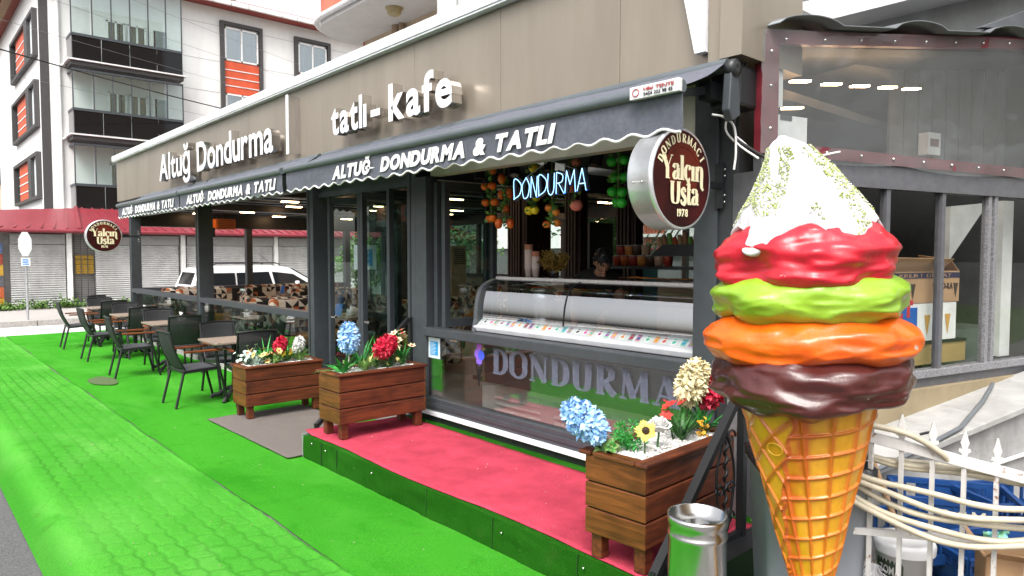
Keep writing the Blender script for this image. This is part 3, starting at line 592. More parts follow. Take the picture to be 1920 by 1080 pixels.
# rear glazing
B().box(-16.7, -2.3, 10.18, 10.28, .15, 1.32).build('rear_parapet', mat('rear_parapet', (.33, .33, .31), rough=.7), CF)
for x in (-16.66, -15.3, -13.95, -12.62, -11.3, -9.9, -8.4, -7.0, -5.6, -4.2): B().box(x, x+.08, 10.16, 10.26, 1.32, 2.5).build('rear_mullion', frame_d, CF)
B().box(-16.7, -2.4, 10.14, 10.28, 1.32, 1.38).build('rear_sill', frame_d, CF)
for x in (-16.58, -15.22, -13.87, -12.54, -11.22, -9.82, -8.32, -6.92, -5.52): B().box(x, x+1.25, 10.2, 10.21, 1.38, 2.5).build('rear_pane', clear, CF)
lettering('t', 'Dondurma', .2, Matrix(((-1, 0, 0, -12.6), (0, 0, 1, 10.13), (0, 1, 0, 1.05), (0, 0, 0, 1))), black_m, CF, split=False, shear=.3)
# pergola ceiling
fab = mat('pergola_fabric', (.42, .43, .44), rough=.8); nodes_of(fab)[3].inputs['Subsurface Weight'].default_value = 0; t_f, N_f, L_f, b_f = nodes_of(fab); tl_ = N_f.new('ShaderNodeBsdfTranslucent'); tl_.inputs[0].default_value = (.6, .6, .58, 1); mx_f = N_f.new('ShaderNodeMixShader'); mx_f.inputs[0].default_value = .45; L_f.new(b_f.outputs[0], mx_f.inputs[1]); L_f.new(tl_.outputs[0], mx_f.inputs[2]); L_f.new(mx_f.outputs[0], N_f['Material Output'].inputs[0]); prof = B().box(-.11, .11, 4.1, 10.1, 2.72, 2.86).mesh('ceiling_slat', black_m)
warm = emat('warm_led', (1, .62, .34), 16)
B().box(-16.65, -5.62, 4.1, 10.1, 2.96, 3.0).build('ceiling_fabric', fab, CF)
lm = B().box(-.045, .045, -.14, .14, -.012, 0).mesh('ceiling_light', warm); xx = [-16.2+k*.58 for k in range(18)]
for k, x in enumerate(xx):
    s = share('ceiling_slat', prof, CF, (x, 0, 0))
    if k % 2 == 0:
        for y in (5.2, 7.0, 8.8): share('ceiling_light', lm, s, (x, y+(k % 4)*.3, 2.716))
for x in (-13.2, -9.6, -6.3): B().box(x-.07, x+.07, 4.1, 10.1, 2.62, 2.72).build('rafter', black_m, CF)
# timber-clad columns
slat = mat('dark_timber', (.05, .022, .014), rough=.5, var=.3, scale=14, stretch=(1, 1, .1)); flat = mat('brown_cladding', (.045, .02, .014), rough=.45)
sx = B().box(0, .028, -.03, 0, .18, 2.9).mesh('cladding_slat', slat); sy = B().box(0, .03, 0, .028, .18, 2.9).mesh('cladding_slat', slat)
for x0, x1, y0, y1 in [(-6.78, -6.48, 6.0, 6.45), (-5.86, -5.66, 6.1, 6.26), (-4.98, -4.76, 6.0, 6.16), (-12.5, -12.2, 8.0, 8.3)]:
    c = B().box(x0, x1, y0, y1, .18, 2.95).build('column', flat, CF)
    for k in range(int((x1-x0)/.05)): share('cladding_slat', sx, c, (x0+.01+k*.05, y0, 0))
    for k in range(int((y1-y0)/.05)): share('cladding_slat', sy, c, (x1, y0+.01+k*.05, 0))
# folded door leaves
def leaf(p, ang, wd, z0, z1, par, name='door_leaf', m=pane):
    d = V((math.cos(ang), math.sin(ang), 0)); P = V(p); l = B()
    for a in (0, wd): l.bar(P+d*a+V((0, 0, z0)), P+d*a+V((0, 0, z1)), .055, .06)
    for z in (z0+.04, z1-.04): l.bar(P+V((0, 0, z)), P+d*wd+V((0, 0, z)), .055, .08)
    o = l.build(name, frame_d, par); B().bar(P+d*.03+V((0, 0, (z0+z1)/2)), P+d*(wd-.03)+V((0, 0, (z0+z1)/2)), .012, z1-z0-.12).build('pane', m, o); return o
B().box(-8.03, -5.95, 3.98, 4.1, 2.5, 2.62).build('door_head', frame_d, CF)
for k, (x, y, a, wd) in enumerate([(-7.86, 4.05, 62, .78), (-7.4, 4.72, -66, .76), (-7.02, 4.02, 70, .8), (-6.62, 4.75, -78, .74)]):
    o = leaf((x, y, 0), R(a), wd, .2, 2.5, CF)
    if k in (0, 2): B().cyl((x+.1, y+.03, 1.05), (x+.1, y-.05, 1.05), .012, n=8).bar((x+.1, y-.05, 1.05), (x+.2, y-.05, 1.05), .02, .02).build('handle', steel, o)
# serving window
sw = B().box(-5.80, -5.62, 3.9, 4.04, .3, 2.56).build('window_jamb', frame_d, CF, bevel=.004)
leaf((-5.56, 4.0, 0), R(80), .55, 1.1, 2.5, CF, 'folded_sash'); leaf((-5.46, 4.02, 0), R(84), .55, 1.1, 2.5, CF, 'folded_sash')
B().box(-5.62, -2.6, 3.86, 4.0, 1.02, 1.10).build('window_sill', frame_d, CF, bevel=.006)
B().box(-5.62, -2.6, 3.93, 3.942, .42, 1.02).build('lower_pane', glass('front_glass', tint=(.9, .92, .91), base=.13), CF)
B().box(-5.62, -2.6, 3.88, 4.0, .30, .42).box(-5.62, -2.6, 3.865, 3.88, .34, .38).build('bottom_frame', frame_d, CF, bevel=.003)
B().box(-5.8, -2.6, 3.845, 3.89, .262, .298).build('drip_strip', alu_w, CF, bevel=.003)
tm = B().box(.003, .497, 3.872, 3.9, .0, .26).mesh('plinth_tile', mat('black_tile', (.018, .018, .02), rough=.18, var=.2))
for k in range(7): share('plinth_tile', tm, CF, (-5.82+k*.5, 0, 0))
B().box(-5.82, -2.3, 3.9, 3.97, .0, .27).build('plinth', mat('grout', (.35, .35, .35)), CF)
# lettering and cone on the lower pane
decal = mat('blue_grey_decal', (.17, .20, .28), rough=.6, scale=30, var=.25, alpha=.55)
D_ = thing('window_decal', (-3.7, 3.925, .75), 'pale blue serif letters spelling DONDURMA across the lower front pane', 'window decal')
xp = -4.66; hgt = .215
WD = sum(PEN[c][0] for c in 'DONDURMA'); sc = (1.95-.0)/(WD+.08*7)
for c in 'DONDURMA':
    b = B(); wv = pen_letter(b, c, Matrix(((sc, 0, 0, xp), (0, 0, -1, 3.9285), (0, hgt, 0, .765), (0, 0, 0, 1))), .25, .085); b.build('letter', decal, D_); xp += (wv+.08)*sc
Dc = thing('cone_decal', (-4.84, 3.925, .62), 'small purple and blue ice cream cone sticker left of the window letters', 'window decal')
for dx, dz, rr, c in [(.0, .36, .035, (.35, .12, .6)), (-.02, .29, .045, (.25, .12, .65)), (.03, .285, .045, (.05, .1, .7)), (.0, .23, .04, (.22, .12, .65))]:
    B().add([(-4.84+dx+rr*math.cos(a), 3.9275-abs(dx)*.02, .62+dz+rr*math.sin(a)) for a in np.linspace(0, 6.28, 19)[:-1]], [tuple(range(18))]).build('scoop_print', mat('decal%.2f' % c[0]+str(dz), c), Dc)
cb = B()
for k in range(5):
    cb.bar((-4.88+k*.02, 3.927, .82), (-4.84-.003*k, 3.927, .64), .002, .004); 
cb.bar((-4.885, 3.927, .82), (-4.795, 3.927, .82), .002, .006).bar((-4.885, 3.927, .82), (-4.84, 3.927, .62), .002, .006).bar((-4.795, 3.927, .82), (-4.84, 3.927, .62), .002, .006).bar((-4.87, 3.927, .76), (-4.81, 3.927, .78), .002, .004).bar((-4.86, 3.927, .71), (-4.82, 3.927, .73), .002, .004)
cb.build('cone_print', black_m, Dc)
# paper notices
def notice(p, d, w_, h, label):
    p = V(p); d = V(d).normalized(); n_ = V((d.y, -d.x, 0)); u = V((0, 0, 1)); o = thing('paper_notice', p, label, 'notice', 'printed paper notices on the glass')
    B().prism([p, p+d*w_, p+d*w_+u*h, p+u*h], n_*.002).build('sheet', mat('paper', (.62, .74, .76), rough=.8), o); q = p+n_*.003; b = B(); bw = B()
    b.prism([q+d*w_*.17+u*h*.15, q+d*w_*.83+u*h*.15, q+d*w_*.83+u*h*.82, q+d*w_*.17+u*h*.82], n_*.001); b.build('print_block', mat('cyan_print', (.02, .30, .62), rough=.8), o)
    for k in range(9):
        q2 = q+n_*.0015+d*w_*.22+u*h*(.2+k*.066); l = rnd.uniform(.35, .55)*w_; bw.prism([q2, q2+d*l, q2+d*l+u*h*.022, q2+u*h*.022], n_*.0005)
    bw.build('print_lines', mat('paper', (.62, .74, .76)), o)
notice((-5.66+.04, 3.926, .80), (1, 0, 0), .19, .2, 'blue printed notice taped to the lower front pane by the planter'); notice((-7.66, 4.25, 1.62), (.5, .86, 0), .27, .3, 'blue printed notice on the glass of a folded door leaf')
# ---------------------------------------------------------------- neighbouring kiosk building at right
P0 = V((-2.1, 4.0, 0)); E1 = V((.2437, .9698, 0)); N1 = V((.9698, -.2437, 0))
def W(s, d, z): return P0+E1*s+N1*d+V((0, 0, z))
def wbox(b, s0, s1, d0, d1, z0, z1, z0b=None, z1b=None):
    z0b = z0 if z0b is None else z0b; z1b = z1 if z1b is None else z1b
    return b.add([W(s0, d0, z0), W(s1, d0, z0b), W(s1, d1, z0b), W(s0, d1, z0), W(s0, d0, z1), W(s1, d0, z1b), W(s1, d1, z1b), W(s0, d1, z1)],
                 [(0, 1, 2, 3), (7, 6, 5, 4), (4, 5, 1, 0), (5, 6, 2, 1), (6, 7, 3, 2), (7, 4, 0, 3)])
K2 = thing('kiosk_annex', W(1.5, -1, 0), 'dark glazed annex with maroon bands and a clear plastic sheet above its windows', 'building')
grey_f = mat('worn_grey_frame', (.085, .085, .095), rough=.5, scale=14, var=.2, col2=(.11, .11, .12)); chipped = mat('chipped_frame', (.30, .30, .31), rough=.6, scale=60, col2=(.07, .07, .08), stretch=(1, 1, 4))
wbox(B(), -.12, 3.6, -.06, .0, 2.30, 2.40).build('head_frame', grey_f, K2); wbox(B(), -.12, 3.6, -.05, .03, 2.24, 2.30).build('window_track', grey_f, K2)
wbox(B(), .1, 3.6, -.06, .03, .93, .985).build('sill_frame', chipped, K2, bevel=.004); wbox(B(), .1, 3.6, -.1, .0, .82, .93).build('lower_frame', grey_f, K2)
wbox(B(), -.14, .08, -.2, .02, 0, 2.3).build('corner_post', grey_f, K2); wbox(B(), -.02, .0, .02, .03, 0, 2.3).build('corner_trim', mat('charcoal_trim', (.055, .052, .052)), K2)
for s in (.45, 1.05, 1.67, 2.25, 2.33, 3.2): wbox(B(), s-.02, s+.02, -.03, .02, .985, 2.24).build('mullion', chipped if s > 2 else grey_f, K2)
kg = glass('annex_glass', tint=(.95, .96, .95), base=.025, gtint=(.45, .45, .45))
for s0, s1 in ((.08, .43), (.47, 1.03), (1.07, 1.65), (1.69, 2.23), (2.35, 3.18)): wbox(B(), s0, s1, -.012, -.004, .985, 2.24).build('window_pane', kg, K2)
mar2 = mat('maroon_band', (.17, .018, .028), rough=.35, scale=7, var=.35, dirt=.4, spec=.6)
wbox(B(), -.1, 3.6, -.04, .012, 2.40, 2.475).build('lower_band', mar2, K2); wbox(B(), -.1, 3.6, -.04, .012, 3.04, 3.12, 3.5, 3.585).build('upper_band', mar2, K2); wbox(B(), -.14, .0, -.04, .014, 2.40, 3.1).build('side_band', mar2, K2)
sc_ = B().sphere((0, 0, 0), .012, 8, 6).mesh('screw', steel)
for k in range(10): share('screw', sc_, K2, W(.1+k*.33, .018, 2.44)); share('screw', sc_, K2, W(.05+k*.34, .018, 3.08+.128*(.05+k*.34)))
for z in (2.55, 2.8, 3.0): share('screw', sc_, K2, W(-.07, .018, z))
def plastic():
    m = glass('plastic_sheet', tint=(.8, .83, .82), base=.03, rough=.08, frost=.15, fcol=(.5, .52, .52), gtint=(.55, .56, .57)); t = m.node_tree; N = t.nodes; L = t.links
    n = N.new('ShaderNodeTexNoise'); n.inputs['Scale'].default_value = 3; tc = N.new('ShaderNodeTexCoord'); L.new(tc.outputs['Object'], n.inputs[0]); bp = N.new('ShaderNodeBump'); bp.inputs['Strength'].default_value = .3; bp.inputs['Distance'].default_value = .03; L.new(n.outputs[0], bp.inputs['Height'])
    for x in N:
        if x.type == 'BSDF_GLOSSY': L.new(bp.outputs[0], x.inputs['Normal'])
    return m
B().grid(60, 16, lambda u, v: W(-.15+3.75*u, .02+.012*mn.noise((u*9, v*3, 0))+.01*mn.noise((u*30, v*9, 0)), 2.40+v*(.72+.44*u)-.03*(1-v)*(1-v)*abs(math.sin(u*9)))).build('plastic_sheet', plastic(), K2)
# interior of the annex
B().prism([W(-.1, -.1, 3.06), W(3.7, -.1, 3.5), V((-5.1, 8.55, 3.5)), V((-2.3, 4.22, 3.06))], (0, 0, .02)).build('ceiling', mat('annex_ceiling', (.05, .052, .055), rough=.6), K2); B().prism([(-2.30, 4.22, 0), (-2.26, 4.22, 0), (-5.16, 8.55, 0), (-5.2, 8.55, 0)], (0, 0, 3.5)).build('rear_wall', mat('annex_wall', (.065, .068, .066), rough=.8, scale=2, var=.5), K2)
wbox(B(), .4, 3.7, -.4, -.1, .0, .1).build('floor', dark_in, K2); wbox(B(), 3.6, 3.7, -3.0, -.05, 0, 3.6).build('end_wall', mat('annex_wall', (.065, .068, .066)), K2)
for k in range(9): wbox(B(), 1.95+k*.19, 1.95+k*.19+.17, -.62, -.6, 2.42, 3.3+k*.02).build('ribbed_panel', mat('ribbed_grey', (.16, .16, .155), rough=.5, var=.2), K2)
for s, d, z in [(.47, -.3, 2.95), (.78, -.3, 2.965), (1.08, -.3, 2.985), (1.39, -.3, 3.01), (1.67, -.3, 3.03), (.34, -.25, 2.75)]: wbox(B(), s, s+.17, d-.02, d+.02, z, z+.012, z+.018, z+.03).build('ceiling_light', warm, K2)
bx = wbox(B(), 2.30, 2.47, -.58, -.5, 2.62, 2.80).build('fuse_box', pvc, K2); wbox(B(), 2.33, 2.44, -.5, -.495, 2.69, 2.75).build('fuse_window', mat('brown_window', (.2, .1, .08), rough=.2), bx)
wb = wbox(B(), -.02, .34, -.12, -.06, 2.47, 2.66).build('wall_cabinet', pvc, K2); wbox(B(), .1, .2, -.06, -.055, 2.63, 2.66).build('vent_slot', dark_in, wb)
wbox(B(), .0, .13, -.1, -.07, 2.71, 3.02).build('white_board', pvc, K2)
wbox(B(), 2.55, 3.1, -.5, -.45, 1.75, 2.2, 2.25, 2.25).build('inner_panel', pvc, K2); wbox(B(), 2.95, 3.1, -.3, -.25, .95, 2.25).build('inner_upright', pvc, K2)
for s0, s1, d0, z0, z1, c in [(1.9, 2.6, -1.0, .9, 1.75, (.015, .015, .017)), (2.2, 2.8, -.7, .6, 1.5, (.02, .02, .022)), (2.0, 2.3, -.9, 1.6, 2.15, (.12, .02, .025))]: wbox(B(), s0, s1, d0-.4, d0, z0, z1).build('cabinet', mat('cab%.3f' % c[0]+str(s0), c, rough=.4), K2)
wbox(B(), 2.0, 3.0, -.6, -.3, .6, 1.2).build('storage_box', mat('box_grey_green', (.10, .12, .11), rough=.5), K2)
# corrugated roof edge
nx = 60
B().grid(nx, 2, lambda u, v: W(-.1+3.75*u, .10-v*1.6, 3.14+.45*u+.055*max(0, math.sin(u*22))**.5*(1 if math.sin(u*22) > 0 else 0)+v*.12)).build('roof_sheet', mat('grey_roof_sheet', (.13, .14, .15), rough=.5, metal=.3), K2, solid=.008)
B().prism([W(2.0, .05, 3.44), W(3.0, .05, 3.56), W(3.0, .05, 3.80)], N1*-.05).build('roof_flashing', mat('grey_roof_sheet', (.13, .14, .15)), K2)
# base wall with coping
wbox(B(), .0, 3.7, .0, .05, .40, .86).build('apron_panel', mat('apron_beige', (.27, .215, .13), rough=.7, dirt=.4), K2)
bw_ = wbox(B(), -.1, 4.2, .05, .42, -.1, .47, -.1, 1.03).build('base_wall', mat('stained_concrete', (.33, .33, .325), rough=.9, scale=3, var=.25, bump=.6, bscale=18, dirt=.8), K2)
cp = B()
for k in range(5): wbox(B(), -.1+k*.86, -.1+k*.86+.855, .03, .47, .47+k*.112, .51+k*.112, .47+(k+1)*.112, .51+(k+1)*.112).build('coping_slab', mat('coping_white', (.36, .355, .345), rough=.7, var=.15, dirt=.6), bw_, bevel=.004)
cab2 = B().tube([W(.3, .5, .58), W(.75, .48, .64), W(1.2, .44, .70), W(1.8, .25, .78), W(2.2, .1, .84)], .014, 8)
tag(cab2.build('grey_conduit', mat('conduit', (.12, .13, .14), rough=.5)), 'grey conduit lying across the white coping of the annex', 'conduit')
tag(B().tube([W(.75, .49, .66), W(.8, .52, .71), W(.74, .52, .745), W(.69, .5, .735)], .008, 6).build('hook', black_m), 'black metal hook on the coping beside the grey conduit', 'hook')
tag(B().tube([W(1.4, .44, .40), W(2.2, .44, .44), W(3.0, .44, .47)], .015, 8).build('wall_pipe', white_p), 'thin pale pipe running along the concrete base wall', 'pipe')
# loose cables on the café corner
for k, (pts, m, l) in enumerate([([(-2.2, 3.80, 2.93), (-2.24, 3.75, 2.7), (-2.27, 3.72, 2.55), (-2.2, 3.74, 2.45), (-2.1, 3.8, 2.36)], white_p, 'white cable'), ([(-2.3, 3.62, 2.62), (-2.24, 3.66, 2.6), (-2.2, 3.7, 2.54), (-2.2, 3.72, 2.4), (-2.21, 3.72, 2.3)], white_p, 'second white cable'), ([(-2.19, 3.8, 2.93), (-2.22, 3.74, 2.62), (-2.22, 3.73, 2.5), (-2.14, 3.78, 2.42), (-2.06, 3.86, 2.35), (-2.0, 3.95, 2.3)], cab, 'black cable'), ([(-2.22, 3.74, 2.5), (-2.1, 3.85, 2.38), (-1.95, 4.0, 2.36), (-1.85, 4.3, 2.42)], white_p, 'long white cable')]):
    tag(B().tube(cr(pts, 6), .007 if m is white_p else .01, 6).build('loose_cable', m), ['white cable hanging from the fascia corner', 'short white cable end drooping beside the awning bracket', 'black cable looping down the dark corner post', 'long white cable looping onto the clear plastic sheet'][k], 'cable', 'loose cables on the corner')
# ---------------------------------------------------------------- fascia letters
acrylic = mat('white_acrylic', (.82, .83, .85), rough=.3, var=.05, dirt=.25)
def channel_sign(text, x0, width, z, size, label, off=.012):
    S = thing('letter_sign', (x0+width/2, 3.66, z), label, 'sign', 'raised letters on the brown fascia')
    for ch, v, f in layout(text, size, .055, off, 0, .055, width, .3):
        M = MF(x0, 3.57, z); b = B(); P = [M @ V(p) for p in v]
        for face in f:
            n = (P[face[1]]-P[face[0]]).cross(P[face[2]]-P[face[1]]); b.m = 0 if abs(n.y) > .9*n.length and P[face[0]].y < 3.57 else 1
            b.f.append(face); b.sm.append(False); b.mi.append(b.m)
        b.v = [tuple(p) for p in P]; b.build('letter', [acrylic, steel], S)
    return S
channel_sign('Altuğ', -13.0, 1.62, 3.07, .60, 'raised white letters of the first shop word at the left of the fascia')
channel_sign('Dondurma', -11.05, 2.78, 3.06, .60, 'raised white letters of the long second word left of the light channel')
channel_sign('tatlı', -6.78, .72, 3.06, .44, 'raised white lower-case letters reading tatlı on the fascia')
channel_sign('-', -5.98, .17, 3.06, .44, 'raised white dash between the two fascia words')
channel_sign('kafe', -5.66, .98, 3.05, .46, 'raised white lower-case letters reading kafe on the fascia', .014)
# ---------------------------------------------------------------- awnings
canvas = mat('awning_canvas', (.098, .104, .130), rough=.75, scale=30, var=.18, bump=.25, bscale=300); canvas.use_backface_culling = False
hem_w = mat('white_piping', (.75, .75, .75), rough=.5); bar_g = mat('awning_bar', (.085, .10, .11), rough=.38, spec=.6)
print_w = mat('white_print', (.78, .78, .78), rough=.6)
def awning(x0, x1, tx0, tw, label):
    A_ = thing('awning', ((x0+x1)/2, 3.4, 2.6), label, 'awning', 'grey awnings along the café front'); n = int((x1-x0)/.045); rs = x0*1.7
    B().grid(n, 8, lambda u, v: (x0+(x1-x0)*u, 3.62-.42*v, 2.905-.195*v-.018*math.sin(v*3.1)-.012*mn.noise((u*(x1-x0)*2.2, v*2, rs))-.006*mn.noise((u*(x1-x0)*9, v*2, rs)))).build('canvas', canvas, A_)
    per = .21; zb = lambda x: 2.475+.014*math.cos(2*math.pi*(x-x0)/per)+.006*mn.noise((x*1.3, 0, 5))
    def val(u, v):
        x = x0+(x1-x0)*u; wv = .024*v*mn.noise((x*2.2, v, 3))+.012*v*mn.noise((x*7, v*1.5, 9))
        return (x, 3.185+wv+.012*v, 2.69+(zb(x)-2.69)*v)
    va = B().grid(int((x1-x0)/.03), 6, val).build('valance', canvas, A_)
    B().tube([(x, 3.198, zb(x)) for x in np.arange(x0, x1, .03)], .009, 6).build('piping', hem_w, va)
    for ch, v, f in layout('ALTUĞ DONDURMA & TATLI', .155, .001, .009, .25, .05, tw, .45):
        M = MF(tx0, 3.176, 2.52); B().add([M @ V(p) for p in v], f).build('letter', print_w, va)
    B().tube([(x0, 3.185, 2.70), (x1, 3.185, 2.70)], .034, 14).build('front_bar', bar_g, A_)
    B().tube([(x0, 3.63, 2.885), (x1, 3.63, 2.885)], .042, 14).build('roller', bar_g, A_)
    for x in (x0+.15, x1-.12):
        B().bar((x, 3.6, 2.76), (x-.02, 3.22, 2.68), .03, .045).build('arm', black_m, A_); B().box(x-.03, x+.05, 3.56, 3.92, 2.70, 2.80).build('wall_bracket', black_m, A_)
    return A_
a1 = awning(-7.17, -2.2, -6.12, 2.98, 'longest grey awning with white lettering above the serving counter')
awning(-10.8, -7.27, -10.47, 3.06, 'middle grey awning with white lettering above the terrace tables')
awning(-14.45, -10.86, -14.1, 3.05, 'far left grey awning with white lettering above the last tables')
pl = B().box(-2.52, -2.19, 3.135, 3.165, 2.665, 2.735).build('maker_plate', mat('plate_silver', (.62, .62, .62), rough=.35), a1, bevel=.003)
lettering('t', 'Hilal TENTE', .026, MF(-2.42, 3.131, 2.703), mat('plate_red', (.4, .03, .04)), pl, split=False, width=.2); lettering('t', '0454 222 98 45', .026, MF(-2.42, 3.131, 2.675), black_m, pl, split=False, width=.19)
B().tube([(-2.475+.022*math.cos(a), 3.132, 2.70+.02*math.sin(a)) for a in np.linspace(0, 6, 14)], .0025, 5).build('plate_emblem', mat('plate_red', (.4, .03, .04)), pl)
end = B().lathe([(.0, -.03), (.05, -.03), (.055, .0), (.05, .03), (.02, .035), (0, .03)], (-2.17, 3.62, 2.86), 20, axis='X').build('roller_end', black_m, a1)
B().prism([(-2.2, 3.58, 2.84), (-2.2, 3.66, 2.84), (-2.2, 3.68, 2.6), (-2.2, 3.60, 2.56), (-2.2, 3.56, 2.62)], (.05, 0, 0)).build('end_bracket', frame_d, a1, bevel=.006)
B().box(-2.36, -2.16, 3.68, 3.9, 2.66, 2.9).build('roller_cover', black_m, a1, bevel=.02)
pb = B().box(-10.98, -10.84, 3.14, 3.16, 2.66, 2.72).box(-7.45, -7.28, 3.14, 3.16, 2.67, 2.73)
# ---------------------------------------------------------------- round projecting signs
choc = mat('sign_chocolate', (.055, .007, .006), rough=.45, scale=3.5, col2=(.016, .003, .003), spec=.15); choc2 = mat('sign_brown', (.11, .016, .008), rough=.45, scale=5, var=.3, spec=.15); cream = mat('cream_print', (.75, .68, .45), rough=.5)
def round_sign(x, y, z, r, bracket_y, label):
    S = thing('round_sign', (x, y, z-r), label, 'sign', 'round projecting signs'); th = .17
    B().lathe([(0, -th), (r*.97, -th), (r, -th+.012), (r, -.022), (r*1.012, -.02), (r*1.012, 0), (r*.985, .004), (r*.955, .004)], (x, y, z), 64, axis='X').build('rim', [mat('sign_rim', (.72, .73, .75), rough=.28, metal=.7, scale=20, var=.08)], S)
    fc = B().lathe([(0, .002), (r*.95, .002)], (x, y, z), 64, False, axis='X').build('face', choc, S)
    B().lathe([(0, .0036), (r*.56, .0036)], (x, y+r*.05, z+r*.22), 48, False, axis='X').build('printed_glow', choc2, fc)
    b = B(); 
    for a0, a1_, rr in ((R(35), R(150), .63), ): b.tube([(x+.004, y+r*rr*math.cos(a), z+r*rr*math.sin(a)) for a in np.linspace(a0, a1_, 30)], r*.008, 6)
    b.build('arc_line', choc2, fc)
    def word(t, y0, z0, h, wtot, T=.25, tn=.05, dep=.0055):
        tw = sum(PEN[c][0] for c in t)-.04*len(t); s = wtot/tw; yy = y0
        for c in t:
            q = B(); w_ = pen_letter(q, c, Matrix(((0, 0, 1, x+dep), (s, 0, 0, yy), (0, h, 0, z0), (0, 0, 0, 1))), T, tn); q.build('letter', cream, fc); yy += (w_-.04)*s
    word('Yalçın', y-r*.68, z-r*.02, r*.42, r*1.4); word('Usta', y-r*.44, z-r*.50, r*.44, r*.98, .25, .05, .009)
    t = 'DONDURMACI'; n = len(t)
    for k, c in enumerate(t):
        a = R(154)-(R(154)-R(33))*k/(n-1); q = B(); s = r*.165; cy, cz = y+r*.72*math.cos(a), z+r*.72*math.sin(a); up = V((0, math.cos(a), math.sin(a))); rt = V((0, math.sin(a), -math.cos(a)))
        wv = PEN[c][0]; o_ = V((x+.0055, cy, cz))-rt*(wv*s*.5)
        M = Matrix(((0, 0, 1, o_.x), (rt.y*s, up.y*s, 0, o_.y), (rt.z*s, up.z*s, 0, o_.z), (0, 0, 0, 1))); pen_letter(q, c, M, .24, .09); q.build('letter', cream, fc)
    lettering('t', '1978', r*.2, MX(x+.0065, y-r*.17, z-r*.74), cream, fc, width=r*.36, ext=.0005, off=.002)
    B().bar((x-.08, y+r-.01, z), (x-.08, bracket_y, z), .04, .04).build('bracket_arm', black_m, S); B().box(x-.11, x-.05, bracket_y-.015, bracket_y, z-.14, z+.14).build('bracket_plate', black_m, S)
    for k in (-.1, -.06, .06, .1): B().sphere((x-.045, bracket_y-.008, z+k), .008, 8, 6).build('bolt', steel, S)
    for k in (.03, .09): B().sphere((x-.03-k, y-r, z-.03), .006, 8, 6).build('rivet', steel, S)
round_sign(-2.33, 3.37, 2.23, .285, 3.9, 'large round chocolate brown sign with cream lettering beside the ice cream statue')
round_sign(-15.9, 3.25, 2.18, .32, 3.9, 'distant round brown sign with cream lettering at the left end of the café')
# ---------------------------------------------------------------- neon sign, hung fruit, spotlights
neon = emat('blue_neon', (.01, .12, 1.0), 2.6); neon_core = emat('neon_core', (.30, .62, 1), 1.5)
NE = {'D': [[(.05, 0), (.05, 1), (.5, .72), (.42, .25), (.02, .02)]], 'O': [[(.3, 1), (.05, .6), (.15, .03), (.4, .1), (.5, .6), (.3, 1)]], 'N': [[(.05, 0), (.1, 1)], [(.1, 1), (.42, 0)], [(.42, 0), (.47, 1)]],
      'U': [[(.08, 1), (.05, .3), (.2, 0), (.4, .2), (.45, 1)]], 'R': [[(.05, 0), (.08, 1)], [(.08, 1), (.42, .85), (.38, .55), (.08, .48)], [(.2, .48), (.5, 0)]], 'M': [[(.03, 0), (.12, 1)], [(.12, 1), (.32, .35)], [(.32, .35), (.55, 1)], [(.55, 1), (.62, 0)]], 'A': [[(.03, 0), (.3, 1)], [(.3, 1), (.52, 0)], [(.12, .32), (.48, .32)]]}
NS = thing('neon_sign', (-4.0, 3.98, 2.25), 'glowing blue neon sign reading DONDURMA hanging above the counter', 'neon sign')
x = -4.42; NW = {'D': .53, 'O': .53, 'N': .52, 'U': .5, 'R': .53, 'M': .68, 'A': .55}; s = .83/sum(NW[c] for c in 'DONDURMA'); hh = .17
zl = lambda x: 2.265+(x+4.42)*.035
back = B()
for c in 'DONDURMA':
    b = B(); bk = B()
    for st in NE[c]:
        P = [np.array(p) for p in (cr(st, 5) if len(st) > 2 else st)]; pts = [(x+p[0]*s, 3.965, zl(x)+p[1]*hh) for p in P]
        b.tube(pts, .0034, 6); back.tube([(q[0], 3.985, q[2]) for q in pts], .022, 6)
    b.build('neon_letter', neon_core, NS); 
    g2 = B()
    for st in NE[c]:
        P = [np.array(p) for p in (cr(st, 5) if len(st) > 2 else st)]; g2.tube([(x+p[0]*s, 3.974, zl(x)+p[1]*hh) for p in P], .009, 6)
    g2.build('neon_glow_tube', neon, NS); x += NW[c]*s
back.build('backing', mat('neon_backing', (.02, .03, .06), rough=.3), NS)
for xa in (-4.3, -3.72): B().tube([(xa, 3.99, zl(xa)+.17), (-4.02, 3.99, 2.56)], .003, 5).build('chain', grey_metal, NS)
def garland(x, z0, z1, fruits, label, y=4.22):
    S = thing('fruit_garland', (x, y, z0), label, 'garland', 'hanging fruit garlands'); st = B().tube([(x, y, 2.84), (x+.01, y, (z0+z1)/2), (x, y, z0)], .007, 6); st.build('stem', mat('garland_stem', (.12, .18, .04)), S)
    lb = B(); rs = random.Random(int(x*100)); 
    for k in range(int((z1-z0)/.035)): leaf_cluster(lb, (x, y, z0+k*.037), (.025, .025, .012), 5, .05, rs)
    lb.build('leaves', mat('garland_leaf', (.08, .22, .03), rough=.5), S)
    for (dx, dz, r, m, sq) in fruits: B().sphere((x+dx, y+rs.uniform(-.03, .03), dz), (r, r, r*sq), 14, 10, lambda u: 1-.12*max(0, u.z)**6).build('fruit', m, S)
org = mat('fruit_orange', (.80, .16, .01), rough=.35, scale=20, var=.15); mng = mat('fruit_mango', (.75, .20, .015), rough=.35, scale=6, col2=(.70, .05, .01)); lem = mat('fruit_lemon', (.80, .62, .02), rough=.4); app = mat('fruit_apple', (.62, .05, .02), rough=.35, scale=8, col2=(.75, .3, .03)); pch = mat('fruit_peach', (.80, .22, .18), rough=.5, scale=8, var=.25); lim = mat('fruit_lime', (.02, .42, .03), rough=.3)
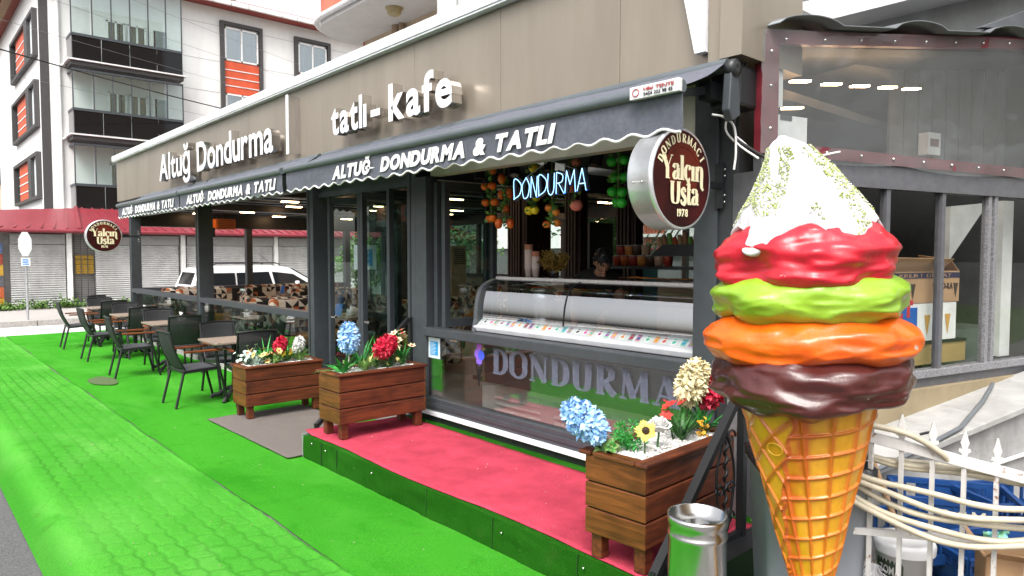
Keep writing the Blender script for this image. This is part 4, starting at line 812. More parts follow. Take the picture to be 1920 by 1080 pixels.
garland(-5.02, 2.1, 2.62, [(0, 2.58, .04, org, .9), (-.06, 2.44, .04, org, .9), (.05, 2.44, .04, org, .9), (-.05, 2.29, .04, org, .9), (.05, 2.29, .04, org, .9), (-.04, 2.14, .04, org, .9), (.03, 2.14, .04, org, .9)], 'garland of round oranges hanging at the left of the counter', 4.22)
garland(-4.87, 2.06, 2.55, [(0, 2.50, .036, mng, 1.4), (-.05, 2.36, .034, mng, 1.4), (.05, 2.37, .034, mng, 1.5), (0, 2.22, .034, mng, 1.4), (-.04, 2.09, .036, mng, 1.4), (.06, 2.09, .036, mng, 1.4)], 'garland of orange-red mangoes beside the oranges', 4.25)
garland(-4.46, 2.17, 2.75, [(0, 2.56, .04, lem, 1.1), (.02, 2.31, .04, lem, 1.1), (-.02, 2.19, .042, lem, 1.0), (.035, 2.19, .038, lem, 1.0)], 'garland of yellow lemons hanging behind the neon sign')
garland(-4.22, 2.06, 2.5, [(.01, 2.33, .036, app, .9), (-.03, 2.20, .038, app, .9), (.03, 2.16, .036, app, .9), (-.04, 2.06, .036, app, .9), (.04, 2.07, .036, app, .9)], 'garland of small red apples below the neon letters')
garland(-3.96, 2.19, 2.6, [(0, 2.56, .04, pch, .9), (-.02, 2.35, .035, pch, 1.2), (0, 2.21, .055, pch, .9)], 'garland of pink peaches under the end of the neon sign')
garland(-3.5, 2.2, 2.62, [(-.04, 2.52, .042, lim, 1), (.05, 2.53, .042, lim, 1), (-.04, 2.40, .042, lim, 1), (.05, 2.40, .04, lim, 1), (-.04, 2.29, .042, lim, 1), (.05, 2.28, .042, lim, 1), (-.03, 2.21, .042, lim, 1), (.045, 2.20, .042, lim, 1)], 'garland of green limes beside the round sign')
TK = thing('track_light', (-4.4, 4.4, 2.8), 'black ceiling track with four cylinder spotlights over the counter', 'track light')
B().box(-5.55, -2.9, 4.385, 4.415, 2.80, 2.84).build('track', black_m, TK)
for x, t in ((-5.4, .25), (-4.9, .3), (-4.42, .1), (-3.85, -.15)):
    B().cyl((x, 4.4, 2.80), (x, 4.4, 2.70), .014, n=8).build('stem', black_m, TK); d = V((t, -.25, -1)).normalized(); c = V((x, 4.4, 2.66))
    h_ = B().cyl(c-d*.06, c+d*.13, .052, n=20).build('spotlight_head', black_m, TK); B().cyl(c+d*.125, c+d*.132, .04, n=16).build('reflector', steel, h_)
# ---------------------------------------------------------------- ice cream counter
FZ = thing('ice_cream_counter', (-3.9, 4.5, .18), 'curved glass ice cream counter with a white front rail and flavour cards', 'counter')
x0, x1 = -5.02, -2.62; fw = mat('freezer_white', (.76, .77, .79), rough=.3); zb = 1.10
cab_m = mat('cabinet_cream', (.70, .68, .64), rough=.35, metal=.2)
lc = B().box(-5.25, x1, 4.3, 5.0, .2, .58).build('lower_cabinet', cab_m, FZ); B().box(-5.35, x1, 4.26, 5.05, .58, .62).build('cabinet_top', steel, FZ)
for x in (-5.05, -4.25, -3.45):
    for k in range(5): B().prism([(x, 4.30, .28+k*.058), (x, 4.275, .265+k*.058), (x, 4.30, .255+k*.058)], (.62, 0, 0)).build('louvre', cab_m, lc)
bs = B().box(x0+.02, x1, 4.12, 4.95, .62, 1.10).build('body', mat('counter_body', (.05, .05, .055), rough=.4), FZ)
B().prism([(x0, 4.02, zb), (x0, 4.0, zb+.045), (x0, 4.03, zb+.065), (x0, 4.16, zb+.065), (x0, 4.16, zb)], (x1-x0, 0, 0)).build('front_rail', fw, FZ, bevel=.008)
strip = [(4.03, zb+.067), (4.10, zb+.125)]
B().prism([(x0+.02, 4.03, zb+.065), (x0+.02, 4.10, zb+.123), (x0+.02, 4.12, zb+.065)], (x1-x0-.02, 0, 0)).build('card_strip', mat('strip_white', (.62, .66, .66), rough=.35), FZ)
gl = [(4.06+.36*(.25*v*v+.36*v**10), zb+.12+.36*v) for v in np.linspace(0, 1, 14)]
gmat = glass('counter_glass', tint=(.84, .88, .92), base=.38)
for xa, xb in ((x0+.03, -3.93), (-3.915, x1)):
    B().grid(1, 13, lambda u, v: (xa+(xb-xa)*u, *gl[round(v*13)])).build('curved_glass', gmat, FZ)
B().tube([(-3.922, y-.004, z) for y, z in gl], .005, 6).build('glass_joint', black_m, FZ)
yt, zt = gl[-1]
B().box(x0+.02, x1, yt-.02, yt+.03, zt-.012, zt+.02).build('top_rail', steel, FZ, bevel=.004); B().box(x0, x1, yt+.03, yt+.34, zt-.005, zt+.012).build('top_shelf', mat('top_black', (.015, .015, .016), rough=.2), FZ)
prof_ = [(y-.035, z-.005) for y, z in gl]+[(yt+.1, zt), (yt+.08, zt-.06)]+[(y+.045, z-.02) for y, z in gl[::-1]]+[(4.12, zb), (4.0, zb)]
B().prism([(x0-.02, y, z) for y, z in prof_], (.05, 0, 0)).build('end_panel', mat('end_grey', (.10, .11, .12), rough=.35), FZ)
B().box(x0+.05, x1, 4.15, 4.85, 1.08, 1.115).build('tub_deck', mat('tub_deck', (.55, .57, .6), rough=.3, metal=.3), FZ)
rs = random.Random(4); flav = [(.75, .7, .6), (.5, .05, .1), (.7, .35, .05), (.12, .05, .03), (.35, .5, .1), (.75, .75, .72), (.6, .2, .3), (.65, .5, .1)]
for k in range(9):
    for r_i in range(2):
        xa = x0+.12+k*.26; ya = 4.2+r_i*.32; tb_ = B().box(xa, xa+.235, ya, ya+.29, 1.09, 1.135).build('tub', steel, FZ)
        c = flav[(k*2+r_i) % 8]; B().grid(8, 8, lambda u, v: (xa+.012+.21*u, ya+.012+.265*v, 1.136+.045*math.sin(u*3.1)*math.sin(v*3.1)+.012*mn.noise((u*5+k, v*5, r_i)))).build('ice_cream_fill', mat('flav%d' % ((k*2+r_i) % 8), c, rough=.5, var=.2), tb_)
wc = mat('card_white', (.75, .75, .73), rough=.5); cardc = [(.02, .02, .02), (.05, .35, .6), (.7, .08, .05), (.02, .45, .25), (.5, .02, .06), (.75, .6, .05), (.3, .02, .15), (.7, .05, .35), (.25, .4, .1), (.05, .5, .35), (.75, .35, .02), (.05, .1, .35), (.75, .3, .05), (.4, .05, .4), (.1, .5, .6)]
dy, dz = .07, .058; ln = math.hypot(dy, dz); 
for k in range(31):
    xa = x0+.09+k*.076+(.018 if k % 3 else 0)-.012*(k % 3); xa += .004*rs.uniform(-1, 1); wd = .042
    p = lambda u, v, h: (xa+u*wd, 4.033+dy*(.12+.76*v)-dz/ln*h, zb+.067+dz*(.12+.76*v)+dy/ln*h)
    cd = B().add([p(0, 0, .001), p(1, 0, .001), p(1, 1, .001), p(0, 1, .001)], [(0, 1, 2, 3)]); cc = cardc[(k*7) % 15]; bgm = wc if k % 3 == 0 or k % 5 == 1 else mat('cardbg%d' % ((k*7) % 15), tuple(.25+.6*c for c in cardc[(k*4+2) % 15]))
    o = cd.build('flavour_card', bgm, FZ); q = B()
    for cxy in ((.4, .36), (.65, .42)): q.add([p(cxy[0]+.2*math.cos(a), cxy[1]+.2*math.sin(a), .002) for a in np.linspace(0, 6.28, 11)[:-1]], [tuple(range(10))])
    q.add([p(.2, .72, .002), p(.85, .72, .002), p(.85, .84, .002), p(.2, .84, .002)], [(0, 1, 2, 3)])
    q.build('fruit_print', mat('cardink%d' % ((k*7) % 15), cc), o)
CN = thing('steel_churn', (-4.75, 4.45, 1.12), 'shiny steel churn standing inside the left end of the glass counter', 'churn')
chrome = mat('chrome', (.60, .59, .58), rough=.24, metal=1, var=.1, scale=30, stretch=(1, 1, .15), dirt=.2)
B().lathe([(.0, 0), (.11, 0), (.115, .02), (.10, .06), (.105, .10), (.10, .24), (.11, .27), (.09, .30), (.09, .345)], (-4.72, 4.62, 1.14), 32).build('body', chrome, CN); B().lathe([(.11, .0), (.13, .015), (.11, .03)], (-4.72, 4.62, 1.45), 32).build('collar', chrome, CN)
# things on and behind the counter
cupm = mat('paper_cup', (.42, .13, .07), rough=.6, scale=14, col2=(.55, .25, .16)); cuplip = mat('cup_lip', (.62, .5, .45))
for j, (x, n) in enumerate([(-4.93, 14), (-4.83, 10)]):
    for k in range(n):
        c = B().lathe([(.0, 0), (.03, 0), (.039, .085), (.042, .088), (.042, .094), (.036, .09)], (x, 4.62, zt+.012+k*.0165), 18).build('paper_cup', cupm if k > n-4 else cuplip)
        tag(c, 'paper cup %s from the bottom of the %s stack on the counter' % (['first', 'second', 'third', 'fourth', 'fifth', 'sixth', 'seventh', 'eighth', 'ninth', 'tenth', 'eleventh', 'twelfth', 'thirteenth', 'fourteenth'][k], ['taller', 'shorter'][j]), 'cup', 'stacked paper cups')
FB = thing('dried_flowers', (-4.62, 4.66, zt), 'bunch of dried mustard yellow flowers on the counter top', 'dried flowers'); b = B(); st = B(); rs = random.Random(9)
for k in range(60):
    d = V((rs.gauss(0, .55), rs.gauss(0, .4), 1)).normalized(); l = rs.uniform(.12, .27); base = V((-4.62, 4.66, zt+.012)); p = base+d*l; st.tube([base, base+d*l*.6, p], .0018, 4)
    for q in range(4): leaf_cluster(b, base+d*l*(.5+.14*q), (.014, .014, .012), 7, .028, rs)
b.build('blossom', mat('mustard_bloom', (.20, .12, .012), rough=.8, var=.4), FB); st.build('stems', mat('dry_stem', (.12, .08, .02)), FB)
B().lathe([(0, 0), (.04, 0), (.045, .05), (.03, .1)], (-4.62, 4.66, zt+.012), 18).build('vase', black_m, FB)
# assistant
def person():
    P = thing('person', (-4.55, 5.25, .18), 'person in a black t-shirt bending over the ice cream counter', 'person')
    skin = mat('skin', (.40, .20, .13), rough=.5, var=.08); shirt = mat('black_shirt', (.010, .010, .011), rough=.85); hair = mat('black_hair', (.008, .007, .007), rough=.45, scale=60, stretch=(1, 1, .2), bump=.5)
    def skinm(name, verts, edges, rad, m, sub=2, par=P):
        me = bpy.data.meshes.new(name); me.from_pydata(verts, edges, []); o = bpy.data.objects.new(name, me); COL.objects.link(o); o.parent = par
        l = V((0, 0, 0)); p = par
        while p is not None: l += p.location; p = p.parent
        o.location = -l
        md = o.modifiers.new('skin', 'SKIN'); md.use_smooth_shade = True
        for i, r_ in enumerate(rad): v = me.skin_vertices[0].data[i]; v.radius = r_ if hasattr(r_, '__len__') else (r_, r_); v.use_root = i == 0
        s_ = o.modifiers.new('sub', 'SUBSURF'); s_.levels = s_.render_levels = sub; me.materials.append(m); return o
    hx, hy, hz = -4.36, 5.05, 1.735
    # pelvis, spine, neck, head core, arms, legs
    v = [(-4.72, 5.32, 1.0), (-4.70, 5.28, 1.2), (-4.62, 5.22, 1.42), (-4.52, 5.15, 1.56), (-4.45, 5.10, 1.63), (-4.40, 5.07, 1.68),
         (-4.64, 5.02, 1.53), (-4.55, 4.86, 1.34), (-4.38, 4.68, 1.22), (-4.30, 4.60, 1.18),
         (-4.44, 5.34, 1.52), (-4.30, 5.25, 1.32), (-4.22, 4.98, 1.28), (-4.2, 4.88, 1.26),
         (-4.80, 5.25, .95), (-4.78, 5.22, .6), (-4.80, 5.24, .22), (-4.66, 5.42, .95), (-4.62, 5.38, .6), (-4.64, 5.4, .22)]
    e = [(0, 1), (1, 2), (2, 3), (3, 4), (4, 5), (3, 6), (6, 7), (7, 8), (8, 9), (3, 10), (10, 11), (11, 12), (12, 13), (0, 14), (14, 15), (15, 16), (0, 17), (17, 18), (18, 19)]
    r_ = [(.13, .1), (.125, .09), (.13, .09), (.09, .07), .045, .05, .055, .045, .038, .03, .07, .05, .038, .03, .09, .07, .05, .09, .07, .05]
    body = skinm('body', v, e, r_, skin)
    ts = skinm('t_shirt', [v[0], v[1], v[2], v[3], (-4.455, 5.11, 1.635), v[6], (-4.6, 4.94, 1.43), v[10], (-4.37, 5.3, 1.42)], [(0, 1), (1, 2), (2, 3), (3, 4), (3, 5), (5, 6), (3, 7), (7, 8)], [(.19, .16), (.19, .155), (.215, .165), (.185, .15), .09, .115, .095, .115, .095], shirt)
    # head, looking down to the right
    hd = B().sphere((0, 0, 0), (.078, .095, .115), 28, 20, lambda u: 1-.10*max(0, -u.z)*(abs(u.x))-.05*max(0, -u.z)+.04*max(0, -u.y))
    hd.sphere((0, -.098, -.02), (.014, .02, .026), 10, 8); hd.sphere((0, -.088, -.066), (.026, .012, .008), 10, 6); hd.sphere((0, -.09, -.095), (.024, .016, .016), 10, 6)
    for sx_ in (-1, 1): hd.sphere((sx_*.079, .012, -.01), (.012, .022, .034), 10, 8); hd.sphere((sx_*.032, -.082, .012), (.014, .008, .007), 8, 6)
    HM = Matrix.Translation((hx, hy, hz)) @ Matrix.Rotation(R(52), 4, 'Z') @ Matrix.Rotation(R(34), 4, 'X')
    ho = hd.xform(HM).build('head', skin, P)
    hb = B().sphere((0, .012, .022), (.088, .102, .115), 30, 22, lambda u: (1.03+.05*mn.noise((u.x*5, u.y*5, u.z*5))) if (u.z > .12-.55*max(0, u.y) or u.y > .35 and u.z > -.55) else .75)
    for k in range(140):
        a = rnd.uniform(0, 6.28); el = rnd.uniform(.05, 1.4); u = V((math.cos(a)*math.cos(el), math.sin(a)*math.cos(el), math.sin(el))); p = V((u.x*.088, .012+u.y*.102, .022+u.z*.115)); t_2 = V((rnd.uniform(-.4, .4), -.6, -.2)).normalized()*.03
        hb.tube([p, p+u*.012+t_2*.6, p+u*.006+t_2], [.006, .005, .001], 4)
    hb.xform(HM).build('hair', hair, ho)
    eb = B()
    for sx_ in (-1, 1): eb.bar((sx_*.018, -.09, .028), (sx_*.048, -.078, .03), .008, .006); eb.sphere((sx_*.032, -.0895, .012), (.006, .003, .005), 8, 6)
    eb.xform(HM).build('eyebrows', hair, ho)
    # hands with fingers
    for wr, d in ((V((-4.30, 4.60, 1.18)), V((.45, -.6, -.6))), (V((-4.2, 4.88, 1.26)), V((.3, -.7, -.6)))):
        d = d.normalized(); sd_ = d.cross(V((0, 0, 1))).normalized(); vv = [tuple(wr), tuple(wr+d*.05)]; ee = [(0, 1)]; rr = [(.026, .018), (.034, .018)]
        for f in range(4):
            o_ = sd_*(f-1.5)*.018; i = len(vv); vv += [tuple(wr+d*.075+o_), tuple(wr+d*(.105+.006*(f in (1, 2)))+o_+V((0, 0, -.012))), tuple(wr+d*(.12+.006*(f in (1, 2)))+o_+V((0, 0, -.03)))]; ee += [(1, i), (i, i+1), (i+1, i+2)]; rr += [.009, .008, .007]
        i = len(vv); vv += [tuple(wr+d*.045+sd_*.036), tuple(wr+d*.075+sd_*.045+V((0, 0, -.015)))]; ee += [(1, i), (i, i+1)]; rr += [.01, .008]
        skinm('hand', vv, ee, rr, skin, 1)
person()
# fridge, shelf with cups, back counter
FR = thing('drinks_fridge', (-6.8, 7.5, .18), 'tall black drinks fridge with a glass door behind the assistant', 'fridge')
B().box(-7.05, -6.55, 7.3, 7.8, .18, 2.25).build('body', mat('fridge_black', (.012, .012, .013), rough=.35), FR); B().box(-7.0, -6.62, 7.285, 7.3, .4, 2.1).build('glass_door', glass('fridge_glass', tint=(.05, .06, .06), base=.15), FR); B().box(-6.61, -6.58, 7.25, 7.3, .9, 1.5).build('handle', steel, FR)
SH = thing('back_shelf', (-4.2, 5.6, .18), 'black back shelf stacked with sauce cups behind the counter', 'shelf')
B().box(-4.75, -3.66, 5.5, 5.75, 1.66, 1.69).build('board', black_m, SH); B().box(-4.75, -4.71, 5.5, 5.75, .18, 1.66).build('side', black_m, SH); B().box(-4.71, -3.66, 5.5, 5.75, 1.3, 1.33).build('board', black_m, SH)
sauce = [(.30, .04, .02), (.38, .10, .02), (.25, .03, .02), (.5, .2, .05), (.06, .03, .02), (.45, .3, .2)]
for r_i in range(2):
    for k in range(7 if r_i == 0 else 4):
        x = -4.66+k*.105+(.05 if r_i else 0); z = 1.69+r_i*.105; c = B().lathe([(0, 0), (.04, 0), (.05, .085), (.05, .095), (0, .097)], (x, 5.62, z), 16)
        o = thing('sauce_cup', (x, 5.62, z), '%s cup from the left on the %s tier of the back shelf' % (['first', 'second', 'third', 'fourth', 'fifth', 'sixth', 'seventh', 'eighth'][k], ['lower', 'upper'][r_i]), 'cup', 'sauce cups on the back shelf')
        c.build('cup', mat('sauce%d' % ((k+r_i*2) % 6), sauce[(k+r_i*2) % 6], rough=.3), o); B().lathe([(0, .098), (.053, .098), (.053, .106), (0, .106)], (x, 5.62, z), 16).build('lid', mat('cup_lid', (.4, .4, .4), rough=.2), o)
BC = thing('cone_tray', (-3.95, 5.62, 1.69), 'black tilted tray of cones and spoons at the shelf end', 'tray')
B().prism([(-4.2, 5.56, 1.79), (-3.66, 5.56, 1.79), (-3.66, 5.56, 1.90), (-4.05, 5.56, 1.90)], (0, .15, 0)).build('tray', black_m, BC)
for k in range(8): B().tube([(-4.1+k*.055, 5.62, 1.88), (-4.13+k*.06, 5.6, 1.97+.02*(k % 3))], [.03, .022], 8).build('cone', mat(['wafer', 'wafer_dark', 'spoon_green', 'wafer_red'][k % 4], [(.55, .35, .18), (.4, .2, .1), (.15, .4, .08), (.5, .1, .03)][k % 4]), BC)
tag(B().box(-7.1, -6.5, 8.3, 8.8, .18, 1.72).build('turquoise_freezer', mat('turquoise', (.05, .42, .47), rough=.4)), 'turquoise box freezer standing behind the assistant', 'freezer')
tag(B().grid(30, 6, lambda u, v: (-3.9+u*1.2, 4.72+v*.2, zt+.014+.018*abs(mn.noise((u*9, v*4, 3)))+.006)).build('orange_cloth', mat('orange_cloth', (.65, .22, .03), rough=.8)), 'crumpled orange cloth along the counter top', 'cloth')
# ---------------------------------------------------------------- café seating inside
def tri_fabric():
    m = mat('triangle_fabric', (.5, .45, .38), rough=.9); t, N, L, b = nodes_of(m)
    def mth(op, a, b2=None):
        n = N.new('ShaderNodeMath'); n.operation = op
        for k, q in enumerate((a, b2)):
            if q is None: continue
            if isinstance(q, (int, float)): n.inputs[k].default_value = q
            else: L.new(q, n.inputs[k])
        return n.outputs[0]
    tc = N.new('ShaderNodeTexCoord'); sx_ = N.new('ShaderNodeSeparateXYZ'); L.new(tc.outputs['Object'], sx_.inputs[0])
    u = mth('MULTIPLY', mth('ADD', sx_.outputs[0], mth('MULTIPLY', sx_.outputs[1], .83)), 9.5); v = mth('MULTIPLY', mth('ADD', sx_.outputs[2], mth('MULTIPLY', sx_.outputs[1], .37)), 9.5)
    cu, cv = mth('FLOOR', u), mth('FLOOR', v); fu, fv = mth('FRACT', u), mth('FRACT', v)
    par = mth('MODULO', mth('ABSOLUTE', mth('ADD', cu, cv)), 2.0); fu2 = mth('ABSOLUTE', mth('SUBTRACT', par, fu)); di = mth('GREATER_THAN', fu2, fv)
    cb_ = N.new('ShaderNodeCombineXYZ'); L.new(cu, cb_.inputs[0]); L.new(cv, cb_.inputs[1]); L.new(mth('MULTIPLY', di, 7.3), cb_.inputs[2]); wn = N.new('ShaderNodeTexWhiteNoise'); L.new(cb_.outputs[0], wn.inputs[0])
    r = N.new('ShaderNodeValToRGB'); r.color_ramp.interpolation = 'CONSTANT'; e = r.color_ramp.elements; e[0].color = (.016, .013, .012, 1); e[1].position = .42; e[1].color = (.60, .53, .43, 1)
    for p, c in ((.74, (.38, .10, .03, 1)), (.84, (.25, .19, .14, 1)), (.92, (.64, .58, .5, 1))): k = e.new(p); k.color = c
    L.new(wn.outputs[0], r.inputs[0]); L.new(r.outputs[0], b.inputs['Base Color']); return m
trif = tri_fabric(); mustard = mat('mustard_velvet', (.42, .20, .02), rough=.8)
def sofa_proto():
    S = thing('booth_sofa', (0, 0, .18), 'x', 'sofa', 'patterned booth sofas inside the café')
    B().box(-.6, .6, -.3, .35, .12, .30).build('base', black_m, S, False)
    B().box(-.58, .58, -.25, .38, .30, .44).build('seat_cushion', mustard, S, False, bevel=.04, seg=3)
    def bk(u, v):
        a = math.pi*u; x = -.62*math.cos(a)*(1.0 if abs(math.cos(a)) < .97 else 1.0); y = -.34+.0*a+(.32 if abs(math.cos(a)) > .9 else 0)*(abs(math.cos(a))-.9)*10
        return x, y
    for nm, bx_ in (('backrest', (-.62, .62, -.42, -.24, .1, .95)), ('arm', (-.66, -.54, -.40, .25, .1, .80)), ('arm', (.54, .66, -.40, .25, .1, .80))): B().box(*bx_).build(nm, trif, S, False, bevel=.05, seg=3)
    return S
sp = sofa_proto(); spots = [(-15.6, 4.75, 90, 'first sofa behind the left end of the low glass wall'), (-14.35, 4.85, -90, 'second sofa behind the left end of the low glass wall'), (-11.15, 4.75, 90, 'sofa behind the low glass wall, nearest the middle post'), (-9.95, 4.9, -90, 'patterned sofa beside the white post by the folded door'),
    (-16.0, 6.6, 90, 'far sofa against the left end railing'), (-15.0, 7.6, -90, 'tall-looking sofa in front of the white van'), (-13.6, 6.6, 90, 'middle row sofa left of the orange heater view'), (-12.5, 6.9, -90, 'middle row sofa facing the orange heater'), (-9.3, 6.3, 90, 'sofa seen through the open doorway'), (-8.4, 5.6, 180, 'sofa back with black cross frame just inside the doorway'),
    (-14.2, 9.4, 180, 'rear row sofa below the left rear window'), (-11.9, 9.4, 180, 'rear row sofa below the middle rear window'), (-9.2, 8.8, 180, 'rear sofa behind the serving window jamb'), (-7.6, 7.6, 90, 'sofa with mustard seat left of the ice cream counter')]
for k, (x, y, a, l) in enumerate(spots):
    if k == 0: sp.location = (x, y, .18); sp.rotation_euler = (0, 0, R(a)); sp['label'] = l
    else: copy_tree(sp, None, (x, y, .18), R(a), l)
bf = thing('black_partition', (-8.45, 5.2, .18), 'black metal partition with crossed bars inside the doorway', 'partition'); b = B().box(-9.1, -7.75, 5.18, 5.22, .9, .98).box(-9.1, -9.05, 5.18, 5.22, .18, .95).box(-7.8, -7.75, 5.18, 5.22, .18, .95).bar((-9.1, 5.2, .2), (-7.75, 5.2, .9), .03, .05).bar((-9.1, 5.2, .9), (-7.75, 5.2, .2), .03, .05); b.build('frame', black_m, bf)
granite = mat('granite_top', (.36, .29, .23), rough=.45, scale=55, col2=(.14, .10, .08), detail=6)
def tissue_box(p, label, card=False):
    x, y, z = p; T = thing('napkin_box', p, label, 'napkin box', 'white napkin boxes on tables'); B().box(x-.065, x+.065, y-.05, y+.05, z, z+.085).build('box', pvc, T, bevel=.01); b = B()
    b.grid(8, 6, lambda u, v: (x-.04+.09*u+.01*v, y-.012+.03*math.sin(u*5+v*2)*(.5+.5*v), z+.085+.06*v+.012*math.sin(u*4)*v)); b.build('napkin', mat('tissue', (.8, .8, .8), rough=.9), T)
for k, (x, y) in enumerate([(-14.95, 4.75), (-10.55, 4.8), (-13.05, 6.75), (-15.5, 7.0), (-9.2, 5.1)]):
    T = thing('inside_table', (x, y, .18), ['inside table at the left end behind the glass wall', 'inside table nearest the folded doors', 'inside table in the middle row', 'inside table by the left end railing', 'inside table beside the crossed partition'][k], 'table', 'tables inside the café')
    B().box(x-.4, x+.4, y-.32, y+.32, .88, .92).build('top', granite, T, bevel=.004); B().cyl((x, y, .2), (x, y, .88), .035, n=12).build('column', black_m, T); B().box(x-.25, x+.25, y-.2, y+.2, .18, .2).build('base', black_m, T)
    tissue_box((x+.1, y-.1, .92), 'white napkin box on the %s inside table' % ['leftmost', 'nearest', 'middle row', 'railing-side', 'partition-side'][k])
    cdm = mat('menu_blue', (.02, .16, .55), rough=.4, scale=40, var=.4); tag(B().prism([(x-.12, y-.26, .92), (x+.08, y-.26, .92), (x+.08, y-.22, 1.09), (x-.12, y-.22, 1.09)], (0, .004, 0)).build('menu_card', cdm), 'blue standing menu card on the %s inside table' % ['leftmost', 'nearest', 'middle row', 'railing-side', 'partition-side'][k], 'menu card', 'blue menu cards')
HT = thing('space_heater', (-16.4, 5.9, 2.3), 'orange and black heater hung from the ceiling beam', 'heater')
B().box(-16.5, -16.25, 5.55, 6.0, 2.38, 2.62).build('case', mat('heater_orange', (.65, .13, .01), rough=.45), HT, bevel=.02); B().box(-16.45, -16.3, 5.35, 5.56, 2.2, 2.42).build('motor', black_m, HT, bevel=.03); B().bar((-16.4, 5.8, 2.62), (-16.4, 5.8, 2.8), .04, .04).build('hanger', black_m, HT); b = B()
for k in range(5): b.box(-16.248, -16.24, 5.6, 5.95, 2.42+k*.04, 2.43+k*.04)
b.build('front_slots', black_m, HT)
TV = thing('television', (-11.2, 7.2, 2.4), 'flat television hung under the ceiling near the doorway', 'television')
tvb = B().bar((-11.7, 7.0, 2.66), (-10.72, 7.3, 2.66), .05, .58).build('case', black_m, TV)
u_ = V((.98, .3, 0)).normalized(); n_ = V((.3, -.98, 0)).normalized(); o_ = V((-11.69, 7.0, 0))+n_*.028
def tvq(b, pts, h): return b.add([o_+u_*p[0]+n_*h+V((0, 0, p[1])) for p in pts], [tuple(range(len(pts)))])
sc1 = tvq(B(), [(.02, 2.42), (1.0, 2.42), (1.0, 2.92), (.02, 2.92)], 0).build('screen', emat('tv_red', (.10, .028, .02), .35), TV)
tvq(B(), [(.68, 2.5), (.96, 2.5), (.94, 2.72), (.86, 2.76), (.78, 2.76), (.71, 2.7)], .002).build('screen_suit', emat('tv_suit', (.015, .02, .03), .3), sc1); tvq(B(), [(.80, 2.76), (.86, 2.76), (.885, 2.80), (.88, 2.86), (.83, 2.88), (.785, 2.86), (.78, 2.80)], .003).build('screen_face', emat('tv_face', (.25, .14, .1), .3), sc1); tvq(B(), [(.815, 2.55), (.845, 2.55), (.85, 2.74), (.81, 2.74)], .003).build('screen_tie', emat('tv_tie', (.02, .04, .25), .4), sc1)
B().bar((-11.2, 7.25, 2.9), (-11.2, 7.25, 3.0), .05, .05).build('mount', black_m, TV)
AC = thing('cabinet_fridge', (-12.6, 9.5, .18), 'tall beige cabinet standing by the rear window', 'cabinet'); B().box(-12.75, -12.4, 9.3, 9.7, .18, 2.0).build('body', mat('beige_cabinet', (.4, .33, .26)), AC, bevel=.01); b = B()
for k in range(8): b.box(-12.4, -12.38, 9.35, 9.65, 1.6+k*.045, 1.62+k*.045)
b.build('vent_slats', black_m, AC)
# ---------------------------------------------------------------- terrace tables and chairs
mesh_m = bpy.data.materials.new('chair_mesh'); MATS['chair_mesh'] = mesh_m; mesh_m.use_nodes = True; t, N, L, bb_ = nodes_of(mesh_m)
bb_.inputs['Base Color'].default_value = (.022, .023, .026, 1); bb_.inputs['Roughness'].default_value = .7; bb_.inputs['Alpha'].default_value = .82
seat_m = mat('chair_seat', (.052, .054, .062), rough=.75, bump=.4, bscale=300); alum = mat('chair_frame', (.010, .010, .011), rough=.38); arm_w = wood('arm_wood', '8a4a28', '5c2c15', 'Y', .4)
def chair_proto():
    S = thing('armchair', (0, 0, 0), 'x', 'chair', 'black mesh armchairs on the terrace')
    for s in (-1, 1):
        B().tube([(s*.235, .30, 0), (s*.24, .20, .44), (s*.245, .17, .635)], .016, 8).build('leg', alum, S, False)
        B().tube([(s*.235, -.30, 0), (s*.225, -.20, .42)], .016, 8).build('leg', alum, S, False)
        B().bar((s*.235, .22, .43), (s*.225, -.22, .41), .022, .035).build('seat_rail', alum, S, False)
        B().box(s*.25-.022, s*.25+.022, -.20, .24, .635, .66).build('armrest', arm_w, S, False, bevel=.006)
    B().bar((-.235, -.2, .41), (.235, -.2, .41), .022, .03).bar((-.235, .2, .43), (.235, .2, .43), .022, .03).build('seat_frame', alum, S, False)
    B().grid(12, 10, lambda u, v: (-.22+.44*u, -.2+.43*v, .43+.012*math.sin(3.1*v)-.02*math.sin(3.1*u)*math.sin(3.1*v)+.012*v)).build('seat', seat_m, S, False, solid=.012)
    back = lambda v: (-.19-.15*v-.03*math.sin(v*3.1), .44+.44*v)
    bf_ = B()
    for s in (-1, 1): bf_.tube([(s*.225, *back(v)) for v in np.linspace(0, 1, 10)], .013, 8)
    bf_.tube([(x, back(1)[0]-.03*(1-(x/.225)**2), back(1)[1]+.012*(1-(x/.225)**2)) for x in np.linspace(-.225, .225, 12)], .013, 8); bf_.build('back_frame', alum, S, False)
    B().grid(12, 12, lambda u, v: (-.222+.444*u, back(v)[0]-.03*(1-(2*u-1)**2), back(v)[1]+.01*(1-(2*u-1)**2)*v)).build('backrest', mesh_m, S, False, solid=.006)
    return S
cp_ = chair_proto(); first = True
names = ['table nearest the planter', 'second table from the planter', 'third table from the planter', 'farthest terrace table']
tabs = [(-8.80, 3.2), (-11.72, 3.27), (-13.72, 3.25), (-15.98, 3.28)]
CH = []
for k, (cx, ex, wx, a1_, a2, a3, yo) in enumerate([(-8.85, -8.22, -9.55, 2, 84, -86, 2.74), (-11.47, -11.0, -12.42, -3, 88, -92, 2.70), (-13.66, -13.3, -14.5, 1, 90, -90, 2.74), (-15.69, -15.5, -16.6, -2, 93, -88, 2.74)]):
    CH += [(cx, yo, a1_, 'black mesh armchair on the street side of the '+names[k]), (ex-.28, 3.28, a2, 'black mesh armchair with its back to the viewer at the '+names[k]), (wx+.28, 3.3, a3, 'black mesh armchair on the far side of the '+names[k])]
CH.append((-17.35, 3.6, -60, 'black mesh armchair standing beyond the last terrace table by the end post'))
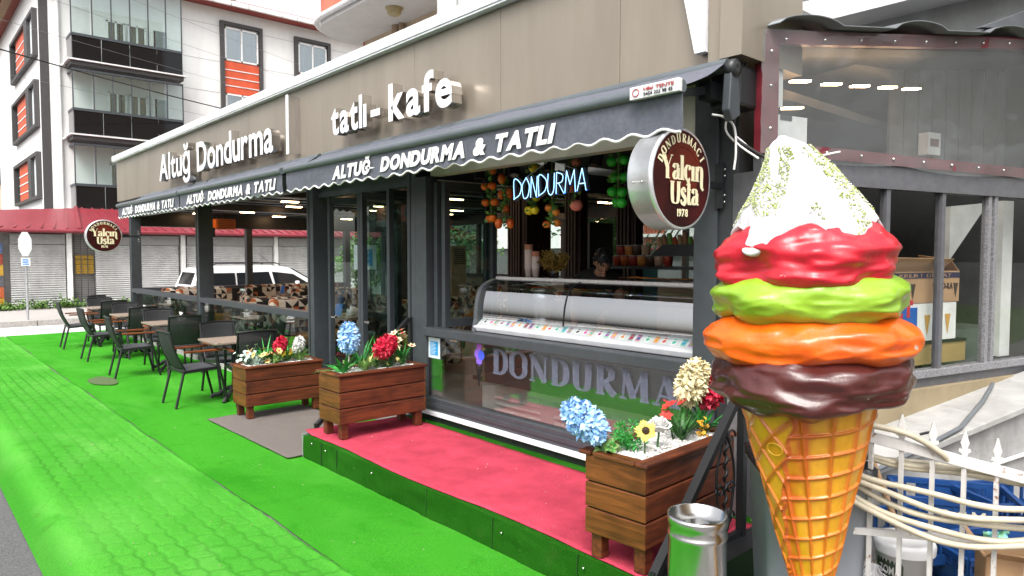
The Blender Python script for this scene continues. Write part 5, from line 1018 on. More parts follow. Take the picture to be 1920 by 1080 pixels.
for k, (x, y, a, l) in enumerate(CH):
    if k == 0: cp_.location = (x, y, .012); cp_.rotation_euler = (0, 0, R(a)); cp_['label'] = l
    else: copy_tree(cp_, None, (x, y, .012), R(a), l)
def table_proto():
    T = thing('terrace_table', (0, 0, 0), 'x', 'table', 'granite topped terrace tables')
    B().box(-.33, .33, -.33, .33, .715, .74).build('top', granite, T, False, bevel=.004)
    B().cyl((0, 0, .06), (0, 0, .715), .035, n=14).build('column', alum, T, False); B().box(-.2, .2, -.2, .2, .69, .715).build('top_plate', alum, T, False)
    for k in range(4):
        a = R(45+90*k); c, s = math.cos(a), math.sin(a); B().tube(cr([(0, 0, .14), (c*.1, s*.1, .12), (c*.2, s*.2, .05), (c*.28, s*.28, .03), (c*.3, s*.3, .0)], 4), [.026]*12+[.022]*4+[.03], 8).build('foot', mat('cast_iron', (.02, .02, .02), rough=.5, bump=.5), T, False)
    return T
tp = table_proto()
for k, (x, y) in enumerate(tabs):
    l = ['granite topped table beside the front wooden planter', 'second granite topped terrace table from the planter', 'third granite topped terrace table from the planter', 'farthest granite topped terrace table by the end post'][k]
    if k == 0: tp.location = (x, y, .012); tp['label'] = l
    else: copy_tree(tp, None, (x, y, .012), 0, l)
    if k: tissue_box((x+.02, y+.17, .752), 'white napkin box on the %s terrace table' % ['', 'second', 'third', 'farthest'][k])
# ---------------------------------------------------------------- platform, red carpet, mat, railings
ptop = .205
PT = thing('platform', (-3.9, 3.3, 0), 'low platform covered in green artificial turf', 'platform')
def turf_side(u, v): x = -5.8+3.86*u; return (x, 2.70-.014*mn.noise((x*3, v*2, 0))-.010*abs(mn.noise((x*9, v, 4)))*(1-v), ptop*v)
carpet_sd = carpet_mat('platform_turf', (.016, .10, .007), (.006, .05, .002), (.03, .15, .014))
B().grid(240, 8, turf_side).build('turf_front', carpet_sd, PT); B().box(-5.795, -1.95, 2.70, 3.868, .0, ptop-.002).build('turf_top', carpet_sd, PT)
for x in (-5.45, -5.18, -3.9, -3.2, -2.5): B().bar((x, 2.695, .01), (x+.01, 2.693, ptop), .004, .012).build('turf_seam', mat('seam_dark', (.01, .06, .005)), PT)
for x, z in ((-5.6, .17), (-5.35, .16), (-4.6, .15), (-3.1, .14), (-2.44, .15)): B().sphere((x, 2.684, z), .008, 8, 6).build('nail', steel, PT)
B().box(-5.83, -5.802, 2.70, 3.85, 0, ptop+.01).build('edge_plate', grey_metal, PT)
B().box(-1.948, -1.80, 2.66, 3.9, 0, .30).build('end_beam', black_m, PT)
redm = mat('red_carpet', (.42, .046, .078), rough=.95, scale=4, var=.22, dirt=.45, spec=.1, detail=10); t, N, L, b_ = nodes_of(redm)
tc = N.new('ShaderNodeTexCoord'); n2 = N.new('ShaderNodeTexVoronoi'); n2.inputs['Scale'].default_value = 130; L.new(tc.outputs['Object'], n2.inputs['Vector']); bp = N.new('ShaderNodeBump'); bp.inputs['Strength'].default_value = .6; bp.inputs['Distance'].default_value = .004; L.new(n2.outputs['Distance'], bp.inputs['Height']); L.new(bp.outputs[0], b_.inputs['Normal'])
tag(B().grid(150, 24, lambda u, v: (-5.83+.03*v+3.85*u, 2.735+.02*math.sin(u*11)*(1-v)+1.02*v+.01*math.sin(u*7)*v, ptop+.008+.004*mn.noise((u*18, v*6, 0))+(.03*max(0, 1-u*40)*(1-v)))).build('red_carpet', redm, solid=.004), 'red rubber runner laid along the green platform', 'carpet')
tag(B().grid(100, 54, lambda u, v: (-7.79+1.97*u, 2.53+1.1*v+.03*u*(1-v), .027+.004*mn.noise((u*7, v*7, 2))+.012*math.exp(-((u-.1-.3*v)/.03)**2)*v)).build('doormat', mat('grey_mat', (.22, .19, .17), rough=.98, scale=240, col2=(.11, .095, .085), bump=1, bscale=300), solid=.006), 'grey-brown doormat on the green carpet before the doorway', 'doormat')
b = B(); rs = random.Random(11)
for k in range(22): b.sphere((rs.uniform(-5.6, -2.1), rs.uniform(2.75, 3.8), ptop+.013), rs.uniform(.002, .0045), 5, 4)
for k in range(45): b.sphere((rs.uniform(-9, -2), rs.uniform(.95, 2.6), .012), rs.uniform(.002, .005), 5, 4)
tag(b.build('litter', mat('litter', (.32, .26, .20), var=.5)), 'scattered crumbs of litter on the red and green carpets', 'litter', kind='stuff')
def ramp_rail(x, y0, z0, y1, z1, label, scroll=True):
    S = thing('handrail', (x, y0, 0), label, 'handrail', 'black handrails at the platform ends')
    B().bar((x, y0, z0), (x, y1, z1), .045, .035).build('rail', mat('rail_black', (.010, .010, .011), rough=.5, spec=.4), S); B().bar((x, y1+.03, .0), (x, y1+.03, z1+.02), .04, .04).build('post', black_m, S); B().bar((x, y0, .0), (x, y0, z0+.03), .03, .03).build('post', black_m, S)
    if scroll:
        yc = y1-.13
        B().tube([(x+.008*math.cos(k), yc+.008*math.sin(k), .32+k*.011) for k in range(int((z1-.45)/.011))], .009, 6).build('twisted_bar', black_m, S)
        def spiral(cy, cz, r, d, n=1.3): return [(x, cy+d*r*(1-k/26)*math.cos(k/20*6.28*n/1.3), cz+r*(1-k/26)*math.sin(k/20*6.28*n/1.3)) for k in range(24)]
        for cz in (.42, .58, .85):
            for d in (-1, 1): B().tube(spiral(yc+d*.05, cz, .042, d), .006, 6).build('scroll', black_m, S)
        for d in (-1, 1): B().tube(cr([(x, yc, .88), (x, yc+d*.06, .76), (x, yc+d*.085, .62), (x, yc+d*.04, .40), (x, yc, .33)], 6), .007, 6).build('bow', black_m, S)
        B().bar((x, y0, .315), (x, y1+.03, .315), .03, .03).build('bottom_bar', black_m, S)
ramp_rail(-1.93, 2.60, .30, 3.34, 1.08, 'black handrail with iron scrollwork beside the steel bin'); ramp_rail(-5.88, 2.86, .24, 3.86, 1.16, 'plain black handrail rising behind the middle planter', False)
# ---------------------------------------------------------------- planters and artificial flowers
pw = wood('planter_wood', '74391e', '35170a', 'Y', .55); pwx = wood('planter_wood_x', '7a4520', '3f210b', 'X', .45)
def planter(loc, rz, label):
    S = thing('planter', loc, label, 'planter', 'stained wood planters'); S.rotation_euler = (0, 0, rz); L_, W_, z0, hp = .43, .175, .13, .138
    for k in range(3):
        za = z0+k*hp+.004; zb_ = z0+(k+1)*hp-.004; o = .0
        for s in (-1, 1):
            B().box(s*W_-.012, s*W_+.012, -L_, L_, za, zb_).build('plank', pw, S, False, bevel=.007, seg=2)
            B().box(-W_-.0125, W_+.0125, s*L_-.002-.011*(s < 0), s*L_+.002+.011*(s > 0), za, zb_).build('plank', pwx, S, False, bevel=.005, seg=2)
    B().box(-W_+.012, W_-.012, -L_+.01, L_-.01, z0+.01, z0+.40).build('liner', mat('liner', (.03, .02, .015)), S, False)
    zt_ = z0+3*hp
    for s in (-1, 1):
        B().box(s*W_-.045, s*W_+.03, -L_-.03, L_+.03, zt_, zt_+.024).build('rim_board', pw, S, False, bevel=.008)
        B().box(-W_+.047, W_-.047, s*L_-.045*(s > 0)-.03*(s < 0), s*L_+.03*(s > 0)+.045*(s < 0), zt_+.001, zt_+.0235).build('rim_board', pwx, S, False, bevel=.006)
        for q in (-1, 1): B().box(s*(W_-.04)-.033, s*(W_-.04)+.033, q*(L_-.05)-.033, q*(L_-.05)+.033, 0, z0+.02).build('leg', pw, S, False, bevel=.004)
    b = B(); rs = random.Random(int(loc[0]*10))
    b.grid(20, 50, lambda u, v: (-.13+.26*u, -.40+.80*v, zt_+.004+.012*mn.noise((u*4, v*8, loc[0]))))
    for k in range(900): b.sphere((rs.uniform(-.13, .13), rs.uniform(-.40, .40), zt_+.008+.008*rs.random()), rs.uniform(.004, .009), 5, 3)
    g_ = b.build('gravel', mat('white_gravel', (.74, .73, .70), rough=.8, scale=60, var=.2), S, False); g_['kind'] = 'stuff'
    return S
PL = [((-7.60, 3.25, .034), 0, 'wooden planter on the doormat with mixed yellow and white flowers'), ((-5.54, 3.26, ptop+.014), 0, 'wooden planter at the left end of the red carpet with blue and crimson hyacinths'), ((-2.27, 3.14, ptop+.014), R(3), 'wooden planter at the right end of the red carpet with a white rose and sunflower')]
for a in PL: planter(*a)
gt = .13+3*.138+.01
def gcol(n, c, v=.2, r=.55): return mat(n, c, rough=r, scale=16, var=v)
leafg = gcol('silk_leaf', (.03, .28, .04), .4); leaf_d = gcol('silk_leaf_dark', (.035, .14, .025), .35); leaf_l = gcol('silk_leaf_light', (.25, .42, .12), .3); mint = gcol('silk_mint', (.50, .62, .55), .2); stemm = gcol('silk_stem', (.05, .12, .03))
def petals(b, c, ax, rad, n, pl_, pw_, seed, tip=.5, curl=.5):
    rs = random.Random(seed); ax = V(ax).normalized(); q = ax.to_track_quat('Z', 'Y')
    for k in range(n):
        zz = 1-2*(k+.5)/n; ph = k*2.39996+rs.uniform(-.2, .2); s_ = math.sqrt(max(0, 1-zz*zz)); u = V((s_*math.cos(ph), s_*math.sin(ph), zz))
        p = V(c)+q @ V((u.x*rad[0]*.65, u.y*rad[0]*.65, u.z*rad[1]*.8)); o_ = (q @ (u+V((0, 0, .25+rs.uniform(-.4, .4))))).normalized(); sd_ = o_.cross(V((rs.uniform(-1, 1), rs.uniform(-1, 1), rs.uniform(-1, 1)))).normalized(); nn = o_.cross(sd_); l = pl_*rs.uniform(.75, 1.25); w_ = pw_*rs.uniform(.8, 1.2)
        b.add([p-sd_*w_*.3, p+sd_*w_*.3, p+o_*l*.45+sd_*w_*.5+nn*l*.1, p+o_*l*.45-sd_*w_*.5+nn*l*.1, p+o_*l*.8+sd_*w_*tip*.5+nn*l*curl*.35, p+o_*l*.8-sd_*w_*tip*.5+nn*l*curl*.35, p+o_*l+nn*l*curl*.7], [(0, 1, 2, 3), (3, 2, 4, 5), (5, 4, 6)], True)
def blade(b, p, d, l, w_, droop, fold=.25):
    p = V(p); d = V(d).normalized(); hz = V((d.x, d.y, 0)); hz = hz.normalized() if hz.length > .01 else V((1, 0, 0)); sd_ = d.cross(V((0, 0, 1))); sd_ = sd_.normalized() if sd_.length > .01 else V((1, 0, 0)); prev = None; vs = []; n = 7
    for i in range(n+1):
        t = i/n; q = p+d*l*t+V((0, 0, -droop*l*t*t))+hz*droop*l*.3*t*t; ww = w_*(.35+1.3*t if t < .4 else (1-t)/.6*.87+.02)*.5
        vs += [q-sd_*ww, q+V((0, 0, -fold*ww)), q+sd_*ww]
    b.add(vs, [f for i in range(n) for f in ((3*i, 3*i+1, 3*i+4, 3*i+3), (3*i+1, 3*i+2, 3*i+5, 3*i+4))], True)
def pt(i, x, y): 
    (px, py, pz), rz, _ = PL[i]; c, s = math.cos(rz), math.sin(rz); return V((px+x*c-y*s, py+x*s+y*c, pz+gt-.005))
def flower(i, x, y, name, label): 
    p = pt(i, x, y); return thing(name, p, label, 'flower', 'artificial flowers in the planters'), p
def hyacinth(i, x, y, hgt_, lean, rad, m, label, n=230, leaves=4, ll=.16, lm_=None, seed=1):
    T, p = flower(i, x, y, 'hyacinth', label); c = p+V((lean[0], lean[1], hgt_)); B().tube([p-V((0, 0, .02)), p.lerp(c, .5)+V((0, 0, .01)), c], .006, 6).build('stem', gcol('pale_stem', (.5, .5, .45)) if seed == 1 else stemm, T)
    b = B(); ax = V((lean[0]*1.2, lean[1]*1.2, rad[1])); petals(b, c, ax, rad, int(n*1.9), rad[0]*.50, rad[0]*.36, seed, .8, 1.1); b.build('flower_head', m, T)
    if leaves:
        lb = B(); rs = random.Random(seed+5)
        for k in range(leaves): a = rs.uniform(0, 6.28); blade(lb, p+V((0, 0, hgt_*.08)), (math.cos(a)*.8, math.sin(a)*.8, .7), ll*rs.uniform(.8, 1.2), .05, .35)
        lb.build('leaves', lm_ or leaf_l, T)
def grass_tuft(i, x, y, n, l, w_, m, label, seed, up=1.0, name='grass_tuft'):
    p = pt(i, x, y); T = thing(name, p, label, 'artificial plant', 'artificial greenery in the planters'); rs = random.Random(seed); b = B()
    for k in range(int(n*1.7)): a = rs.uniform(0, 6.28); blade(b, p-V((0, 0, .01)), (math.cos(a)*.7, math.sin(a)*.7, up*rs.uniform(.9, 2.6)), l*(1.25 if i < 2 else 1)*rs.uniform(.7, 1.4), w_*1.35, rs.uniform(.15, .6))
    b.build('blades', m, T); B().tube([p-V((0, 0, .03)), p+V((0, 0, .02))], .008, 6).build('stem', stemm, T)
def spray(i, x, y, hgt_, m, cnt, r, label, seed, lm_=leaf_d, centre=None, ps=.03, name='blossom_spray', lean=(0, 0)):
    p = pt(i, x, y); T = thing(name, p, label, 'flower', 'artificial flowers in the planters'); rs = random.Random(seed); st = B(); fl = B(); ce = B(); lf = B(); big = ps >= .03
    for k in range(cnt):
        q = p+V((lean[0]+rs.gauss(0, r[0]), lean[1]+rs.gauss(0, r[1]), hgt_+rs.gauss(0, r[2]))); st.tube([p-V((0, 0, .02)), p.lerp(q, .55)+V((0, 0, .02)), q], .0022, 4); ax = (q-p).normalized()+V((rs.uniform(-.5, .9), rs.uniform(-.9, .2), 0)); ax.normalize(); e1 = ax.orthogonal().normalized(); e2 = ax.cross(e1)
        if big: fl = B()
        for j in range(6): a = j*1.047; d = e1*math.cos(a)+e2*math.sin(a); sd_ = ax.cross(d); fl.add([q, q+d*ps*.6+sd_*ps*.32+ax*ps*.15, q+d*ps+ax*ps*.25, q+d*ps*.6-sd_*ps*.32+ax*ps*.15], [(0, 1, 2, 3)], True)
        if big: fo = fl.build('blossom', m, T)
        if big and centre: B().sphere(q+ax*ps*.12, ps*.22, 6, 5).build('centre', centre, fo)
        if lm_:
            a = rs.uniform(0, 6.28); blade(lf, p.lerp(q, rs.uniform(.2, .6)), (math.cos(a), math.sin(a), .5), ps*2.6, ps*.7, .3)
    st.build('stems', stemm, T)
    if not big: fl.build('petals', m, T)['kind'] = 'stuff'
    if lm_: lf.build('leaves', lm_, T)
whitef = gcol('silk_white', (.74, .74, .72), .1); creamf = gcol('silk_cream', (.74, .66, .42), .15); crim = gcol('silk_crimson', (.58, .012, .05), .3); bluef = mat('silk_blue', (.20, .44, .80), rough=.6, scale=25, col2=(.48, .66, .86)); yelf = gcol('silk_yellow', (.78, .55, .04), .2); palef = gcol('silk_pale_yellow', (.76, .68, .25), .2); redc = gcol('silk_red', (.60, .03, .03))
# planter on the mat
hyacinth(0, .0, .0, .20, (.02, .02), (.065, .095), crim, 'crimson hyacinth in the middle of the planter on the doormat', 200, 3, .12, leaf_l, 21); hyacinth(0, .02, .22, .19, (.02, .01), (.06, .095), whitef, 'white hyacinth at the right end of the planter on the doormat', 190, 0, seed=22)
spray(0, -.04, -.30, .10, mint, 60, (.05, .06, .05), 'mint white blossom spray at the left end of the planter on the doormat', 23, mint, ps=.022); spray(0, .03, -.14, .12, palef, 14, (.04, .09, .03), 'pale yellow orchids with red centres in the planter on the doormat', 24, leaf_d, redc, .045, 'orchid_spray'); spray(0, .02, .1, .10, yelf, 8, (.03, .05, .015), 'golden daisies between the crimson and white hyacinths', 25, leaf_l, None, .04, 'daisy'); grass_tuft(0, -.06, -.12, 26, .24, .016, leafg, 'bright green grass tuft behind the pale orchids', 26); grass_tuft(0, .03, .24, 46, .14, .018, leaf_l, 'yellow-green fern at the foot of the white hyacinth', 27, .8, 'fern'); spray(0, .0, .0, .06, leaf_l, 14, (.03, .16, .02), 'pale leaf sprigs along the planter on the doormat', 28, leaf_d, name='leaf_sprig')
# middle planter
hyacinth(1, .04, -.27, .30, (-.01, .01), (.082, .13), bluef, 'tall sky blue hyacinth in the middle planter', 280, 4, .19, leaf_l, 1); hyacinth(1, .05, .0, .20, (.04, .07), (.08, .115), crim, 'leaning crimson hyacinth in the middle planter', 260, 5, .15, leaf_l, 32); spray(1, -.02, .20, .26, creamf, 22, (.03, .09, .05), 'cream orchids with red centres at the back of the middle planter', 33, None, redc, .045, 'orchid_spray', (0, .06)); spray(1, .06, .10, .10, palef, 34, (.05, .10, .04), 'small pale yellow blossoms low in the middle planter', 34, leaf_d, yelf, .02)
grass_tuft(1, .02, .30, 26, .26, .017, leafg, 'drooping green grass at the right end of the middle planter', 35); grass_tuft(1, -.04, -.1, 18, .25, .017, leafg, 'green grass tuft behind the crimson hyacinth', 36); grass_tuft(1, .06, -.33, 7, .2, .03, leafg, 'broad green leaves at the left corner of the middle planter', 37, .5); grass_tuft(1, .08, .12, 20, .19, .01, leaf_d, 'fine dark grass in the centre of the middle planter', 38)
grass_tuft(0, .05, -.05, 30, .13, .022, leaf_l, 'low yellow-green leaves in the middle of the planter on the doormat', 61, .8, 'leaf_tuft'); grass_tuft(0, -.03, .12, 24, .2, .016, leafg, 'upright grass between the crimson and white hyacinths', 62); grass_tuft(0, .04, -.26, 26, .12, .02, mint, 'mint grey leaves at the left end of the planter on the doormat', 63, .9, 'leaf_tuft'); grass_tuft(1, .07, -.12, 22, .15, .03, leaf_l, 'pale broad leaves below the crimson hyacinth', 64, .8, 'leaf_tuft'); grass_tuft(1, -.02, .05, 24, .27, .014, leafg, 'tall grass between the crimson hyacinth and the cream orchids', 65, 1.2)
# right planter
hyacinth(2, -.07, -.40, .17, (-.11, -.06), (.08, .128), bluef, 'sky blue hyacinth leaning out of the right planter', 280, 2, .09, leaf_d, 41); hyacinth(2, -.02, .24, .30, (.02, .05), (.08, .135), creamf, 'tall cream hyacinth in the right planter', 280, 5, .2, leaf_d, 42); hyacinth(2, .02, .36, .24, (.03, .05), (.075, .10), crim, 'crimson hyacinth behind the cream one in the right planter', 240, 5, .2, leafg, 43)
T, p = flower(2, .04, -.12, 'white_rose', 'large white rose in the middle of the right planter'); B().tube([p, p+V((.01, .0, .10))], .006, 6).build('stem', leaf_d, T); b = B()
for k in range(15):
    a0 = k*2.4; rr = .02+.045*(k/15); hh_ = .075-.03*(k/15); b.grid(6, 5, lambda u, v: (p.x+.01+(rr*(.45+.75*v**.7))*math.cos(a0+(u-.5)*2.0), p.y+(rr*(.45+.75*v**.7))*math.sin(a0+(u-.5)*2.0), p.z+.10+hh_*v-.02*(k/15)*max(0, v-.75)*4+.006*math.sin(u*9+k)*v))
b.build('petals', whitef, T)
T, p = flower(2, .05, -.25, 'sunflower', 'yellow sunflower with a brown centre in the right planter'); c = p+V((.02, -.02, .13)); ax = V((.55, -.7, .45)).normalized(); e1 = ax.orthogonal().normalized(); e2 = ax.cross(e1); B().tube([p, p+V((0, 0, .07)), c], .004, 6).build('stem', stemm, T); b = B()
for k in range(26): a = k/26*6.28; d = e1*math.cos(a)+e2*math.sin(a); sd_ = ax.cross(d); l = .055*(1+.15*math.sin(k*5)); o_ = ax*(.004*(k % 3)); b.add([c+d*.018+o_, c+d*l*.6+sd_*.01+o_+ax*.004, c+d*l+o_, c+d*l*.6-sd_*.01+o_+ax*.004], [(0, 1, 2, 3)], True)
b.build('petals', gcol('sunflower_yellow', (.80, .62, .08)), T); B().sphere(c+ax*.008, (.02, .02, .02), 12, 8).build('centre', mat('seed_brown', (.04, .018, .008), scale=120, var=.5, bump=1, bscale=200), T)
p = pt(2, -.04, -.28); T = thing('bushy_sprig', p, 'bushy bright green sprig at the front of the right planter', 'artificial plant', 'artificial greenery in the planters'); b = B(); rs = random.Random(44)
for k in range(26):
    q = p+V((rs.gauss(0, .035), rs.gauss(0, .06), .03+abs(rs.gauss(0, .07))))
    petals(b, q, (0, 0, 1), (.018, .018), 26, .026, .007, 100+k, .3, .2)
b.build('leaves', leafg, T); B().tube([p, p+V((0, 0, .08))], .006, 6).build('stem', stemm, T)
spray(2, .0, .1, .18, gcol('silk_scarlet', (.6, .04, .03)), 5, (.05, .08, .02), 'scarlet tipped buds behind the white rose', 45, leaf_d, None, .04, 'scarlet_bud'); grass_tuft(2, .04, .12, 34, .22, .014, leaf_d, 'dark green fern fronds in front of the cream hyacinth', 46, 1.0, 'fern'); grass_tuft(2, .05, .34, 22, .24, .016, leafg, 'bright green grass at the back of the right planter', 47); spray(2, .09, .26, .06, gcol('silk_amber', (.75, .38, .02)), 20, (.012, .02, .03), 'amber plume drooping over the rim of the right planter', 48, None, None, .016, 'amber_plume'); spray(2, -.1, -.38, .02, leaf_l, 3, (.01, .02, .01), 'round leaf at the left corner of the right planter', 49, None, None, .06, 'round_leaf')
# ---------------------------------------------------------------- white van on the side street
VN = thing('parked_van', (-21.1, 8.6, -.136), 'white passenger van with dark side windows parked behind the café', 'van')
vw = mat('van_white', (.78, .79, .8), rough=.18, coat=.6, var=.03); vg = mat('van_window', (.012, .013, .015), rough=.05, spec=.8); tyre = mat('tyre', (.015, .015, .016), rough=.85); z0 = -.136
def vprof(off=0): return [(6.32, .30), (6.24, .75), (6.28, 1.05), (6.42, 1.40), (6.55, 1.56), (6.9, 1.62), (8.6, 1.62), (9.1, 1.56), (9.75, 1.18), (10.0, 1.02), (10.5, .92), (10.68, .75), (10.7, .35)]
S_ = [(y, z+z0) for y, z in vprof()]; b = B(); rows = []
for x, ins in ((-20.25, 0), (-20.22, .02), (-21.98, .02), (-21.95, 0)): pass
def vx(z, side): t = max(0, (z-z0-.95)/.67); return (-20.25-.16*t**1.4) if side else (-21.95+.16*t**1.4)
m = len(S_); vs = [(vx(z, 1), y, z) for y, z in S_]+[(vx(z, 0), y, z) for y, z in S_]
fs = [tuple(range(m)), tuple(range(2*m-1, m-1, -1))]+[(i, i+m, (i+1) % m+m, (i+1) % m) for i in range(m)]
b.add(vs, fs); b.build('body', vw, VN, bevel=.06, seg=3)
def side_win(pts, nm='side_window'): 
    P = [(vx(z+z0, 1)+.004, y, z+z0) for y, z in pts]; return B().prism(P, (.012, 0, 0)).build(nm, vg, VN)
side_win([(6.62, 1.08), (7.45, 1.06), (7.45, 1.42), (6.74, 1.42)]); side_win([(7.5, 1.06), (8.55, 1.04), (8.45, 1.44), (7.5, 1.42)]); side_win([(8.62, 1.04), (9.75, 1.02), (9.2, 1.36), (8.55, 1.44)], 'front_side_window')
B().prism([(-20.5, 6.27, .98+z0), (-21.7, 6.27, .98+z0), (-21.65, 6.43, 1.44+z0), (-20.55, 6.43, 1.44+z0)], (0, -.012, 0)).build('rear_window', vg, VN)
B().prism([(-20.42, 9.2, 1.5+z0), (-21.78, 9.2, 1.5+z0), (-21.75, 9.82, 1.16+z0), (-20.45, 9.82, 1.16+z0)], (0, .02, .03)).build('windscreen', vg, VN)
B().prism([(-20.24, 6.30, .85+z0), (-20.24, 6.42, .85+z0), (-20.32, 6.56, 1.38+z0), (-20.32, 6.44, 1.38+z0)], (.02, 0, 0)).build('tail_light', mat('tail_red', (.1, .01, .01), rough=.2), VN)
for x in (-20.45, -21.75): B().tube([(x, 6.9, 1.66+z0), (x, 7.0, 1.70+z0), (x, 8.7, 1.70+z0), (x, 8.85, 1.65+z0)], .018, 8).build('roof_rail', black_m, VN)
B().tube([(-21.1, 8.9, 1.62+z0), (-21.1, 8.45, 1.98+z0)], .006, 5).build('aerial', black_m, VN)
mi = B().box(-20.2, -20.05, 9.2, 9.3, 1.0+z0, 1.16+z0).build('mirror', vw, VN, bevel=.03); B().box(-20.26, -20.24, 7.47, 7.49, .4+z0, 1.05+z0).box(-20.26, -20.24, 8.56, 8.58, .4+z0, 1.05+z0).build('door_gap', black_m, VN)
for y in (7.1, 9.85):
    for x in (-20.25, -21.75):
        w_ = B().lathe([(.2, -.1), (.31, -.1), (.32, 0), (.31, .0), (.2, .0)], (x, y, .32+z0), 28, axis='X').build('wheel', tyre, VN); B().lathe([(0, .004), (.2, .004), (.21, -.02)], (x, y, .32+z0), 20, axis='X').build('rim', steel, w_)
for y in (8.3, 9.0): B().box(-20.25, -20.22, y, y+.14, .86+z0, .89+z0).build('door_handle', vw, VN)
# ---------------------------------------------------------------- ice cream cone statue
CX, CY = -1.255, 2.655; FA = math.atan2(-CY, -CX)          # FA: direction of the street corner it faces
IC = thing('ice_cream_statue', (CX, CY, 0), 'tall fibreglass ice cream cone statue with four coloured scoops and white cream', 'statue')
def gloss(name, c, c2, rough=.3, bump=.35):
    m = mat(name, c, rough=rough, scale=7, col2=c2, coat=.12, bump=.5, bscale=14, dirt=.25); t, N, L, b = nodes_of(m); base = b.inputs['Base Color'].links[0].from_socket; tc = N.new('ShaderNodeTexCoord')
    for sc, lo, hi, cc, am in ((22, .70, .73, (.5, .45, .40), .8), (3.5, .52, .8, (.03, .02, .015), .35), (90, .68, .74, (.05, .03, .02), .5)):     # paint chips, grime, specks
        n = N.new('ShaderNodeTexNoise'); n.inputs['Scale'].default_value = sc; n.inputs['Detail'].default_value = 8; L.new(tc.outputs['Object'], n.inputs[0]); r = N.new('ShaderNodeValToRGB'); r.color_ramp.elements[0].position = lo; r.color_ramp.elements[1].position = hi; r.color_ramp.elements[1].color = (am, am, am, 1); L.new(n.outputs[0], r.inputs[0])
        x = N.new('ShaderNodeMixRGB'); L.new(r.outputs[0], x.inputs[0]); L.new(base, x.inputs[1]); x.inputs[2].default_value = (*cc, 1); base = x.outputs[0]
    L.new(base, b.inputs['Base Color']); return m
def blob(name, m, zc, hh, r0, seed, lobes, drip, prof_p=.75, zt=None, lift=.0, rag=.02, nt=220, nv=60, tilt=0, dents=.05):
    """a soft scoop: rounded ring that bulges to radius r0, with a ragged hanging lower lip"""
    b = B()
    def fn(u, v):
        a = 2*math.pi*u; ca, sa = math.cos(a), math.sin(a); t = v*math.pi
        lob = 1+rag*(mn.noise((ca*lobes, sa*lobes, seed))*2.2+.9*mn.noise((ca*lobes*2.3, sa*lobes*2.3, seed+3)))
        s_ = math.sin(t)**prof_p; rr = r0*(.50+.5*s_)*lob if v > .5 else r0*(.62*(v*2)**.8+.38*s_)*lob
        z = zc+hh*(abs(math.cos(t))**.8)*(1 if t < 1.5708 else -1)+drip*(mn.noise((ca*1.6+5, sa*1.6, seed))+.5*mn.noise((ca*3.4, sa*3.4, seed+9)))*(v**1.2)+tilt*math.cos(a-FA-1.57)*.5
        f = mn.noise((ca*rr*6, sa*rr*6, z*13+seed)); g_ = abs(mn.noise((ca*rr*3.6, sa*rr*3.6+seed, z*17)))+.5*abs(mn.noise((ca*rr*9, sa*rr*9+seed, z*30)))
        rr *= 1+dents*f-dents*.9*(g_**1.0)*s_
        return (CX+ca*rr, CY+sa*rr, z)
    b.grid(nt, nv, fn); return b.build(name, m, IC)
blob('chocolate_scoop', gloss('choc_gloss', (.085, .014, .012), (.045, .008, .007)), 1.365, .135, .378, 3.1, 1.2, .03, prof_p=.45, rag=.06, tilt=.02, dents=.08)
blob('orange_scoop', gloss('orange_gloss', (.80, .14, .006), (.72, .085, .004)), 1.508, .105, .378, 7.7, 1.2, .035, prof_p=.5, rag=.06, dents=.07)
blob('green_scoop', gloss('green_gloss', (.27, .46, .03), (.20, .35, .02), .28), 1.662, .11, .354, 12.2, 1.2, .035, prof_p=.45, rag=.05, dents=.07)
blob('red_scoop', gloss('red_gloss', (.56, .012, .028), (.36, .008, .018), .33), 1.815, .14, .33, 18.4, 1.4, .05, prof_p=.45, rag=.06, dents=.10)
# whipped cream peak, bent at the tip
ES = V((math.sin(-FA), 0, 0)); side = V((math.cos(FA-1.5708), math.sin(FA-1.5708), 0))      # toward the left seen from the street corner
def cream_fn(u, v):
    a = 2*math.pi*u; ca, sa = math.cos(a), math.sin(a); lower = 1.875+.06*mn.noise((ca*2.1, sa*2.1, 3))+.04*math.sin(a*5+1)
    v1 = min(1, v/.86); z = 2.265-(2.265-lower)*v1; h_ = (2.265-z)/.40
    r = .012+.272*max(0, h_)**.82*(min(1, v1/.06)**.5)
    r = r*(1+.06*math.sin(a*3+h_*5)*(1-v1*.5)+.10*mn.noise((ca*3, sa*3, z*6))+.04*mn.noise((ca*8, sa*8, z*18)))+.012*math.exp(-((v1-.12)/.08)**2)
    if v > .86: q = (v-.86)/.14; r = r+.012*math.sin(q*3.14)-.07*q*q; z -= .022*math.sin(min(1, q*1.3)*1.57)
    v = v1
    off = side*(.075*(1-v)**2.2)
    r += .02*(1 if v > .97 else 0)*0
    return (CX+ca*r+off.x, CY+sa*r+off.y, z)
B().grid(200, 80, cream_fn).build('cream_peak', mat('cream_white', (.54, .54, .545), rough=.5, var=.04, bump=.7, bscale=24), IC)
b = B(); rs = random.Random(21)
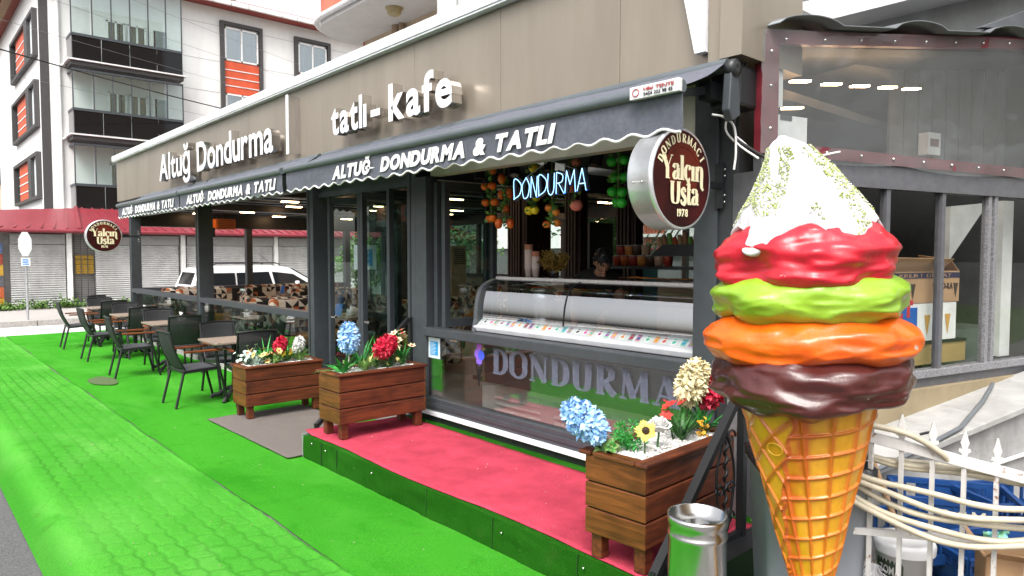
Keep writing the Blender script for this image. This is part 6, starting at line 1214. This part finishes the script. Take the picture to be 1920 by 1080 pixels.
for k in range(6500):
    u = rs.random(); v = rs.uniform(.12, .80)
    if mn.noise((math.cos(6.283*u)*2.4, math.sin(6.283*u)*2.4, v*1.6+2)) < -.02+.2*abs(v-.5): continue
    p = V(cream_fn(u, v)); q = V(cream_fn(u, min(1, v+.01))); o_ = V((math.cos(6.283*u), math.sin(6.283*u), .5)).normalized()
    e1 = V((rs.uniform(-1, 1), rs.uniform(-1, 1), rs.uniform(-1, 1))).normalized()*rs.uniform(.0025, .006); e2 = e1.cross(o_); b.m = 0 if rs.random() < .55 else 1
    c = p+o_*.004; b.add([c-e1-e2*.6, c+e1-e2*.5, c+e1*.8+e2*.6, c-e1*.9+e2*.5, c+o_*.005], [(0, 1, 4), (1, 2, 4), (2, 3, 4), (3, 0, 4)])
s_ = b.build('sprinkles', [mat('pistachio', (.36, .44, .10), rough=.6, var=.3), mat('pale_crumb', (.66, .66, .58), rough=.6)], IC); s_['kind'] = 'stuff'
# waffle cone with raised ribs; ridge height stored for the airbrushed paint
zt, zb_, rt, rb = 1.28, .31, .250, .018; nT, nZ = 420, 330
U, Vv = np.meshgrid(np.linspace(0, 2*np.pi, nT+1), np.linspace(0, 1, nZ+1)); Z = zt+(zb_-zt)*Vv; Rr = rt+(rb-rt)*Vv
phi = (U-FA+np.pi) % (2*np.pi)-np.pi; arcl = phi
def ridge(x, w_): d = np.abs(x-np.round(x)); return np.exp(-(d/w_)**2)
mer = ridge(phi/(2*np.pi)*14+.25-.35*Vv, .07); ring = ridge((Z-.028*phi)/.083+.2, .075)
eb_ = -.12-1.15*Vv; flap = phi < eb_+.03*np.sin(Z*60)
dg1 = ridge((Z-.20*phi)/.125, .065); dg2 = ridge((Z+.30*phi)/.17+.3, .055)
rid = np.where(flap, np.maximum(dg1, dg2), np.maximum(mer, ring)); edge = np.exp(-((phi-eb_-.03*np.sin(Z*60))/.035)**2)
R2 = Rr+.011*rid*(1-.3*Vv)+np.where(flap, .012, 0)+.006*edge+.002*np.sin(U*5+Z*20)
co = np.stack([CX+np.cos(U)*R2, CY+np.sin(U)*R2, Z], -1).reshape(-1, 3)
ii = np.arange(nT)[None, :]+np.arange(nZ)[:, None]*(nT+1); F = np.stack([ii, ii+nT+1, ii+nT+2, ii+1], -1).reshape(-1, 4)
me = bpy.data.meshes.new('waffle_cone'); me.from_pydata(co.tolist(), [], F.tolist()); me.polygons.foreach_set('use_smooth', [True]*len(F))
wide = np.where(flap, np.maximum(ridge((Z-.20*phi)/.125, .16), ridge((Z+.30*phi)/.17+.3, .13)), np.maximum(ridge(phi/(2*np.pi)*14+.25-.35*Vv, .2), ridge((Z-.028*phi)/.083+.2, .17)))
g = np.random.RandomState(2); paint = np.clip(wide*.62+edge*.55+np.exp(-((phi-eb_-.17)/.2)**2)*.45*(~flap), 0, 1)
at = me.attributes.new('paint', 'FLOAT', 'POINT'); at.data.foreach_set('value', paint.ravel().astype(np.float32))
wm = mat('waffle_paint', (.80, .42, .02), rough=.32, coat=.15, dirt=.15); t, N, L, b_ = nodes_of(wm); an = N.new('ShaderNodeAttribute'); an.attribute_name = 'paint'
rp = N.new('ShaderNodeValToRGB'); e = rp.color_ramp.elements; e[0].color = (.74, .36, .018, 1); e[0].position = .15; e[1].color = (.60, .13, .012, 1); e[1].position = .7; L.new(an.outputs['Fac'], rp.inputs[0])
nz = N.new('ShaderNodeTexNoise'); nz.inputs['Scale'].default_value = 30; nz.inputs['Detail'].default_value = 5; mx = N.new('ShaderNodeMixRGB'); mx.blend_type = 'MULTIPLY'; mx.inputs[0].default_value = .35; L.new(rp.outputs[0], mx.inputs[1]); L.new(nz.outputs['Fac'], mx.inputs[2]); L.new(mx.outputs[0], b_.inputs['Base Color'])
me.materials.append(wm); obj('waffle_cone', me, IC)
em = B(); 
def conep(ph, z, dr): rr = rt+(rb-rt)*((zt-z)/(zt-zb_))+dr; a = FA+ph; return V((CX+math.cos(a)*rr, CY+math.sin(a)*rr, z))
em.tube([conep(-.55+.14*math.cos(a), 1.085+.024*math.sin(a), .024) for a in np.linspace(0, 6.28, 25)[:-1]], .0035, 6, closed=True).build('oval_emblem', wm, IC)
B().lathe([(0, .20), (.05, .20), (.055, .27), (.024, .33)], (CX, CY, 0), 24).build('cone_foot', wm, IC); B().lathe([(0, 0), (.26, 0), (.26, .16), (.22, .20), (0, .20)], (CX, CY, 0), 40).build('base', mat('base_grey', (.2, .2, .2), rough=.7), IC)
# the statue stands slightly out of plumb
fwd0 = V((-math.cos(TH), math.sin(TH), 0)); rgt0 = V((math.sin(TH), math.cos(TH), 0)); IC.rotation_mode = 'QUATERNION'; IC.rotation_quaternion = mathutils.Quaternion(fwd0, -R(2.4)); IC.location = V(IC.location)+rgt0*.065
# ---------------------------------------------------------------- steel ash bin and grey waste bin
AB = thing('ash_bin', (-1.66, 2.545, 0), 'polished steel ash bin with a ribbed body in front of the right planter', 'bin')
c = (-1.66, 2.545, 0); r = .122
B().lathe([(0, .0), (r*.97, .0), (r, .01), (r, .30), (r*1.02, .305), (r*1.02, .315), (r, .32), (r, .60), (r*1.03, .606), (r*1.03, .618), (r, .624), (r, .655), (r*1.03, .66), (r*1.05, .685), (r*1.02, .70), (r*.97, .695), (r*.9, .66), (r*.55, .645)], c, 56).build('body', chrome, AB)
B().lathe([(r*.56, .645), (r*.5, .652), (r*.48, .62), (0, .62)], c, 36).build('ash_tray', chrome, AB); b = B(); rs = random.Random(5)
for k in range(9): a = rs.uniform(0, 6.28); q = rs.uniform(0, .045); p = V((c[0]+q*math.cos(a), c[1]+q*math.sin(a), .626)); d = V((math.cos(a*3), math.sin(a*3), .2))*.025; b.tube([p, p+d], .004, 6)
b.build('cigarette_ends', mat('butt', (.6, .5, .38)), AB)
WB = thing('waste_bin', (-1.47, 3.12, 0), 'pale grey plastic waste bin with a black liner behind the cone statue', 'bin'); wm2 = mat('bin_grey', (.33, .36, .41), rough=.5, var=.08, dirt=.2)
def rrect(hx, hy, rd, z, n=5):
    P = []
    for qx, qy, a0 in ((1, 1, 0), (-1, 1, 90), (-1, -1, 180), (1, -1, 270)):
        for k in range(n+1): a = R(a0+90*k/n); P.append((qx*(hx-rd)+rd*math.cos(a), qy*(hy-rd)+rd*math.sin(a), z))
    return P
def loft(b, rings, M, smooth=True):
    n = len(rings[0]); vs = [M @ V(p) for rg in rings for p in rg]; b.add(vs, [(i*n+j, i*n+(j+1) % n, (i+1)*n+(j+1) % n, (i+1)*n+j) for i in range(len(rings)-1) for j in range(n)], smooth); return b
BM = Matrix.Translation((-1.47, 3.14, 0)) @ Matrix.Rotation(R(41), 4, 'Z')
loft(B(), [rrect(.19, .17, .05, .02), rrect(.225, .20, .05, .82), rrect(.24, .215, .05, .82), rrect(.24, .215, .05, .86), rrect(.215, .19, .05, .86), rrect(.18, .16, .05, .1)], BM).build('body', wm2, WB)
loft(B(), [rrect(.243, .218, .05, .83), rrect(.246, .221, .05, .875), rrect(.22, .195, .05, .885), rrect(.20, .175, .05, .7)], BM).build('liner', mat('bin_liner', (.012, .012, .013), rough=.25, bump=.8, bscale=30), WB)
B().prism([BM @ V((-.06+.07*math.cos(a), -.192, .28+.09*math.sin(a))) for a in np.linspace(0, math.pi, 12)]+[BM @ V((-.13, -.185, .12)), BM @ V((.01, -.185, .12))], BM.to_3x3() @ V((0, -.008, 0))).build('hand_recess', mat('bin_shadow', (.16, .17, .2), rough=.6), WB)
B().box(*[0]*0) if False else None
# steel door hinge post by the corner
HG = thing('steel_post', (-2.24, 3.84, 0), 'galvanised post with bolted plates beside the right planter', 'post'); B().box(-2.28, -2.2, 3.80, 3.88, 0, 1.9).build('post', grey_metal, HG); B().box(-2.2, -2.17, 3.77, 3.9, .75, .98).build('plate', grey_metal, HG)
for z in (.80, .93): B().sphere((-2.165, 3.81, z), .012, 8, 6).build('bolt', steel, HG)
# ---------------------------------------------------------------- white spear fence with hoses
fwd = V((-math.cos(TH), math.sin(TH), 0)); rgt = V((math.sin(TH), math.cos(TH), 0))
def at(px, py, D): return V((0, 0, 1.8))+fwd*D*1.0011+rgt*((px-960)/1310*D)+V((0, 0, -(py-478)/1310*D))
rust = mat('rusty_white', (.56, .55, .535), rough=.6, scale=22, col2=(.50, .49, .47)); t, N, L, b_ = nodes_of(rust)
base = b_.inputs['Base Color'].links[0].from_socket; tc = N.new('ShaderNodeTexCoord'); nn_ = N.new('ShaderNodeTexNoise'); nn_.inputs['Scale'].default_value = 26; nn_.inputs['Detail'].default_value = 8; L.new(tc.outputs['Object'], nn_.inputs[0]); rr_ = N.new('ShaderNodeValToRGB'); rr_.color_ramp.elements[0].position = .62; rr_.color_ramp.elements[1].position = .70; L.new(nn_.outputs[0], rr_.inputs[0]); mx = N.new('ShaderNodeMixRGB'); L.new(rr_.outputs[0], mx.inputs[0]); L.new(base, mx.inputs[1]); mx.inputs[2].default_value = (.20, .07, .02, 1); L.new(mx.outputs[0], b_.inputs['Base Color'])
f0, f1 = at(1560, 800, 3.02), at(2060, 800, 2.72); fdir = (V((f1.x, f1.y, 0))-V((f0.x, f0.y, 0))); fl = fdir.length; fdir.normalize(); fn_ = V((fdir.y, -fdir.x, 0))
FE = thing('spear_fence', (f0.x, f0.y, 0), 'rusty white steel fence with spear tips at the lower right', 'fence')
ztop = lambda s: 1.055-.155*s/.72; zlow = .60
def fp_(s, z, o=0): return V((f0.x, f0.y, 0))+fdir*s+fn_*o+V((0, 0, z))
B().bar(fp_(-.02, ztop(-.02)), fp_(fl, ztop(fl)), .03, .045).build('top_rail', rust, FE, bevel=.003); B().bar(fp_(-.02, zlow), fp_(fl, zlow+.03), .02, .03).build('lower_rail', rust, FE); B().bar(fp_(-.02, .08), fp_(fl, .08), .02, .03).build('bottom_rail', rust, FE)
sp_ = B(); o8 = [(0, 0), (.012, .004), (.014, .02), (.03, .03), (.026, .045), (.012, .04), (.016, .06), (.022, .075), (.014, .10), (.004, .14)]
poly = [(x, 0, z) for x, z in o8]+[(-x, 0, z) for x, z in o8[::-1][:-1]]
spm = B().prism([(x, -.004, z) for x, _, z in poly], (0, .008, 0)).mesh('spear_tip', rust); ang = math.atan2(fdir.y, fdir.x); k = 0; s = .055
while s < fl:
    B().bar(fp_(s, .0), fp_(s, ztop(s)-.02), .016, .016).build('baluster', rust, FE); share('spear_tip', spm, FE, fp_(s, ztop(s)+.02), (0, 0, ang), True, (.75, 1, .8)); s += .116; k += 1
hose = mat('cream_hose', (.48, .43, .32), rough=.45, var=.2, scale=9, dirt=.4)
rs = random.Random(31)
hz_ = [(1.02, .905, .10), (1.0, .87, .16), (.985, .84, .19), (.97, .83, .22), (.955, .80, .25), (.945, .785, .27), (.99, .90, .06), (.975, .89, .05)]
for k, (z1, z2, sg) in enumerate(hz_):
    o_ = (.035+.014*(k % 3)) if k in (1, 2, 3, 4, 5) else -.045-.02*(k % 3); n = 12
    pts = [fp_(-.10+(fl+.3)*i/n, z1+(z2-z1)*i/n-sg*3.2*(i/n)**.8*(1-i/n)+.008*math.sin(i*1.3+k*2), o_+.012*math.sin(i*.8+k)) for i in range(n+1)]
    tag(B().tube(cr(pts, 4), .0128, 10).build('hose', hose), 'cream plastic hose sagging along the fence, %s' % ['topmost strand behind the balusters', 'first strand in front of the balusters', 'second strand in front of the balusters', 'third strand in front of the balusters', 'fourth strand in front of the balusters', 'lowest strand in front of the balusters', 'second strand behind the balusters', 'third strand behind the balusters'][k], 'hose', 'cream hoses hung on the fence')
tag(B().tube(cr([fp_(-.03, 1.085, .03), fp_(.12, 1.08, .03), fp_(.3, 1.05, .03), fp_(.42, .985, .03), fp_(.46, .94, 0)], 6), .0128, 10).build('hose', hose), 'cream hose end lying along the top rail of the fence', 'hose', 'cream hoses hung on the fence')
# ---------------------------------------------------------------- things stored behind the fence
blue = mat('blue_crate', (.008, .045, .165), rough=.4, scale=12, var=.25, dirt=.3)
def crate(c, ang_, tilt, label, text=None):
    S = thing('plastic_crate', c, label, 'crate', 'blue plastic crates behind the fence'); S.rotation_euler = (R(tilt), 0, ang_); hx, hy, h_ = .28, .18, .17
    for s in (-1, 1):
        w1 = B(); 
        w1.box(-hx, hx, s*hy-.008, s*hy+.008, .0, .05).box(-hx, hx, s*hy-.012, s*hy+.012, h_-.03, h_)
        for k in range(8): w1.box(-hx+k*.0785, -hx+k*.0785+.012, s*hy-.008, s*hy+.008, .05, h_-.03)
        w1.box(-.14, .14, s*hy-.005, s*hy+.007, .05, h_-.03); side_ = w1.build('side', blue, S, False)
        w2 = B().box(s*hx-.008, s*hx+.008, -hy, hy, 0, .05).box(s*hx-.012, s*hx+.012, -hy, hy, h_-.03, h_).box(s*hx-.006, s*hx+.006, -.1, .1, .05, .10)
        for k in range(5): w2.box(s*hx-.008, s*hx+.008, -hy+k*.085, -hy+k*.085+.012, .05, h_-.03)
        w2.build('end', blue, S, False)
        if text and s < 0:
            for ch, v, f in layout(text, .085, .001, .003, 0, .25, .2): M = MF(-.1, -hy-.014, .06); B().add([M @ V(p) for p in v], f).build('letter', mat('crate_letter', (.45, .42, .33)), side_, False)
    b = B()
    for k in range(7): b.box(-hx, hx, -hy+k*.056, -hy+k*.056+.02, 0, .008)
    b.build('bottom', blue, S, False)
ca = math.atan2(rgt.y, rgt.x)
def gp(px, py, D): p = at(px, py, D); return p
for px, py, D, da, tl, l, tx in [(1800, 985, 3.75, -18, 0, 'blue crate lettered RSM tilted behind the hoses', 'RSM'), (1785, 1035, 3.65, 12, 0, 'open blue crate below the lettered crate', None), (1880, 1090, 3.5, 6, 0, 'blue crate low in the stack beside the carton', None), (1860, 1150, 3.5, 2, 0, 'lowest blue crate behind the white bucket', None), (1925, 985, 3.8, 8, 0, 'blue crate at the right picture edge behind the hoses', None)]:
    crate(gp(px, py, D), ca+R(da), tl, l, tx)
BK = thing('bucket', gp(1710, 1200, 3.15), 'white plastic bucket with a dark printed label behind the fence', 'bucket'); bc = BK.location; bz = 0.18; bxy = (bc.x, bc.y)
BK.location.z = .04
bk = at(1710, 1010, 3.18); hb = bk.z-.03
B().lathe([(0, hb-.36), (.10, hb-.36), (.118, hb-.03), (.125, hb-.03), (.127, hb), (.118, hb), (.115, hb+.005)], (bxy[0], bxy[1], 0), 40).build('body', mat('bucket_white', (.76, .77, .78), rough=.35, var=.04), BK); lid = B().lathe([(.128, hb-.03), (.13, hb+.005), (.122, hb+.022), (.1, hb+.02), (.095, hb+.01), (0, hb+.012)], (bxy[0], bxy[1], 0), 40).build('lid', mat('bucket_white', (.76, .77, .78)), BK)
va = math.atan2(-bxy[1], -bxy[0]); lb = B().grid(20, 4, lambda u, v: (bxy[0]+(.108+.0085*v)*math.cos(va-1.15+u*1.15), bxy[1]+(.108+.0085*v)*math.sin(va-1.15+u*1.15), hb-.30+v*.25)).build('label', mat('label_dark', (.03, .045, .025), rough=.5), BK)
for txt, sz, zz, wd in (('ZOMA', .055, hb-.12, .10), ('ma Sosu', .034, hb-.17, .10)):
    bb_t = B()
    for ch, v, f in layout(txt, sz, .0005, .001, 0, .05, wd): bb_t.add([(bxy[0]+.1185*math.cos(va-.95+p[0]/.118), bxy[1]+.1185*math.sin(va-.95+p[0]/.118), zz+p[1]) for p in v], f)
    bb_t.build('lettering', print_w, lb)
card = mat('cardboard', (.42, .26, .14), rough=.85, scale=4, var=.12)
CB = thing('carton', gp(1935, 1100, 2.95), 'open brown carton at the lower right corner', 'carton'); q = CB.location; M = Matrix.Translation(q) @ Matrix.Rotation(ca+R(-25), 4, 'Z'); q.z = q.z
def mb(x0, x1, y0, y1, z0_, z1_, M): b = B().box(x0, x1, y0, y1, z0_, z1_); return b.xform(M)
for a in ((-.15, .15, -.12, -.115, -.25, .12), (-.15, .15, .115, .12, -.25, .12), (-.15, -.145, -.12, .12, -.25, .12), (.145, .15, -.12, .12, -.25, .12)): mb(*a, M).build('side', card, CB)
B().add([M @ V(p) for p in ((-.15, -.12, .12), (.15, -.12, .12), (.16, -.2, .17), (-.14, -.2, .17))], [(0, 1, 2, 3)]).build('flap', card, CB, solid=.004); B().add([M @ V(p) for p in ((-.15, -.12, .12), (-.15, .12, .12), (-.21, .12, .2), (-.21, -.12, .2))], [(0, 1, 2, 3)]).build('flap', card, CB, solid=.004)
lettering('t', ')', .1, M @ MF(-.12, -.122, -.02), black_m, CB, split=False)
tag(B().tube([at(1630, 830, 3.25), at(1730, 1080, 3.2)], .014, 10).build('broom_handle', mat('broom_wood', (.36, .22, .12), rough=.6)), 'brown wooden broom handle leaning behind the fence', 'broom')
b = B(); rs = random.Random(8); c = at(1650, 1070, 3.1)
for k in range(120): a = rs.uniform(0, 6.28); b.tube([c+V((rs.gauss(0, .01), rs.gauss(0, .01), 0)), c+rgt*rs.gauss(.02, .06)+V((0, 0, -.13+rs.uniform(-.02, .03)))+fwd*rs.gauss(0, .02)], .0022, 3)
tag(b.build('brush_head', mat('bristle', (.62, .62, .64), rough=.6)), 'white bristle brush head lying behind the fence', 'brush')
tag(B().grid(8, 8, lambda u, v: at(1668+22*u, 1030+45*v, 3.3)+fwd*.03*mn.noise((u*4, v*4, 0))).build('yellow_bag', mat('lime_bag', (.50, .62, .03), rough=.4)), 'small lime yellow bag beside the white bucket', 'bag')
tag(B().grid(12, 8, lambda u, v: at(1860+50*u, 1005+35*v, 3.4)+fwd*.06*mn.noise((u*5, v*5, 1))).build('blue_sack', mat('sack_blue', (.05, .35, .55), rough=.35, scale=20, col2=(.25, .45, .12))), 'crumpled blue and green plastic sack on the crates', 'sack')
b = B(); rs = random.Random(14)
for k in range(420):
    p = V((rs.uniform(-1.75, .4), rs.uniform(2.9, 4.6), .01)); r = rs.uniform(.006, .03); b.sphere(p, (r, r*rs.uniform(.5, 1.2), r*.6), 6, 4)
tag(b.build('rubble', mat('rubble', (.26, .22, .18), rough=.9, var=.5)), 'loose stones and rubble on the ground behind the fence', 'rubble', kind='stuff')
# boxes in the annex window
def wcarton(s0, s1, d0, d1, z0_, z1_, label, m, name='cone_carton'):
    S = thing(name, W((s0+s1)/2, (d0+d1)/2, z0_), label, 'carton', 'cartons in the annex window'); wbox(B(), s0, s1, d0, d1, z0_, z1_).build('box', m, S); return S
def MW(s, d, z): return Matrix(((E1.x, 0, N1.x, W(s, d, z).x), (E1.y, 0, N1.y, W(s, d, z).y), (0, 1, 0, z), (0, 0, 0, 1)))
S = wcarton(1.14, 2.09, -.36, -.1, 1.45, 1.68, 'brown open carton printed with cones on top of the annex stack', card)
wbox(B(), 1.14, 2.09, -.0995, -.097, 1.63, 1.67).build('print_band', mat('navy_print', (.02, .018, .06)), S); lettering('t', 'KIRILIR !  DİKKAT', .036, MW(1.36, -.0965, 1.637), card, S, split=False, width=.62)
for s, t_x, w_t in ((1.24, 'TO-RA', .2), (1.84, 'TO-RA', .16)): lettering('t', t_x, .06, MW(s, -.0965, 1.55), mat('box_ink', (.05, .03, .02)), S, split=False, width=w_t, off=.002)
for s in (1.52, 1.78, 2.04): B().prism([W(s-.03, -.0965, 1.59), W(s+.03, -.0965, 1.59), W(s, -.0965, 1.48)], N1*.0008).build('cone_print', mat('box_ink', (.05, .03, .02)), S)
B().add([W(1.14, -.1, 1.68), W(1.84, -.1, 1.68), W(1.9, -.03, 1.77), W(1.16, -.03, 1.78)], [(0, 1, 2, 3)]).build('flap', card, S, solid=.005); B().add([W(2.09, -.1, 1.68), W(2.09, -.36, 1.68), W(1.99, -.36, 1.80), W(1.97, -.1, 1.77)], [(0, 1, 2, 3)]).build('flap', card, S, solid=.005); wbox(B(), 1.4, 1.95, -.33, -.15, 1.66, 1.75).build('plastic_bag', mat('bag_white', (.7, .7, .72), rough=.4, bump=1, bscale=20), S, bevel=.04)
S = wcarton(1.14, 2.06, -.36, -.1, 1.17, 1.445, 'blue and white cone carton in the middle of the annex stack', pvc); wbox(B(), 1.19, 1.58, -.0995, -.097, 1.18, 1.42).build('blue_print', mat('blue_box', (.01, .10, .42), rough=.4), S); lettering('t', 'İT', .15, MW(1.34, -.0965, 1.36), mat('red_box', (.5, .02, .04)), S, split=False, off=.01)
for s in (1.70, 1.95): B().prism([W(s-.035, -.0965, 1.36), W(s+.035, -.0965, 1.36), W(s, -.0965, 1.21)], N1*.0008).build('cone_print', mat('cone_tan', (.6, .33, .08)), S)
S = wcarton(1.0, 2.23, -.36, -.12, .99, 1.14, 'plain mustard brown carton at the bottom of the annex stack', mat('tan_box', (.36, .25, .10), rough=.8)); wbox(B(), 1.0, 2.23, -.36, -.11, 1.142, 1.16).build('black_lid', black_m, S)
